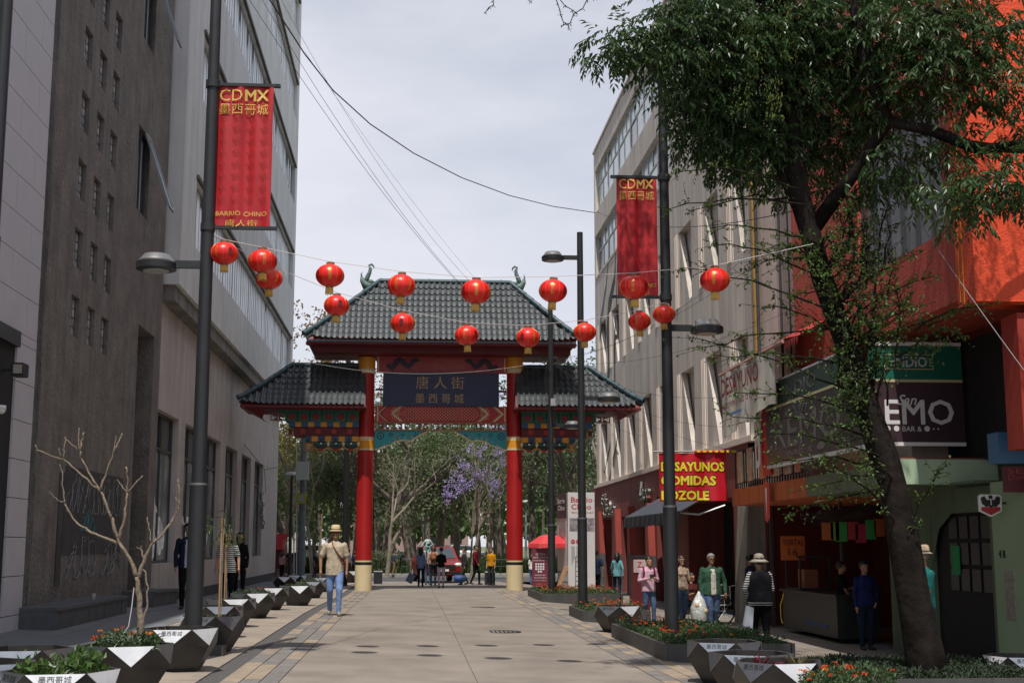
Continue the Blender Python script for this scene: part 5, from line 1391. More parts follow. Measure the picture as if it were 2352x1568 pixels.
# coloured papers and sign
pc = [mat('paper_orange',(.42,.10,.02),.7),mat('paper_lime',(.18,.24,.03),.7),mat('paper_green',(.05,.28,.06),.7),mat('paper_red',(.42,.03,.03),.7),mat('paper_pink',(.40,.02,.05),.7)]
labs = ['orange paper menu at the left end of the row','lime paper menu beside the orange one','green paper menu third in the row','orange red paper menu right of the gap','red pink paper menu in the row middle','green paper menu near the trunk','orange paper menu touching the trunk']
for i,(px,k,w,py) in enumerate([(1905,0,.19,1218),(1921,1,.14,1217),(1937,2,.19,1217),(1963,3,.16,1217),(1981,4,.17,1222),(2004,2,.17,1212),(2024,0,.17,1210)]):
    p = P(px,py,25.3); b = MB(); b.box(p.x-w*.8,p.x+w*.8*.5,25.3,25.31,p.z-.18-.02*(i%3),p.z+.16); tag(b.build('paper_menu', pc[k]), labs[i], 'paper sign')
p = P(1821,1258,28.4); TS = thing('torta_sign', 'orange handwritten sign over the stall counter', 'sign', p)
b = MB(); b.box(p.x-.27,p.x+.27,28.4,28.41,p.z-.26,p.z+.26); b.build('card', mat('card_orange',(.50,.11,.02),.7), TS)
text('TORTAS',.15,p+Vector((0,-.01,.12)),m_blk,TS,width=.46,height=.13,extr=.001); text('16',.15,p+Vector((0,-.01,-.08)),m_blk,TS,width=.2,height=.16,extr=.001)
# draped tarp under the canopy
TP = MB(); n, m_ = 26, 8
for j in range(m_+1):
    for i in range(n+1):
        u, v = i/n, j/m_; px = 1838+u*215; py = 1178+v*(46*sin(pi*min(1,u*1.05+.02))**.5)-u*28+4*sin(u*17+v*3); p = P(px, py, 25.6+.9*v*(1-v)); TP.v.append(tuple(p))
for j in range(m_):
    for i in range(n): a = j*(n+1)+i; TP.f.append([a,a+1,a+n+2,a+n+1]); TP.m.append(0)
tag(TP.build('draped_tarp', mat('tarp_brown',(.09,.05,.045),.5,var=.3,scale=3), None, smooth=True), 'sagging brown plastic tarp tied under the canopy', 'tarp')
b = MB(); a, c = P(1874,1151,27.5), P(1912,1142,25.8); b.tube([a,c],.02,6); tag(b.build('tube_lamp', m_vw), 'unlit fluorescent tube under the orange canopy', 'lamp')
# ================================================================ TREES AND PLANTS
def leafmat(name, col, var=.35, rough=.45, tr=.25):
    m = bpy.data.materials.new(name); m.use_nodes = True; t = m.node_tree; N = t.nodes; L = t.links; b = N['Principled BSDF']
    b.inputs['Roughness'].default_value = rough; b.inputs['Specular IOR Level'].default_value = .45
    g = N.new('ShaderNodeNewGeometry'); tcn = N.new('ShaderNodeTexCoord'); n = N.new('ShaderNodeTexNoise'); n.inputs['Scale'].default_value = 1.3; n.inputs['Detail'].default_value = 3
    L.new(tcn.outputs['Object'], n.inputs['Vector']); 
    r = N.new('ShaderNodeValToRGB'); r.color_ramp.elements[0].position = 0; r.color_ramp.elements[1].position = 1
    r.color_ramp.elements[0].color = (*[x*(1-var) for x in col],1); r.color_ramp.elements[1].color = (*[min(1,x*(1+var)) for x in col],1)
    a = N.new('ShaderNodeMath'); a.operation = 'MULTIPLY_ADD'; a.inputs[1].default_value = .6
    sc = N.new('ShaderNodeMath'); sc.operation = 'MULTIPLY'; sc.inputs[1].default_value = .5
    L.new(n.outputs['Fac'], sc.inputs[0]); L.new(g.outputs['Random Per Island'], a.inputs[0]); L.new(sc.outputs[0], a.inputs[2]); L.new(a.outputs[0], r.inputs['Fac'])
    L.new(r.outputs['Color'], b.inputs['Base Color'])
    tb = N.new('ShaderNodeBsdfTranslucent'); L.new(r.outputs['Color'], tb.inputs['Color']); mxs = N.new('ShaderNodeMixShader'); mxs.inputs[0].default_value = tr
    L.new(b.outputs[0], mxs.inputs[1]); L.new(tb.outputs[0], mxs.inputs[2]); L.new(mxs.outputs[0], N['Material Output'].inputs['Surface'])
    return m
m_leafN = leafmat('leaf_dark_green', (.050,.095,.030), .6, .36, .36)
m_leafL = leafmat('leaf_fresh_green', (.085,.15,.03), .35, .5, .35)
m_samara = leafmat('seed_cluster_lime', (.20,.26,.06), .25, .5, .4)
m_bark = mat('bark_dark', (.020,.016,.0135), 1.0, var=.5, scale=3, bump=1.0, bscale=7, streak=.35, spec=.1)
m_barkp = mat('bark_pale', (.20,.155,.11), .9, var=.35, scale=7, bump=.6, bscale=30)
m_barkg = mat('bark_park', (.13,.105,.085), .95, var=.35, scale=2, bump=.6, bscale=10)
m_barkl = mat('bark_light_park', (.24,.20,.155), .95, var=.3, scale=2, bump=.5, bscale=10)
def leaf(vs, fs, p, d, up, L_, W_, fold=.25):
    """pointed folded leaf: p base, d direction, up approximate normal"""
    s = d.cross(up)
    if s.length < 1e-4: s = Vector((1,0,0))
    s.normalize(); n = s.cross(d).normalized(); o = len(vs)
    m = p+d*L_*.42
    vs += [tuple(p), tuple(m+s*W_*.5+n*W_*fold), tuple(p+d*L_-n*L_*.12), tuple(m-s*W_*.5+n*W_*fold)]
    fs += [(o,o+1,o+2),(o,o+2,o+3)]
def rv(r, a=1): return Vector((r.uniform(-a,a), r.uniform(-a,a), r.uniform(-a,a)))
def spray(vs, fs, p, d, rr, n=4, L_=.095, W_=.034, stem=.28):
    d = d.normalized(); cur = p.copy(); side = d.cross(Vector((0,0,1)))
    if side.length < .05: side = Vector((1,0,0))
    side.normalize(); step = stem/(n+1)
    for i in range(n):
        d = (d+Vector((0,0,-.10))).normalized(); cur = cur+d*step
        for s in (-1,1):
            ld = (d*.55+side*s*.75+Vector((0,0,-.28))+rv(rr,.15)).normalized()
            leaf(vs, fs, cur, ld, Vector((0,0,1))+rv(rr,.5), L_*rr.uniform(.75,1.15), W_*rr.uniform(.8,1.15))
    leaf(vs, fs, cur+d*step*.6, (d+Vector((0,0,-.3))).normalized(), Vector((0,0,1))+rv(rr,.4), L_, W_)
# ---- the big street tree
TY = 16.3
TR = thing('street_tree', 'big leaning street tree with dark trunk and drooping green crown on the right', 'tree', (gx(2130,TY), TY, -.2))
def tp(px, py, dy=0): return P(px, py, TY+dy)
b = MB()
b.tube([tp(2134,1590),tp(2122,1500),tp(2100,1380),tp(2075,1240),tp(2052,1120),tp(2030,1050),tp(1995,950),tp(1960,830,.1),tp(1925,740,.1),tp(1890,640,.1),tp(1860,540,.1),tp(1835,440,.1),tp(1822,330,.1),tp(1815,180,0),tp(1790,20,-.2),tp(1770,-160,-.3)],
       [.30,.245,.215,.19,.178,.188,.165,.15,.148,.148,.14,.14,.11,.09,.07,.04], 20)
for i in range(0): pass
tk = b.build('trunk', m_bark, TR, smooth=True)
rr = random.Random(5)
for v in tk.data.vertices:
    n_ = noise.noise(Vector(v.co)*3.1)*.035+noise.noise(Vector(v.co)*9)*.014; v.co = v.co+v.normal*n_ if v.normal.length else v.co
limbs = [([tp(1835,470,.1),tp(1800,400,.2),tp(1740,300,.4),tp(1690,180,.6),tp(1640,60,.8)],[.11,.08,.06,.045,.03]),
 ([tp(1870,520,.1),tp(1960,400,-.2),tp(2040,280,-.5),tp(2140,300,-.9),tp(2250,345,-1.1),tp(2352,330,-1.2),tp(2500,280,-1.3)],[.11,.085,.08,.075,.07,.06,.05]),
 ([tp(2040,280,-.5),tp(1990,160,-.6),tp(1960,20,-.6),tp(1950,-140,-.6)],[.08,.07,.055,.04]),
 ([tp(2100,290,-.7),tp(2220,330,-.2),tp(2330,345,.2),tp(2460,340,.4)],[.05,.055,.05,.04]),
 ([tp(2460,10,-1.4),tp(2380,50,-1.3),tp(2300,70,-1.2),tp(2220,60,-1.1),tp(2140,20,-1)],[.09,.06,.045,.03,.02]),
 ([tp(1820,240,0),tp(1700,120,-.5),tp(1560,70,-.9),tp(1440,90,-1.1),tp(1380,110,-1.2)],[.07,.05,.035,.02,.01]),
 ([tp(1815,200,0),tp(1900,100,.5),tp(1980,30,.9)],[.06,.05,.03]),
 ([tp(1800,20,-.2),tp(1650,-40,-.8),tp(1500,-60,-1)],[.06,.04,.02])]
for pts, rad in limbs:
    b = MB(); b.tube(pts, rad, 10); b.build('branch', m_bark, TR, smooth=True)
# crown: clusters (px, py, radius px, depth offset, number of sprays)
CL = [(1395,110,62,-1.1,60),(1450,90,70,-1.0,110),(1520,90,90,-.9,190),(1590,60,100,-.6,260),(1500,150,60,-.9,60),(1600,160,95,-.4,260),(1690,80,120,-.4,380),(1640,250,95,0,260),(1600,300,70,.1,120),
 (1700,200,120,0,420),(1580,225,60,-.3,90),(1740,320,100,.3,300),(1680,340,85,.3,200),(1800,60,130,-.2,430),(1800,200,130,.2,460),(1860,330,100,.6,270),(1800,400,70,.5,110),(1900,80,130,.2,420),(1920,200,125,.5,400),(1960,320,90,.4,210),
 (2010,90,120,-.4,380),(2040,210,110,-.3,300),(2070,370,80,-.4,150),(2000,420,60,0,80),(2110,60,110,-.8,300),(2150,180,100,-.9,220),(2190,90,100,-1,230),(2240,220,80,-1,120),(2280,80,90,-1.2,190),(2330,180,80,-1.3,130),(2180,330,60,-.9,70),
 (2250,420,75,-1.4,120),(2210,470,60,-1.5,80),(2300,400,70,-1.5,110),(2340,450,55,-1.5,70),(2120,440,50,-.9,45),(2330,300,60,-1.2,80),(1900,440,60,.5,60),(1730,60,120,.9,240),(1860,-20,160,0,300),(1700,-40,150,0,260),(2050,-30,150,0,260),(2250,-30,140,-.9,220),(1560,-10,90,-.7,120),
 (1650,-150,180,.3,120),(1850,-200,200,.2,160),(2050,-200,200,0,160),(2250,-200,180,-.6,120),(1500,-260,230,1.9,420),(1680,-300,220,2.3,420),(1400,-180,120,1.7,130),(1950,0,150,1.6,200),(2150,0,150,1.2,160),(1780,250,120,1.4,160),(1950,250,120,1.5,160)]
vs, fs = [], []; vs2, fs2 = [], []; singles = []
rr = random.Random(77)
pxm = TY/3036
for (px,py,rp,dy_,n) in CL:
    c = tp(px,py,dy_); rad = rp*pxm
    for k in range(int(n*(.64 if px < 1880 else .50))):
        while True:
            q = rv(rr)
            if q.length < 1: break
        q = q*(.55+.45*q.length)
        p = c+Vector((q.x*rad, q.y*rad*1.1, q.z*rad*.85))
        d = Vector((q.x*.8,q.y*.8,q.z*.3-.35))+rv(rr,.5)
        spray(vs, fs, p, d, rr, n=rr.choice((3,3,4,4)), L_=rr.uniform(.085,.13)*(1.12 if px > 1880 else 1), W_=.039, stem=rr.uniform(.18,.32))
        if k % 60 == 0: singles.append((p,d.copy()))
me = bpy.data.meshes.new('crown'); off = Vector(wloc(TR)); me.from_pydata([tuple(Vector(v)-off) for v in vs], [], fs); me.materials.append(m_leafN)
tag(link('crown', me, TR), kind='stuff')
# separate bigger leaves at the outer fringe
lv, lf = [], []; leaf(lv, lf, Vector((0,0,0)), Vector((0,0,-1)), Vector((0,-1,0)), .12, .04); lme = bpy.data.meshes.new('leaf'); lme.from_pydata(lv,[],lf); lme.materials.append(m_leafN)
for i in range(220):
    cpx,cpy,rp,dy_,n = CL[rr.randrange(37)]; a = rr.uniform(0,2*pi); p = tp(cpx+rp*cos(a), cpy+rp*.8*sin(a), dy_-.5)
    link('leaf', lme, TR, p-off, (rr.uniform(-.9,.9), rr.uniform(-.9,.9), rr.uniform(0,6.28)))
# lime seed clusters
b_v, b_f = [], []
for (px,py) in ((1850,60),(1870,110),(1790,150),(1835,200),(1840,245),(1765,225),(1780,60),(1620,70),(1860,30),(1800,110),(1690,150)):
    c = tp(px*1.0-60,py,-.75)
    for k in range(55):
        leaf(b_v, b_f, c+Vector((rr.uniform(-.11,.11),rr.uniform(-.1,.1),rr.uniform(-.16,.16))), (Vector((0,0,-1))+rv(rr,.5)).normalized(), Vector((0,-1,0)), .045, .016)
me = bpy.data.meshes.new('seed_cluster'); me.from_pydata([tuple(Vector(v)-off) for v in b_v], [], b_f); me.materials.append(m_samara); tag(link('seed_cluster', me, TR), kind='stuff')
# sprouting twigs along the trunk with small fresh leaves
tw = MB(); sv, sf = [], []; sv2, sf2 = [], []
rr = random.Random(31)
def sprout(a, c, n, droop=.1, lmul=1.0, dense=1.0, yo=-.5, dark=False):
    p0, p1 = tp(*a, -.1), tp(*c, yo); pts = []
    for i in range(n+1):
        t = i/n; pts.append(p0+(p1-p0)*t+Vector((0,0,droop*sin(pi*t)))+rv(rr,.03)*(t>0))
    tw.tube(pts, [.014*(1-.75*i/n)+.002 for i in range(n+1)], 5)
    for i in range(1,n+1):
        for k in range(int(3*dense)+1):
            q = pts[i]+rv(rr,.05); d = (pts[i]-pts[i-1]).normalized()+rv(rr,.9); e = q+d*rr.uniform(.05,.22)
            tw.tube([pts[i],e],.003,3,caps=False)
            for j in range(4):
                (V_,F_) = (sv2,sf2) if dark else (sv,sf)
                leaf(V_, F_, pts[i]+(e-pts[i])*((j+1)/4), (rv(rr,1)+Vector((0,0,-.25))).normalized(), rv(rr,1)+Vector((0,0,1)), .055*rr.uniform(.7,1.3)*lmul, .032*rr.uniform(.8,1.2)*lmul)
spr = [((1850,440),(1560,390)),((1845,460),(1600,480)),((1850,470),(1540,480)),((1880,560),(1640,520)),((1900,640),(1640,560)),((1920,720),(1570,620)),((1940,760),(1620,800)),((1960,850),(1640,820)),((1990,920),(1600,780)),((2000,960),(1700,900)),
       ((2020,1010),(1690,960)),((2030,1050),(1750,1000)),((2030,1080),(1800,1060)),((1900,600),(1720,620)),((1890,620),(1780,560)),((1940,780),(1760,700)),((2050,1100),(1880,1120)),((2055,1130),(1830,1180)),
       ((1900,620),(1990,520)),((1910,640),(2020,600)),((1930,700),(2080,600)),((1940,740),(2140,640)),((1960,820),(2160,740)),((1980,880),(2170,800)),((1990,900),(2060,760)),((1930,700),(2030,700)),((2080,1250),(2160,1080)),((2060,1200),(1900,1060)),
       ((1960,840),(2080,690)),((1960,800),(2110,700)),((2100,760),(2260,700)),((2060,820),(2200,760))]
for k,(a,c) in enumerate(spr): sprout(a, c, 7, dense=1.3 if k > 4 else .8, yo=rr.uniform(-.9,.3))
for k in range(46):  # dense fuzz hugging the trunk
    t = rr.uniform(0,1); px = 1880+(2060-1880)*t; py = 560+(1120-560)*t; s = rr.choice((-1,1,1)) if t < .55 else -1; sprout((px,py),(px+s*rr.uniform(30,95),py-rr.uniform(-10,110)),4,dense=1.0,yo=rr.uniform(-.6,.1), dark=k%3==0)
for k in range(34): # climbing shoots right of the trunk
    t = rr.uniform(0,1); px = 1900+110*t+rr.uniform(0,70); py = 470+rr.uniform(0,380); sprout((px,py+90),(px+rr.uniform(-20,40),py),4,dense=.9,yo=rr.uniform(-.4,.2), dark=k%2==0)
tw.build('twig', m_bark, TR)
for V_,F_,m in ((sv,sf,m_leafL),(sv2,sf2,leafmat('leaf_olive',(.06,.085,.03),.4,.5,.3))):
    me = bpy.data.meshes.new('sprout_leaves'); me.from_pydata([tuple(Vector(v)-off) for v in V_], [], F_); me.materials.append(m); tag(link('sprout_leaves', me, TR), kind='stuff')
# a hanging twig at the very top left of the crown (over the sky)
tw = MB(); V_, F_ = [], []
for a, c in (((1150,-20),(1215,5)),((1160,-30),(1115,28)),((1270,-10),(1310,75)),((1240,-30),(1330,30)),((1380,-20),(1290,60))):
    p0, p1 = P(*a,15), P(*c,15); pts = [p0+(p1-p0)*(i/6)+rv(rr,.03) for i in range(7)]; tw.tube(pts,.006,4)
    for q in pts:
        for j in range(3): leaf(V_, F_, q, (rv(rr,1)+Vector((0,0,-.5))).normalized(), rv(rr,1), .05, .014)
tw.build('twig', m_bark, TR); me = bpy.data.meshes.new('sprout_leaves'); me.from_pydata([tuple(Vector(v)-off) for v in V_], [], F_); me.materials.append(m_leafN); tag(link('sprout_leaves', me, TR), kind='stuff')
b = MB(); 
for k in range(6): b.tube([tp(1862+rr.uniform(-4,4),560+k*3,-.2)+Vector((.16*cos(a),.05*sin(a),.02*sin(a*3))) for a in [2*pi*i/12 for i in range(13)]],.006,4)
# ---- bare pruned tree in planter d
pd = planters['d']; DYT = pd.y
BT = thing('bare_tree', 'small pruned tree with bare pale branches standing in the lantana planter', 'tree', (pd.x,pd.y,pd.z+.4))
def z3(x, y, dy=0): return P(x*.3558, 1010.7+y*.3558, DYT+dy)
br_ = [([(905,1262),(908,1150),(898,1000),(882,880)],[.056,.046,.042,.04]),
 ([(882,880),(840,760),(765,650),(740,560),(722,500)],[.032,.03,.028,.026,.024]),([(722,500),(690,420),(645,325)],[.024,.022,.02]),
 ([(645,325),(600,290),(520,210),(410,125)],[.018,.016,.014,.012]),([(645,325),(590,240),(520,100),(515,60),(530,-10),(540,-50)],[.018,.015,.013,.012,.012,.012]),([(515,65),(505,-10),(512,-80)],[.011,.011,.009]),
 ([(410,125),(330,100),(240,65),(225,30)],[.011,.010,.009,.010]),([(410,120),(415,60),(425,0)],[.010,.009,.008]),([(395,115),(380,50)],[.008,.006]),([(500,60),(430,5),(415,-20)],[.011,.010,.012]),
 ([(645,325),(690,200),(735,80),(770,0),(790,-45)],[.018,.014,.012,.012,.013]),([(735,80),(745,0),(750,-30)],[.010,.008,.007]),
 ([(765,640),(800,510),(815,420),(820,335)],[.022,.02,.018,.016]),([(820,335),(785,290),(755,250)],[.010,.008,.006]),([(820,335),(825,250),(812,170)],[.010,.01,.012]),([(820,335),(870,285),(920,228)],[.012,.010,.009]),
 ([(750,660),(660,625),(570,580),(500,540),(450,470),(415,410)],[.024,.021,.018,.016,.014,.013]),([(415,410),(405,300),(400,210),(385,155)],[.012,.010,.009,.007]),([(410,400),(360,375),(315,335)],[.008,.006,.004]),
 ([(895,890),(920,800),(950,720),(985,665)],[.032,.027,.024,.022]),([(985,665),(1060,590),(1120,510),(1150,450),(1162,420)],[.02,.018,.016,.014,.014]),([(1158,430),(1160,330),(1145,250)],[.012,.013,.010]),([(1150,410),(1135,365)],[.010,.008]),
 ([(975,665),(968,590),(950,495)],[.013,.011,.009]),([(935,790),(915,710),(905,690)],[.014,.012,.010]),([(915,700),(880,688)],[.009,.007]),([(910,690),(912,680)],[.009,.007]),
 ([(905,1225),(945,1080),(955,950),(935,850),(915,820)],[.018,.016,.014,.012,.010])]
dep = {}
b = MB()
for i,(pts,rad) in enumerate(br_):
    dd = [0 if i < 2 else .04*sin(i*2.1+j*.5) for j in range(len(pts))]; 
    fine = []; fr_ = []
    P3 = [z3(x,y,0) for x,y in pts]
    for j in range(len(P3)-1):
        for k in range(4): t = k/4; fine.append(P3[j].lerp(P3[j+1],t)+rv(rr,.008)); fr_.append((rad[j]*(1-t)+rad[j+1]*t)*rr.uniform(.86,1.16)*.64)
    fine.append(P3[-1]); fr_.append(rad[-1]*.55)
    bb = MB(); bb.tube(fine, fr_, 9); bb.build('trunk' if i == 0 else 'branch', m_barkp, BT, smooth=True)
b = MB(); b.tube([z3(865,950),z3(850,1080),z3(830,1200),z3(770,1290),z3(712,1370,-.3)],.005,5); tag(b.build('tie_string', m_rope), 'loose pale string hanging from the bare tree over its planter', 'string')
# ---- small plants in planters
m_lf = leafmat('shrub_leaf', (.07,.13,.03), .5, .4, .3); m_lf2 = leafmat('lantana_leaf', (.055,.10,.035), .35, .55, .25)
m_flw = leafmat('lantana_flower', (.70,.075,.012), .45, .6, .2); m_flo = leafmat('lantana_orange', (.80,.26,.02), .3, .6, .2)
m_purp = leafmat('purple_leaf', (.17,.035,.055), .4, .4, .2); m_cover = leafmat('ground_cover', (.05,.09,.028), .4, .6, .2)
def mesh_of(name, V_, F_, m, parent, kind=None, loc=None):
    o0 = Vector(wloc(parent)) if parent is not None else Vector((0,0,0)); me = bpy.data.meshes.new(name); me.from_pydata([tuple(Vector(v)-o0) for v in V_], [], F_); me.materials.append(m); o = link(name, me, parent)
    if kind: o['kind'] = kind
    return o
def flowerhead(V_, F_, c, r, rr):
    for k in range(22):
        a = rv(rr,1); 
        if a.length < .1: continue
        a.normalize(); a.z = abs(a.z)*.8; leaf(V_, F_, c+a*r*.55, (a+rv(rr,.4)).normalized(), rv(rr,1), r*.55, r*.5, .05)
def bush(c, rx, ry, h, n, rr, V_, F_, L_=.05, W_=.026):
    for k in range(n):
        x, y = rr.uniform(-1,1), rr.uniform(-1,1)
        if x*x+y*y > 1 and rr.random() < .8: continue
        z = h*rr.uniform(.05,1)*(1-.35*(x*x+y*y)); p = Vector((c[0]+x*rx, c[1]+y*ry, c[2]+z))
        leaf(V_, F_, p, (Vector((x*.5,y*.5,.2))+rv(rr,.8)).normalized(), Vector((0,0,1))+rv(rr,.6), L_*rr.uniform(.7,1.3), W_*rr.uniform(.7,1.3))
def lantana(parent_name, label, c, rx, ry, h, n, nf, heads=None, seed=0, z0=0):
    rr = random.Random(seed); t = thing(parent_name, label, 'flowering plant', tuple(c)); V_, F_ = [], []; bush(c, rx, ry, h, n, rr, V_, F_); st_ = MB()
    for k in range(max(6,n//60)):
        x, y = rr.uniform(-.8,.8)*rx, rr.uniform(-.8,.8)*ry; st_.tube([(c[0]+x*.6,c[1]+y*.6,c[2]-.02),(c[0]+x,c[1]+y,c[2]+h*.8)],.004,4)
    st_.build('stem', mat('stem_brown',(.08,.06,.03),.8), t); mesh_of('foliage', V_, F_, m_lf2, t, 'stuff')
    for k in range(nf):
        x, y = rr.uniform(-.95,.95), rr.uniform(-.95,.95); fv, ff = [], []; flowerhead(fv, ff, Vector((c[0]+x*rx, c[1]+y*ry, c[2]+h*rr.uniform(.75,1.1)*(1-.3*(x*x+y*y)*.6))), rr.uniform(.018,.03)*1.1, rr)
        mesh_of('flower_head', fv, ff, m_flw if rr.random() < .72 else m_flo, t)
    return t
pk = lambda k, dz=PH-.08: planters[k]+Vector((0,0,dz))
lantana('lantana', 'red and orange lantana growing round the bare pruned tree', pk('d'), .33,.33,.22, 900, 11, seed=1)
def shrub(label, c, n, seed, h=.28, name='leafy_shrub', m=None, r=.13):
    rr = random.Random(seed); t = thing(name, label, 'shrub', tuple(c)); V_, F_ = [], []; b = MB()
    for k in range(7):
        a = rr.uniform(0,6.28); e = Vector(c)+Vector((cos(a)*r*.7, sin(a)*r*.7, h*rr.uniform(.55,.95))); b.tube([c, Vector(c).lerp(e,.5)+Vector((0,0,.03)), e],[.008,.006,.004],5)
        for j in range(n//7): q = e+rv(rr,.07)-Vector((0,0,rr.uniform(0,.12))); leaf(V_, F_, q, (rv(rr,.9)+Vector((0,0,.7))).normalized(), rv(rr,1)+Vector((0,-.6,.6)), .07, .034)
    b.build('stem', mat('stem_brown',(.08,.06,.03),.8), t); mesh_of('foliage', V_, F_, m or m_lf, t, 'stuff'); return t
ca = pk('a')
shrub('bushy bright green shrub in the middle of the corner planter', ca+Vector((.08,.1,0)), 260, 1, .20)
shrub('low green shrub at the left of the corner planter', ca+Vector((-.17,.0,0)), 200, 2, .13)
shrub('small green shrub with bare stem at the right of the corner planter', ca+Vector((.24,-.02,0)), 150, 3, .19, r=.08)
def spiky(label, c, n, seed, m, L_=.16, name='spiky_plant'):
    rr = random.Random(seed); t = thing(name, label, 'plant', tuple(c)); V_, F_ = [], []
    for k in range(n):
        a = rr.uniform(0,6.28); d = Vector((cos(a)*.75,sin(a)*.75,rr.uniform(.5,1.4))).normalized(); leaf(V_, F_, Vector(c)+Vector((cos(a)*.012,sin(a)*.012,0)), d, Vector((-d.x,-d.y,1)), L_*rr.uniform(.6,1.1), .022, .5)
    mesh_of('foliage', V_, F_, m, t); return t
c3 = pk('r3')
for i,(dx,lb) in enumerate(((-.2,'left spiky red plant in the white triangle planter'),(-.03,'low reddish rosette in the middle of the white triangle planter'),(.17,'right spiky red and green plant in the white triangle planter'))):
    spiky(lb, c3+Vector((dx,-.08,0)), 26, i, m_purp if i != 2 else leafmat('spiky_mix',(.16,.13,.06),.5,.4,.2), .19 if i != 1 else .11)
ce = pk('e'); rr = random.Random(9)
for i in range(5): spiky(['tuft of pale stubby leaves, first from the left in the lettered white planter','tuft second from the left in the lettered white planter','middle tuft in the lettered white planter','tuft fourth from the left in the lettered white planter','purple tuft at the right of the lettered white planter'][i], ce+Vector((-.28+.14*i,.02*(i%2),.0)), 10, 50+i, leafmat('stub_leaf%d'%i,(.22,.2,.12) if i%2 == 0 else (.12,.04,.04),.3), .11 if i < 2 else .08)
def cover(key, label, m, n=500, h=.07, seed=0, fl=None, L_=.035):
    rr = random.Random(seed); c = pk(key); t = thing('ground_plants', label, 'plants', tuple(c)); V_, F_ = [], []; bush(c,.36,.36,h,n,rr,V_,F_,L_,L_*.5); mesh_of('foliage', V_, F_, m, t, 'stuff')
    if fl:
        for k in range(fl[1]): fv, ff = [], []; flowerhead(fv, ff, c+Vector((rr.uniform(-.3,.3),rr.uniform(-.3,.3),h*1.1)), .02, rr); mesh_of('flower_head', fv, ff, fl[0], t)
cover('f','low green plants in the dark lettered planter behind the post',m_cover,500,.08,1)
cover('g','sparse dark plants in the planter with pale blue triangle',m_purp,200,.05,2)
cover('h','grass tufts in the planter around the thin sapling',m_lf2,600,.09,3)
cover('i','green plants and a few red flowers in the fourth left planter',m_cover,500,.16,4,(m_flw,5),.05)
cover('j','low purple plants in the planter beyond the red flowers',m_purp,400,.06,5)
cover('k','dark green and pinkish plants in the planter left of the walking man',m_cover,500,.14,6,(leafmat('pink_bloom',(.5,.2,.22)),5),.05)
cover('l','green plants in the dark planter close behind the walking man',m_cover,500,.2,7,None,.05)
cover('r5','small plants with red blossoms in the right planter between the beds',m_cover,200,.06,8,(m_flw,3))
cover('b','a few low plants in the blue grey planter at the left edge',m_cover,150,.04,10)
# stake with sapling
for key, dx, hh, lb, nl in (('f',.10,1.45,'thin sapling tied to a stake, nearer one by the lamp post',160),('h',-.12,1.25,'thin sapling with feathery leaves in front of the woman with sunglasses',260),('o',.0,2.3,'slim young tree far off beside the walking man',60)):
    c = pk(key)+Vector((dx,0,0)); t = thing('sapling', lb, 'sapling', tuple(c)); b = MB(); b.tube([c,c+Vector((0,0,hh))],.014,7); b.build('stake', mat('stake_wood',(.36,.21,.10),.8,var=.2,scale=8), t)
    b = MB(); b.tube([c+Vector((.03,0,0)),c+Vector((.02,0,hh*.7)),c+Vector((.05,0,hh+.15))],.008,6); b.build('stem', m_barkl, t); V_, F_ = [], []; rr = random.Random(len(lb))
    for k in range(nl//9): q = c+Vector((.04,0,hh-.12))+rv(rr,.2); spray(V_,F_,q,rv(rr,1),rr,n=5,L_=.05,W_=.018,stem=.14)
    mesh_of('foliage', V_, F_, m_lf, t, 'stuff')
# ---- rectangular flower beds
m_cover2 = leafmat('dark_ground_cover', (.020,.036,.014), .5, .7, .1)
m_bed = mat('bed_wall_grey', (.075,.072,.07), .6, metal=.15, var=.15, scale=2, streak=.15)
def bed(label, x0, x1, y0, y1, h, nleaf, nf, seed, purple=False, flab='', front_white=False, hp=.2, lm=None):
    g0 = min(G(x0,y0),G(x1,y0))-.05; gt = G(x0,y0)+h; t = thing('flower_bed', label, 'planter box', ((x0+x1)/2,(y0+y1)/2,g0), 'long rectangular flower beds')
    w = .05
    def pan(a0,a1,c0,c1): b = MB(); b.box(a0,a1,c0,c1,g0,gt); b.build('side_panel', m_bed, t)
    n = max(1,int((y1-y0)/1.25)); L_ = (y1-y0)/n
    for i in range(n):
        pan(x0,x0+w,y0+i*L_+.004,y0+(i+1)*L_-.004); pan(x1-w,x1,y0+i*L_+.004,y0+(i+1)*L_-.004)
    n = max(1,int((x1-x0)/1.3)); L_ = (x1-x0)/n
    for i in range(n):
        pan(x0+w+.003+i*L_*.94,x0+w+(i+1)*L_*.94,y0,y0+w); pan(x0+w+.003+i*L_*.94,x0+w+(i+1)*L_*.94,y1-w,y1)
    b = MB(); b.box(x0+w,x1-w,y0+w,y1-w,gt-.1,gt-.06); b.build('soil', m_soil, t)
    rr = random.Random(seed); p = thing('bedding_flowers', flab, 'flowers', ((x0+x1)/2,(y0+y1)/2,gt-.06)); V_, F_ = [], []
    for k in range(nleaf):
        x, y = rr.uniform(x0+.06,x1-.06), rr.uniform(y0+.06,y1-.06); z = gt-.06+hp*rr.random()*(.65+.5*noise.noise(Vector((x*2,y*2,seed)))) 
        leaf(V_, F_, Vector((x,y,z)), (rv(rr,1)+Vector((0,0,.4))).normalized(), Vector((0,0,1))+rv(rr,.7), .055*rr.uniform(.7,1.3), .026)
    mesh_of('foliage', V_, F_, lm or m_lf2, p, 'stuff')
    for k in range(nf):
        x, y = rr.uniform(x0+.05,x1-.05), rr.uniform(y0+.03,y1-.05)
        if purple and x > x0+1.0: continue
        fv, ff = [], []; flowerhead(fv, ff, Vector((x,y,gt-.04+hp*rr.uniform(.6,1.05))), rr.uniform(.022,.034), rr); mesh_of('flower_head', fv, ff, m_flw if rr.random()<.6 else m_flo, p)
    return p
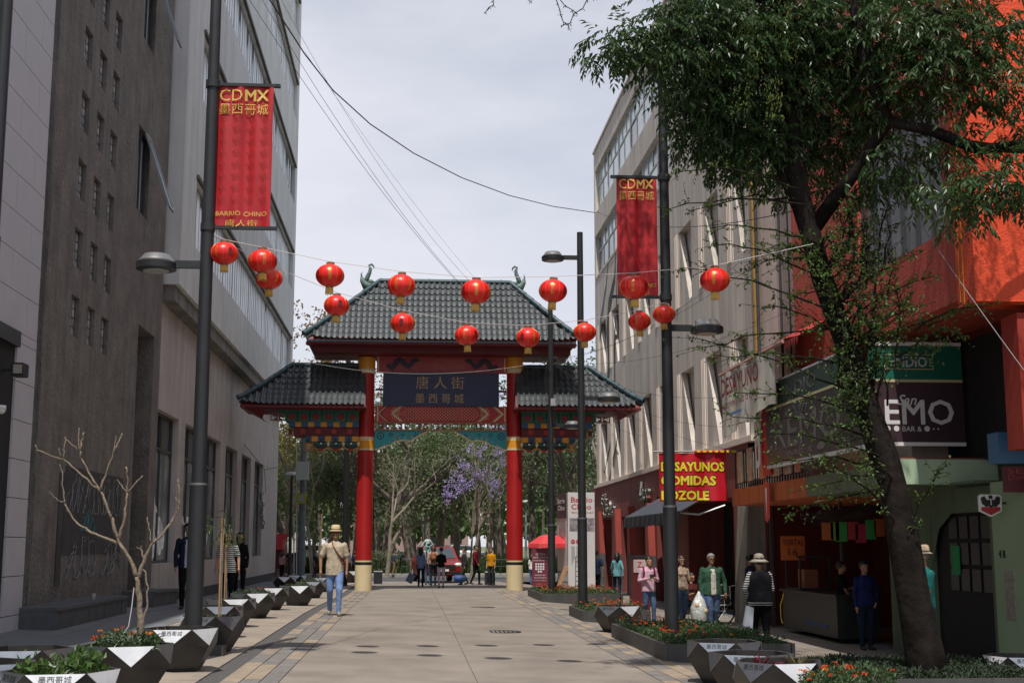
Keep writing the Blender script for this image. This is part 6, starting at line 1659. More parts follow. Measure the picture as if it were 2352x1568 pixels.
bed('grey flower bed around the right lamp post', 3.6, 5.5, 18.8, 23.8, .24, 7500, 120, 1, True, 'orange red flowers round the foot of the right lamp post')
bed('grey flower bed partly behind the right planter', 3.72, 5.2, 28.6, 31.2, .22, 2500, 60, 2, flab='orange flowers round the middle lamp post')
bed('far grey flower bed near the gate column', 3.8, 6.2, 38.6, 43.2, .22, 4500, 150, 3, flab='orange flowers in the far bed near the sign tower')
bed('small far bed of red flowers at the foot of the right gate column', 4.3, 6.4, 46.7, 47.7, .16, 1200, 70, 4, flab='red flowers right beside the gate column foot')
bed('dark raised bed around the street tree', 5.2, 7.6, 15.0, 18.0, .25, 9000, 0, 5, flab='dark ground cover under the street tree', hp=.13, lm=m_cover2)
bed('flower bed cut by the bottom edge of the picture', 3.7, 4.5, 12.0, 13.4, .24, 100, 0, 6, flab='thin undergrowth in the bottom edge bed', hp=.1)
lantana('lantana', 'bright orange red lantana bush at the bottom edge of the picture', Vector((4.0,12.5,.2)), .30,.3,.30, 1300, 22, seed=12)
lantana('lantana', 'mostly green lantana bush to the right of the bright orange one', Vector((4.45,12.9,.2)), .3,.3,.30, 1100, 3, seed=13)

# ---- park trees
def park_tree(px, Y, h, cr, label, seed, m, n=2600, lean=0.0, trunk=.22, base=.35, size=.26, bare=0, bark=None, cz=.62, group='park trees beyond the gate', clumps=16, flat=.75):
    rr = random.Random(seed); x = onY(px, 1250, Y)[0]; g0 = .06; t = thing('park_tree', label, 'tree', (x,Y,g0), group)
    base_z = h*base; b = MB(); tops = []
    def grow(p, d, L_, r, lev):
        pts = [p]; cur = p.copy(); dd = d.copy(); n_ = 4
        for i in range(n_): dd = (dd+rv(rr,.13)+Vector((0,0,.05))).normalized(); cur = cur+dd*L_/n_; pts.append(cur.copy())
        b.tube(pts, [r*(1-.42*i/n_) for i in range(n_+1)], 7 if lev < 2 else 4, caps=False)
        if lev >= 3: tops.append(cur.copy()); return
        if lev >= 2: tops.append(cur.copy())
        for k in range(3 if lev < 2 else 2):
            nd = (dd*.8+rv(rr,.75)+Vector((0,0,.22))).normalized(); grow(cur, nd, L_*rr.uniform(.55,.8), r*.55, lev+1)
    grow(Vector((0,0,-.1)), Vector((lean,0,1)).normalized(), base_z+.3, trunk, 0)
    b.build('trunk', bark or m_barkg, t, local=True)
    V_, F_ = [], []; cc = Vector((lean*h*.5,0,h*cz))
    cen = [p for p in tops if p.z > base_z]; 
    for k in range(clumps):
        while True:
            q = rv(rr)
            if q.length < 1: break
        cen.append(cc+Vector((q.x*cr, q.y*cr*.8, q.z*h*(1-cz)*.95)))
    if n:
        per = max(1,int(n/len(cen)))
        for c in cen:
            R_ = cr*rr.uniform(.22,.42)
            for k in range(per):
                q = rv(rr); q = Vector((q.x,q.y,q.z*flat))*R_; p = c+q
                leaf(V_, F_, p, (rv(rr,1)+Vector((0,0,-.3))).normalized(), rv(rr,1)+Vector((0,0,1)), size*rr.uniform(.6,1.3), size*.55*rr.uniform(.6,1.2))
        me = bpy.data.meshes.new('crown'); me.from_pydata(V_, [], F_); me.materials.append(m); tag(link('crown', me, t), kind='stuff')
    return t, tops
m_p1 = leafmat('park_leaf_green', (.12,.17,.065), .4, .6, .4); m_p2 = leafmat('park_leaf_grey', (.17,.19,.11), .35, .65, .4)
m_p3 = leafmat('park_leaf_yellow', (.22,.21,.07), .4, .6, .35); m_p4 = leafmat('park_leaf_dark', (.07,.11,.045), .4, .6, .35); m_rust = leafmat('park_leaf_rust', (.22,.13,.05), .5, .6, .35)
m_jac = leafmat('jacaranda_bloom', (.52,.42,.72), .25, .6, .4)
PT = [ # px, Y, h, cr, mat, n, lean, trunk, base, label
 (655,80,13.4,3.8,m_p3,6000,0,.3,.25,'yellowish tree between the grey building and the gate roof'),
 (640,72,6.5,2.4,m_p1,2600,.1,.2,.3,'low green tree right beside the grey building'),
 (698,80,17.5,2.2,m_rust,2000,0,.28,.36,'tall thin tree with rusty leaves rising left of the gate'),
 (740,76,8.0,3.0,m_p2,3600,.1,.22,.3,'grey green tree below the left side roof'),
 (790,86,14.6,4.0,m_rust,4200,0,.25,.25,'olive tree behind the left gate column'),
 (815,74,7.8,2.2,m_p4,2000,-.1,.2,.4,'dark tree just left of the left gate column'),
 (880,78,8.6,2.6,m_p2,3600,.15,.22,.3,'grey green tree just right of the left gate column'),
 (905,86,9.5,3.0,m_p1,3800,0,.2,.3,'green tree seen under the left bracket'),
 (950,73,8.8,2.3,m_p2,2600,-.1,.32,.42,'thick leaning tree with a wavy trunk in the park'),
 (985,95,11,3.6,m_p4,4200,0,.3,.3,'dark green tree behind the navy panel gap'),
 (1000,80,9.6,3.0,m_p1,3600,.1,.35,.35,'bushy green tree in the middle of the gate opening'),
 (1045,90,11,3.6,m_p4,4200,0,.3,.3,'deep green tree behind the jacaranda'),
 (1120,84,9.5,3.2,m_p1,3600,.05,.24,.35,'green tree behind the purple blossoms on the right'),
 (1165,92,11.5,3.4,m_p4,3800,0,.3,.3,'dark tree hidden behind the right gate column'),
 (1225,76,9.5,2.9,m_p4,4200,.05,.30,.38,'dark tree with a forked trunk right of the gate column'),
 (1290,84,10.5,3.2,m_p1,4000,0,.24,.3,'green tree behind the sign tower'),
 (1335,74,9.0,2.5,m_p2,2200,-.1,.2,.35,'sparse grey tree beside the beige building'),
 (1322,70,13.0,1.5,m_p4,2400,0,.2,.36,'dark pine rising above the right side roof'),
 (1366,66,13.2,1.0,m_p4,900,0,.18,.36,'dark tree tip showing at the edge of the beige building'),
 (600,95,10,4,m_p1,2500,0,.3,.3,'tree mostly hidden by the grey building'),
 (1400,95,10,4,m_p1,1500,0,.3,.3,'tree mostly hidden by the beige building')]
rr0 = random.Random(3)
for i,(px,Y,h,cr,m,n,ln,tr_,ba,lb) in enumerate(PT): park_tree(px,Y,h,cr,lb,100+i,m,n,ln,tr_,ba,size=.27*Y/80,bark=m_barkg if i%3 else m_barkl)
# pale leafless trees and the jacaranda
for i,(px,Y,h,lb) in enumerate(((720,70,8,'bare pale tree behind the utility pole'),(890,68,8.5,'bare pale tree with long forked limbs beside the left gate column'),(1300,70,8.5,'bare pale tree between the lamp posts on the right'),(640,66,7,'bare twisted tree near the red kiosk'))):
    park_tree(px,Y,h,1.5,lb,300+i,m_p3,60,.12*(1 if i%2 else -1),.12,.3,size=.15,bark=m_barkl,group='bare pale park trees')
def jac(px, Y, label, seed, spots):
    t, tops = park_tree(px,Y,7.2,2.0,label,seed,m_p2,500,.05,.13,.28,size=.16,bark=m_barkl,group='jacaranda trees',clumps=6)
    rr = random.Random(seed); V_, F_ = [], []; o0 = Vector(wloc(t)); tw = MB()
    for (qx,qy,r_,n) in spots:
        c = P(qx,qy,Y)-o0; tw.tube([Vector((0,0,2.0)),Vector((c.x*.35,c.y,2.2+(c.z-2.2)*.55))+rv(rr,.2),c],[.03,.018,.006],4) if rr.random() < .4 else None
        for k in range(n):
            e = c+rv(rr,1)*r_/48
            for j in range(9): leaf(V_, F_, e+rv(rr,.13), rv(rr,1).normalized(), rv(rr,1), .10, .065)
    me = bpy.data.meshes.new('blossom'); me.from_pydata(V_, [], F_); me.materials.append(m_jac); tag(link('blossom', me, t), kind='stuff'); tw.build('branch', m_barkl, t, local=True)
jac(1085,64,'jacaranda covered in purple blossoms seen through the gate',401,[(1078,1078,12,8),(1060,1060,12,6),(1100,1090,14,10),(1130,1098,16,12),(1085,1100,14,10),(1050,1092,12,7),(1035,1105,10,6),(1030,1125,10,6),(1048,1128,14,10),(1025,1140,8,4),(1060,1108,12,8),(1140,1115,14,9),(1120,1080,10,5),(1150,1130,6,3),(1110,1040,16,10),(1140,1048,14,9),(1085,1030,10,4),(1155,1060,8,5),(1030,1150,6,3),(1075,1120,10,5),(1130,1140,6,3),(1150,1018,12,5),(1125,975,8,3),(1152,978,10,5),(1150,905,8,4)])
# far woodland mass
V_, F_ = [], []; rr = random.Random(8)
for k in range(15000):
    x = rr.uniform(-40,45); h = 9.0+2.2*noise.noise(Vector((x*.16,3,1)))+1.2*noise.noise(Vector((x*.6,1,5))); z = rr.uniform(2.4,h); y = rr.uniform(108,120)
    leaf(V_, F_, Vector((x,y,z)), rv(rr,1).normalized(), Vector((0,-1,.5))+rv(rr,.7), .9*rr.uniform(.6,1.2), .6)
o = mesh_of('woodland', V_, F_, m_p1, None, 'stuff'); tag(o, 'dense park woodland filling the view behind the gate', 'woodland')
b = MB()
for k in range(46):
    x = rr.uniform(-14,18); y = rr.uniform(80,106); r = rr.uniform(.09,.24); l = rr.uniform(-.4,.4); b.tube([(x,y,0),(x+l*.5,y,2.4),(x+l,y,5.5)],[r,r*.8,r*.5],6)
tag(b.build('distant_trunks', m_barkg), 'many dark trunks standing in the park shade', 'trunks', kind='stuff')
# hedge of long grass
V_, F_ = [], []
for k in range(9000):
    x = rr.uniform(-14,16); y = rr.uniform(72.6,75.5); hgt = .85+.25*noise.noise(Vector((x*.7,0,0))); leaf(V_, F_, Vector((x,y,.05)), (Vector((rr.uniform(-.35,.35),rr.uniform(-.3,.3),1))).normalized(), Vector((0,-1,0)), hgt*rr.uniform(.6,1.25), .07)
o = mesh_of('tall_grass_hedge', V_, F_, leafmat('hedge_grass',(.06,.10,.035),.45,.6,.25), None, 'stuff'); tag(o, 'hedge of long green grass along the park edge', 'hedge')
V_, F_ = [], []; c = P(878,1296,73)
for k in range(1200): q = rv(rr,1); leaf(V_, F_, Vector((c.x+q.x*.8,73+q.y*.5,.6+q.z*.65)), rv(rr,1).normalized(), rv(rr,1), .16, .05)
tag(mesh_of('round_bush', V_, F_, m_p2, None), 'round grey green bush right of the left gate column', 'bush')
# ================================================================ PEOPLE
import numpy as np
def cloth(name, col, rough=.95, var=.2, bump=.9): return mat('cloth_'+name, col, rough, var=var, scale=7, bump=bump, bscale=11, spec=.12)
def patt(name, c1, c2, kind='stripe', scale=20):
    m = bpy.data.materials.new('cloth_'+name); m.use_nodes = True; t = m.node_tree; N = t.nodes; L = t.links; b = N['Principled BSDF']; b.inputs['Roughness'].default_value = .95; b.inputs['Specular IOR Level'].default_value = .12
    tcn = N.new('ShaderNodeTexCoord')
    def wave(d):
        w = N.new('ShaderNodeTexWave'); w.wave_type = 'BANDS'; w.bands_direction = d; w.inputs['Scale'].default_value = scale; w.inputs['Distortion'].default_value = .6 if kind != 'print' else 3; w.inputs['Detail'].default_value = 2
        L.new(tcn.outputs['Object'], w.inputs['Vector']); return w.outputs['Fac']
    f = wave('Z' if kind == 'stripe' else 'X')
    if kind == 'plaid':
        g = wave('Z'); mm = N.new('ShaderNodeMath'); mm.operation = 'ADD'; L.new(f, mm.inputs[0]); L.new(g, mm.inputs[1]); m2 = N.new('ShaderNodeMath'); m2.operation = 'MULTIPLY'; m2.inputs[1].default_value = .5; L.new(mm.outputs[0], m2.inputs[0]); f = m2.outputs[0]
    r = N.new('ShaderNodeValToRGB'); r.color_ramp.elements[0].position = .42; r.color_ramp.elements[1].position = .58; r.color_ramp.elements[0].color = (*c1,1); r.color_ramp.elements[1].color = (*c2,1)
    L.new(f, r.inputs['Fac']); L.new(r.outputs['Color'], b.inputs['Base Color']); return m
m_skin = mat('skin_tan', (.42,.23,.14), .55, var=.06, scale=5); m_skind = mat('skin_brown', (.30,.15,.09), .55, var=.06, scale=5)
m_hair = mat('hair_black', (.012,.010,.009), .5, var=.3, scale=20); m_hairb = mat('hair_brown', (.06,.025,.015), .5, var=.3, scale=20); m_hairg = mat('hair_grey', (.18,.18,.18), .7, var=.3, scale=20)
m_shoe = mat('shoe_black', (.02,.02,.02), .6); m_shoew = mat('shoe_white', (.6,.6,.6), .6); m_eye = mat('eye_dark', (.01,.008,.008), .2); m_lip = mat('lips', (.22,.07,.05), .5)
ARM = {'down':((.04,.01,-.28),(.05,-.05,-.53)),'fwd':((.05,-.09,-.26),(.03,-.22,-.46)),'back':((.06,.09,-.26),(.06,.07,-.51)),'phone':((.06,.0,-.28),(-.10,-.23,-.22)),
       'hold':((.04,-.02,-.28),(.02,-.25,-.22)),'out':((.14,.0,-.24),(.26,-.06,-.42)),'up':((.03,-.12,-.12),(.02,-.14,.13)),'swing':((.09,.02,-.27),(.10,-.06,-.51)),'swing':((.09,.02,-.27),(.10,-.06,-.51)),'loose':((.06,.01,-.27),(.09,-.05,-.51)),'pocket':((.10,.04,-.27),(.02,-.06,-.45))}
def person(label, x, y, h, yaw=0, top=None, pants=None, sleeve='long', shoe=None, skin=None, hair=None, long_hair=False, inner=None, stride=.0, arms=('down','down'), vox=.017,
           build=1.0, female=False, hem=.90, hat=None, glasses=False, headdown=0.0, z=None, fingers=False, sit=False, group=None, lean=0.0, barelegs=False, clip=None):
    top = top or cloth('grey',(.2,.2,.2)); pants = pants or cloth('black',(.015,.015,.018)); shoe = shoe or m_shoe; skin = skin or m_skin; hair = hair or m_hair
    k = h/1.75; z = G(x,y) if z is None else z
    t = thing('person', label, 'person', (x,y,z), group, rz=yaw); t.scale = (k,k,k)
    prims = []
    def cap(a, b, ra, rb, l, fy=1.0): prims.append(('c', Vector(a), Vector(b), ra, rb, l, fy))
    def ell(c, r, l): prims.append(('e', Vector(c), Vector(r), None, None, l, 1))
    def loft(rings, l): prims.append(('l', rings, None, None, None, l, 1))
    B_ = build; sw = .92 if female else 1.0; hw = 1.08 if female else 1.0
    # lower body
    hz = .90
    if sit: hz = .45
    drop = hz-.90
    for s in (-1,1):
        f = s*stride
        hip = Vector((s*.088*hw, 0, hz)); 
        if sit: knee = Vector((s*.12,-.42,.47)); ank = Vector((s*.12,-.45,.08))
        else: knee = Vector((s*.092*hw, -max(0,f)*.75+max(0,-f)*.10-.015, .50)); ank = Vector((s*.085, -f+ (.02), .085+(max(0,-f)*.18)))
        cap(hip, knee, .090*B_*hw, .064*B_, 2); cap(knee, ank, .060*B_, .047, 0 if barelegs else 2)
        tilt = max(0,-f)*.25
        cap(ank+Vector((0,.035,-.045)), ank+Vector((s*.02,-.14,-.05-tilt*.5)), .042, .036, 3); cap(ank, ank+Vector((0,0,-.03)), .043, .045, 3)
        sh = Vector((s*.168*sw*min(1.22,B_), .005, 1.398+drop)); e_, w_ = ARM[arms[0 if s < 0 else 1]]
        el = sh+Vector((s*e_[0]*1.0+s*.012*B_, e_[1], e_[2])); wr = sh+Vector((s*w_[0], w_[1], w_[2]))
        rs = .052*B_*(.92 if female else 1)
        if sleeve == 'long': cap(sh, el, rs, rs*.84, 1); cap(el, wr, rs*.80, .036, 1)
        elif sleeve == 'none': cap(sh, el, rs*.75, rs*.66, 0); cap(el, wr, rs*.64, .026, 0)
        else:
            m_ = sh.lerp(el,.72); cap(sh, m_, rs*1.04, rs*1.02, 1); cap(sh.lerp(el,.6), el, rs*.72, rs*.68, 0); cap(el, wr, rs*.68, .027, 0)
        d = (wr-el).normalized(); hc = wr+d*.05; fw = d; sd = Vector((0,1,0)).cross(d)
        if sd.length < .3: sd = Vector((1,0,0))
        sd = (Vector((0,-1,0))-d*Vector((0,-1,0)).dot(d)).normalized()      # palm width runs fore-aft
        cap(wr, hc, .026, .033, 0)
        if fingers:
            n_ = d.cross(sd).normalized()
            for i,(o,L_) in enumerate(((-.026,.055),(-.009,.068),(.009,.064),(.026,.05))):
                p0 = hc+sd*(-o)*1.0+d*.025; p1 = p0+d*L_*.55+n_*.004*s; p2 = p1+d*L_*.45-sd*.004+n_*(-.012)*s; cap(p0,p1,.0098,.009,0); cap(p1,p2,.009,.0078,0)
            p0 = hc+sd*.025-d*.02; p1 = p0+sd*.03+d*.025; cap(p0,p1,.0125,.0105,0); cap(p1,p1+d*.026,.0105,.009,0)
        else: cap(hc, hc+d*.06, .03, .018, 0)
    q = drop
    loft([(.80+q,.10*hw,.09),(.86+q,.155*B_*hw,.115*B_),(.95+q,.158*B_*hw,.115*B_),(1.03+q,.138*B_,.105*B_)], 2)
    tz = hem+q
    loft([(tz,.168*B_*hw,.125*B_),(.99+q,.163*B_*(1.04 if hem<.95 else 1),.122*B_),(1.10+q,.150*B_*sw,.118*B_),(1.24+q,.160*B_*sw,.120*B_),(1.36+q,.166*B_*sw,.118*B_),(1.41+q,.150*sw*B_,.098),(1.45+q,.105,.08),(1.485+q,.06,.06)], 1)
    if female: ell((-.065,-.085,1.30+q),(.06,.06,.06),1); ell((.065,-.085,1.30+q),(.06,.06,.06),1)
    if inner: loft([(tz+.01,.07,.135*B_),(1.1+q,.075,.127*B_),(1.3+q,.075,.130*B_),(1.42+q,.06,.105)], 4)
    hd = Vector((0,-.015-headdown*.05,1.635+q-headdown*.02))
    cap((0,.01,1.44+q), hd+Vector((0,.01,-.06)), .055, .052, 0)
    ell(hd+Vector((0,.008,.022)), (.081,.096,.103), 0); ell(hd+Vector((0,-.018,-.045)), (.062,.074,.072), 0)
    ell(hd+Vector((0,-.098,-.012)), (.013,.018,.024), 0); ell(hd+Vector((0,-.078,-.085)), (.026,.02,.02), 0)
    for s in (-1,1): ell(hd+Vector((s*.077,.012,-.005)), (.012,.022,.032), 0)
    # mesh
    b = MB()
    for p in prims:
        if p[0] == 'c':
            a, c, ra, rb = p[1:5]; d = (c-a); L_ = max(d.length,1e-4); d = d/L_
            pts = [a-d*ra*.95, a-d*ra*.6, a, a.lerp(c,.5), c, c+d*rb*.6, c+d*rb*.95]; b.tube(pts, [ra*.3, ra*.8, ra, (ra+rb)/2, rb, rb*.8, rb*.3], 12)
        elif p[0] == 'e': b.ball(tuple(p[1]), *p[2], 14, 10)
        else:
            prof = p[1]; n = 20; o = len(b.v)
            for (zz_, rx, ry) in prof:
                for i in range(n):
                    a = 2*pi*i/n; cx_, sx_ = cos(a), sin(a); e = .85; b.v.append((rx*math.copysign(abs(cx_)**e,cx_), ry*math.copysign(abs(sx_)**e,sx_), zz_))
            for j in range(len(prof)-1):
                for i in range(n): a = o+j*n+i; c = o+j*n+(i+1)%n; b.f.append([a,c,c+n,a+n]); b.m.append(0)
            b.f.append([o+i for i in range(n)][::-1]); b.m.append(0); e = o+(len(prof)-1)*n; b.f.append([e+i for i in range(n)]); b.m.append(0)
    me0 = b.mesh('tmp', m_skin); ob = bpy.data.objects.new('tmp', me0); COL.objects.link(ob)
    md = ob.modifiers.new('r','REMESH'); md.mode = 'VOXEL'; md.voxel_size = vox; md.use_smooth_shade = True
    md2 = ob.modifiers.new('s','SMOOTH'); md2.factor = .5; md2.iterations = 2 if vox > .012 else 3
    me = bpy.data.meshes.new_from_object(ob.evaluated_get(bpy.context.evaluated_depsgraph_get())); bpy.data.objects.remove(ob); bpy.data.meshes.remove(me0)
    me.name = 'body'; me.materials.clear()
    for m in (skin, top, pants, shoe, inner or top): me.materials.append(m)
    nf = len(me.polygons); C_ = np.empty(nf*3); me.polygons.foreach_get('center', C_); C_ = C_.reshape(-1,3)
    best = np.full(nf, 1e9); lab = np.zeros(nf, int)
    for p in prims:
        if p[0] == 'c':
            a = np.array(p[1]); c = np.array(p[2]); ab = c-a; tt = np.clip(((C_-a)@ab)/max(1e-9,ab@ab),0,1); d = np.linalg.norm(C_-(a+tt[:,None]*ab),axis=1)-(p[3]+(p[4]-p[3])*tt)
        elif p[0] == 'e': q_ = (C_-np.array(p[1]))/np.array(p[2]); d = (np.linalg.norm(q_,axis=1)-1)*min(p[2])
        else:
            zs = [r_[0] for r_ in p[1]]; rx = np.interp(C_[:,2], zs, [r_[1] for r_ in p[1]]); ry = np.interp(C_[:,2], zs, [r_[2] for r_ in p[1]])
            d = (np.sqrt((C_[:,0]/rx)**2+(C_[:,1]/ry)**2)-1)*np.minimum(rx,ry)+np.where((C_[:,2]<zs[0]-.006)|(C_[:,2]>zs[-1]),9,0)
        if p[5] == 4: d = d-.012+np.where(C_[:,1]>-.05,9,0)
        m_ = d < best; best[m_] = d[m_]; lab[m_] = p[5]
    me.polygons.foreach_set('material_index', lab.astype(np.int32)); me.update()
    link('body', me, t)
    # hair
    if hair is not None:
        g = MB(); g.ball((hd.x,hd.y+.022,hd.z+.040),.095,.104,.102,20,14)
        for i,v in enumerate(g.v):
            if v[1] < hd.y-.02 and v[2] < hd.z+.055: g.v[i] = (v[0]*.7, hd.y+.02, v[2])
            elif v[2] < hd.z-.035 : g.v[i] = (v[0]*.8, v[1]*.9+.0, v[2])
        if long_hair: g.tube([(0,hd.y+.045,hd.z+.05),(0,hd.y+.075,hd.z-.06),(0,hd.y+.10,hd.z-.18),(0,hd.y+.10,hd.z-.30)],[.085,.09,.085,.045],12); 
        if long_hair:
            for s in (-1,1): g.tube([(s*.07,hd.y+.01,hd.z+.06),(s*.088,hd.y+.02,hd.z-.04),(s*.085,hd.y+.03,hd.z-.17)],[.03,.034,.02],8)
        g.build('hair', hair, t, smooth=True, local=True)
    g = MB()
    for s in (-1,1): g.ball((hd.x+s*.03,hd.y-.080,hd.z+.012),.013,.008,.008,8,6)
    g.build('eyes', m_eye, t, local=True)
    g = MB(); g.ball((hd.x,hd.y-.082,hd.z-.055),.024,.008,.006,8,6); g.build('mouth', m_lip, t, local=True)
    if glasses:
        g = MB()
        for s in (-1,1): g.ball((hd.x+s*.033,hd.y-.092,hd.z+.014),.024,.008,.015,12,8); g.tube([(hd.x+s*.06,hd.y-.09,hd.z+.02),(hd.x+s*.082,hd.y+.0,hd.z+.015)],.004,5)
        g.tube([(hd.x-.03,hd.y-.097,hd.z+.018),(hd.x+.03,hd.y-.097,hd.z+.018)],.004,5); g.build('glasses', m_eye, t, local=True)
    if hat:
        kind, m = hat; g = MB(); c = (hd.x,hd.y+.01,hd.z+.055)
        if kind == 'wide': g.lathe([(.19,-.05),(.20,-.045),(.12,.0),(.096,.01),(.092,.07),(.075,.105),(.03,.118),(.001,.12)],c,26,caps=False); g.lathe([(.19,-.054),(.11,-.008),(.09,-.0)],c,26,caps=False)
        else: g.lathe([(.128,-.012),(.13,-.006),(.096,.012),(.093,.03),(.086,.10),(.06,.118),(.001,.11)],c,26,caps=False,sy=1.12); g.lathe([(.128,-.014),(.09,.0)],c,26,caps=False,sy=1.12)
        o = g.build('hat', m, t, smooth=True, local=True)
        g = MB(); g.lathe([(.0975,.012),(.0965,.032)] if kind != 'wide' else [(.0985,.012),(.0965,.03)],c,26,caps=False,sy=1.12 if kind != 'wide' else 1); g.build('hat_band', mat('hat_band',(.12,.08,.05),.8), o, local=True)
    return t
def PG(px, py):
    x, y, z = gp(px, py); return x, y
def hpx(py0, py1, y): return (zat(1000,py0,y)-zat(1000,py1,y))
jean = mat('denim_light', (.15,.24,.46), .85, var=.28, scale=9, bump=.5, bscale=12); jean2 = mat('denim_mid', (.05,.09,.17), .85, var=.5, scale=7, bump=.5, bscale=12)
blk = cloth('black',(.006,.006,.008)); navy = cloth('navy',(.015,.02,.04)); char = cloth('charcoal',(.04,.042,.05))
def place(px, pyf, pyt):
    x, y = PG(px, pyf); h = (zat(px,pyt,y)-G(x,y)); return x, y, h
straw = mat('straw', (.58,.45,.26), .85, var=.15, scale=40); ctan = mat('canvas_tan', (.33,.29,.23), .9, var=.08, scale=8)
# 1 walking man
x,y,h = place(767,1413,1211)
per1 = person('man walking towards the viewer in straw hat, sunglasses, patterned cream shirt, light jeans', x,y,h*1.0,radians(4),mat('leaf_print_shirt',(.58,.50,.39),.95,col2=(.36,.29,.20),scale=16,bump=.9,bscale=10,spec=.12),jean,'short',cloth('shoe_olive',(.25,.24,.18)),m_skind,m_hair,stride=.19,arms=('swing','down'),vox=.0095,hem=.80,hat=('fedora',straw),glasses=True,fingers=True,build=1.1)
sc_ = h/1.75
b = MB(); b.tube([(x+.10*sc_,y-.09,1.46*sc_+G(x,y)),(x-.0,y-.15*sc_,1.30*sc_+G(x,y)),(x+.17*sc_,y-.10,1.10*sc_+G(x,y)),(x+.21*sc_,y-.02,1.05*sc_+G(x,y))],[.013,.014,.02,.03],6)
b = MB(); g0 = G(x,y)
b.tube([(x-.06*sc_,y-.07,1.47*sc_+g0),(x-.03*sc_,y-.13*sc_,1.36*sc_+g0),(x+.07*sc_,y-.145*sc_,1.22*sc_+g0),(x+.17*sc_,y-.11*sc_,1.08*sc_+g0)],[.014,.014,.016,.035],8); b.ball((x+.19*sc_,y-.03,1.06*sc_+g0),.03,.10,.06)
tag(b.build('crossbody_bag', mat('leather_brown',(.15,.05,.025),.6), None, smooth=True), 'small brown bag on a strap across the walking man in the straw hat', 'bag')
# 2 man behind the left post
x,y,h = place(427,1398,1202)
p2_ = p2_ = person('man in dark navy jacket over a pale lettered T-shirt walking behind the left lamp post', x,y,h,radians(8),navy,blk,'long',m_shoe,m_skin,m_hair,build=1.14,inner=cloth('pale_blue',(.42,.45,.56)),stride=-.13,arms=('down','down'),vox=.0105,hem=.84,fingers=True)
sc_=h/1.75; attach(text('SAN',.1,(x+.03,y-.158*sc_,1.30*sc_+G(x,y)),m_vw,None,width=.12,height=.035,extr=.001), p2_); attach(text('----',.05,(x+.03,y-.158*sc_,1.25*sc_+G(x,y)),m_vw,None,width=.12,extr=.001), p2_)
# 3,4 women
x,y,h = place(520,1388,1223)
person('woman in sunglasses with dark bob and black and white striped top, hands down', x,y,h,radians(0),patt('bw_stripe',(.02,.02,.025),(.5,.5,.5),'stripe',6.5),blk,'short',m_shoe,m_skin,m_hairb,long_hair=True,arms=('loose','loose'),vox=.0105,hem=.78,female=True,glasses=True,fingers=True,build=1.22)
x,y,h = place(548,1380,1222); person('dark haired person in black walking just behind the woman in the striped top', x,y,h,radians(-10),blk,blk,'long',m_shoe,m_skin,m_hair,long_hair=True,vox=.015,female=True)
# 5 group by the gate
x,y,h = place(966,1346,1256); person('woman in light blue shirt seen from behind under the gate, dark bag at her left', x,y,h,radians(175),cloth('sky_blue',(.20,.27,.46)),cloth('dark_jeans',(.015,.025,.045)),'long',m_shoe,m_skin,m_hair,long_hair=True,stride=.03,arms=('down','hold'),vox=.016,female=True,hem=.82)
b = MB(); c = P(950,1328,y-.05); b.box(c.x-.26,c.x+.02,c.y-.12,c.y+.12,c.z-.22,c.z+.14); b.xf(Matrix.Translation(c) @ Matrix.Rotation(.45,4,'Y') @ Matrix.Translation(-c)); tag(b.build('shopping_bag', mat('bag_blue_grey',(.09,.13,.18),.6,col2=(.2,.25,.35),scale=4)), 'large blue grey shopping bag carried under the gate', 'bag')
x,y,h = place(983,1343,1262); y += .5; person('man partly hidden behind the woman in light blue, carrying a child', x,y,1.7,radians(170),cloth('white_ish',(.5,.48,.45)),jean2,'short',m_shoe,m_skin,m_hair,arms=('up','up'),vox=.018)
px_, pz_ = onY(979,1256,y); person('small child in pale clothes riding on the shoulders of the man under the gate', x-.02,y-.02,1.0,radians(0),cloth('pale_aqua',(.5,.6,.6)),cloth('teal_small',(.1,.35,.35)),'long',m_shoe,m_skin,m_hairb,arms=('out','out'),vox=.028,z=1.28,sit=True)
x,y,h = place(995,1344,1262); y += .25; person('woman in white top with brown backpack seen from behind under the gate', x,y,1.62,radians(172),cloth('cream_top',(.5,.35,.28)),cloth('dark_jeans2',(.02,.035,.06)),'short',m_shoe,m_skin,m_hairb,long_hair=True,vox=.018,female=True)
c = Vector((x,y-.19,1.15)); b = MB(); b.ball(tuple(c),.15,.10,.21,14,10); b.ball((c.x,c.y-.09,c.z-.06),.10,.04,.09,10,8); tag(b.build('backpack', mat('leather_tan',(.22,.08,.03),.6,var=.2,scale=6), None, smooth=True), 'brown leather backpack worn by the woman under the gate', 'backpack')
x,y,h = place(1013,1350,1257); person('woman in black top and lilac trousers seen from behind under the gate', x,y,h,radians(182),blk,cloth('lilac',(.36,.31,.38)),'long',m_shoe,m_skin,m_hair,arms=('hold','hold'),vox=.016,female=True)
x,y,h = place(1066,1342,1257); person('man in charcoal sweater walking left with a black and blue sports bag', x,y,h,radians(-70),char,cloth('olive_dark',(.04,.04,.03)),'long',m_shoe,m_skin,m_hair,stride=.2,arms=('down','down'),vox=.016)
b = MB(); c = P(1056,1328,y-.25); b.tube([(c.x-.24,c.y,c.z),(c.x-.2,c.y,c.z),(c.x+.2,c.y,c.z),(c.x+.24,c.y,c.z)],[.10,.15,.15,.10],12); o = b.build('sports_bag', mat('bag_black',(.015,.02,.03),.6,col2=(.02,.12,.4),scale=5), None, smooth=True); tag(o,'black sports bag with bright blue patches carried low under the gate','bag')
x,y,h = place(1092,1342,1252); person('man in maroon sweater walking right just beyond the gate', x,y,h,radians(60),cloth('maroon',(.13,.012,.018)),blk,'long',m_shoe,m_skin,m_hair,stride=.17,arms=('fwd','back'),vox=.016)
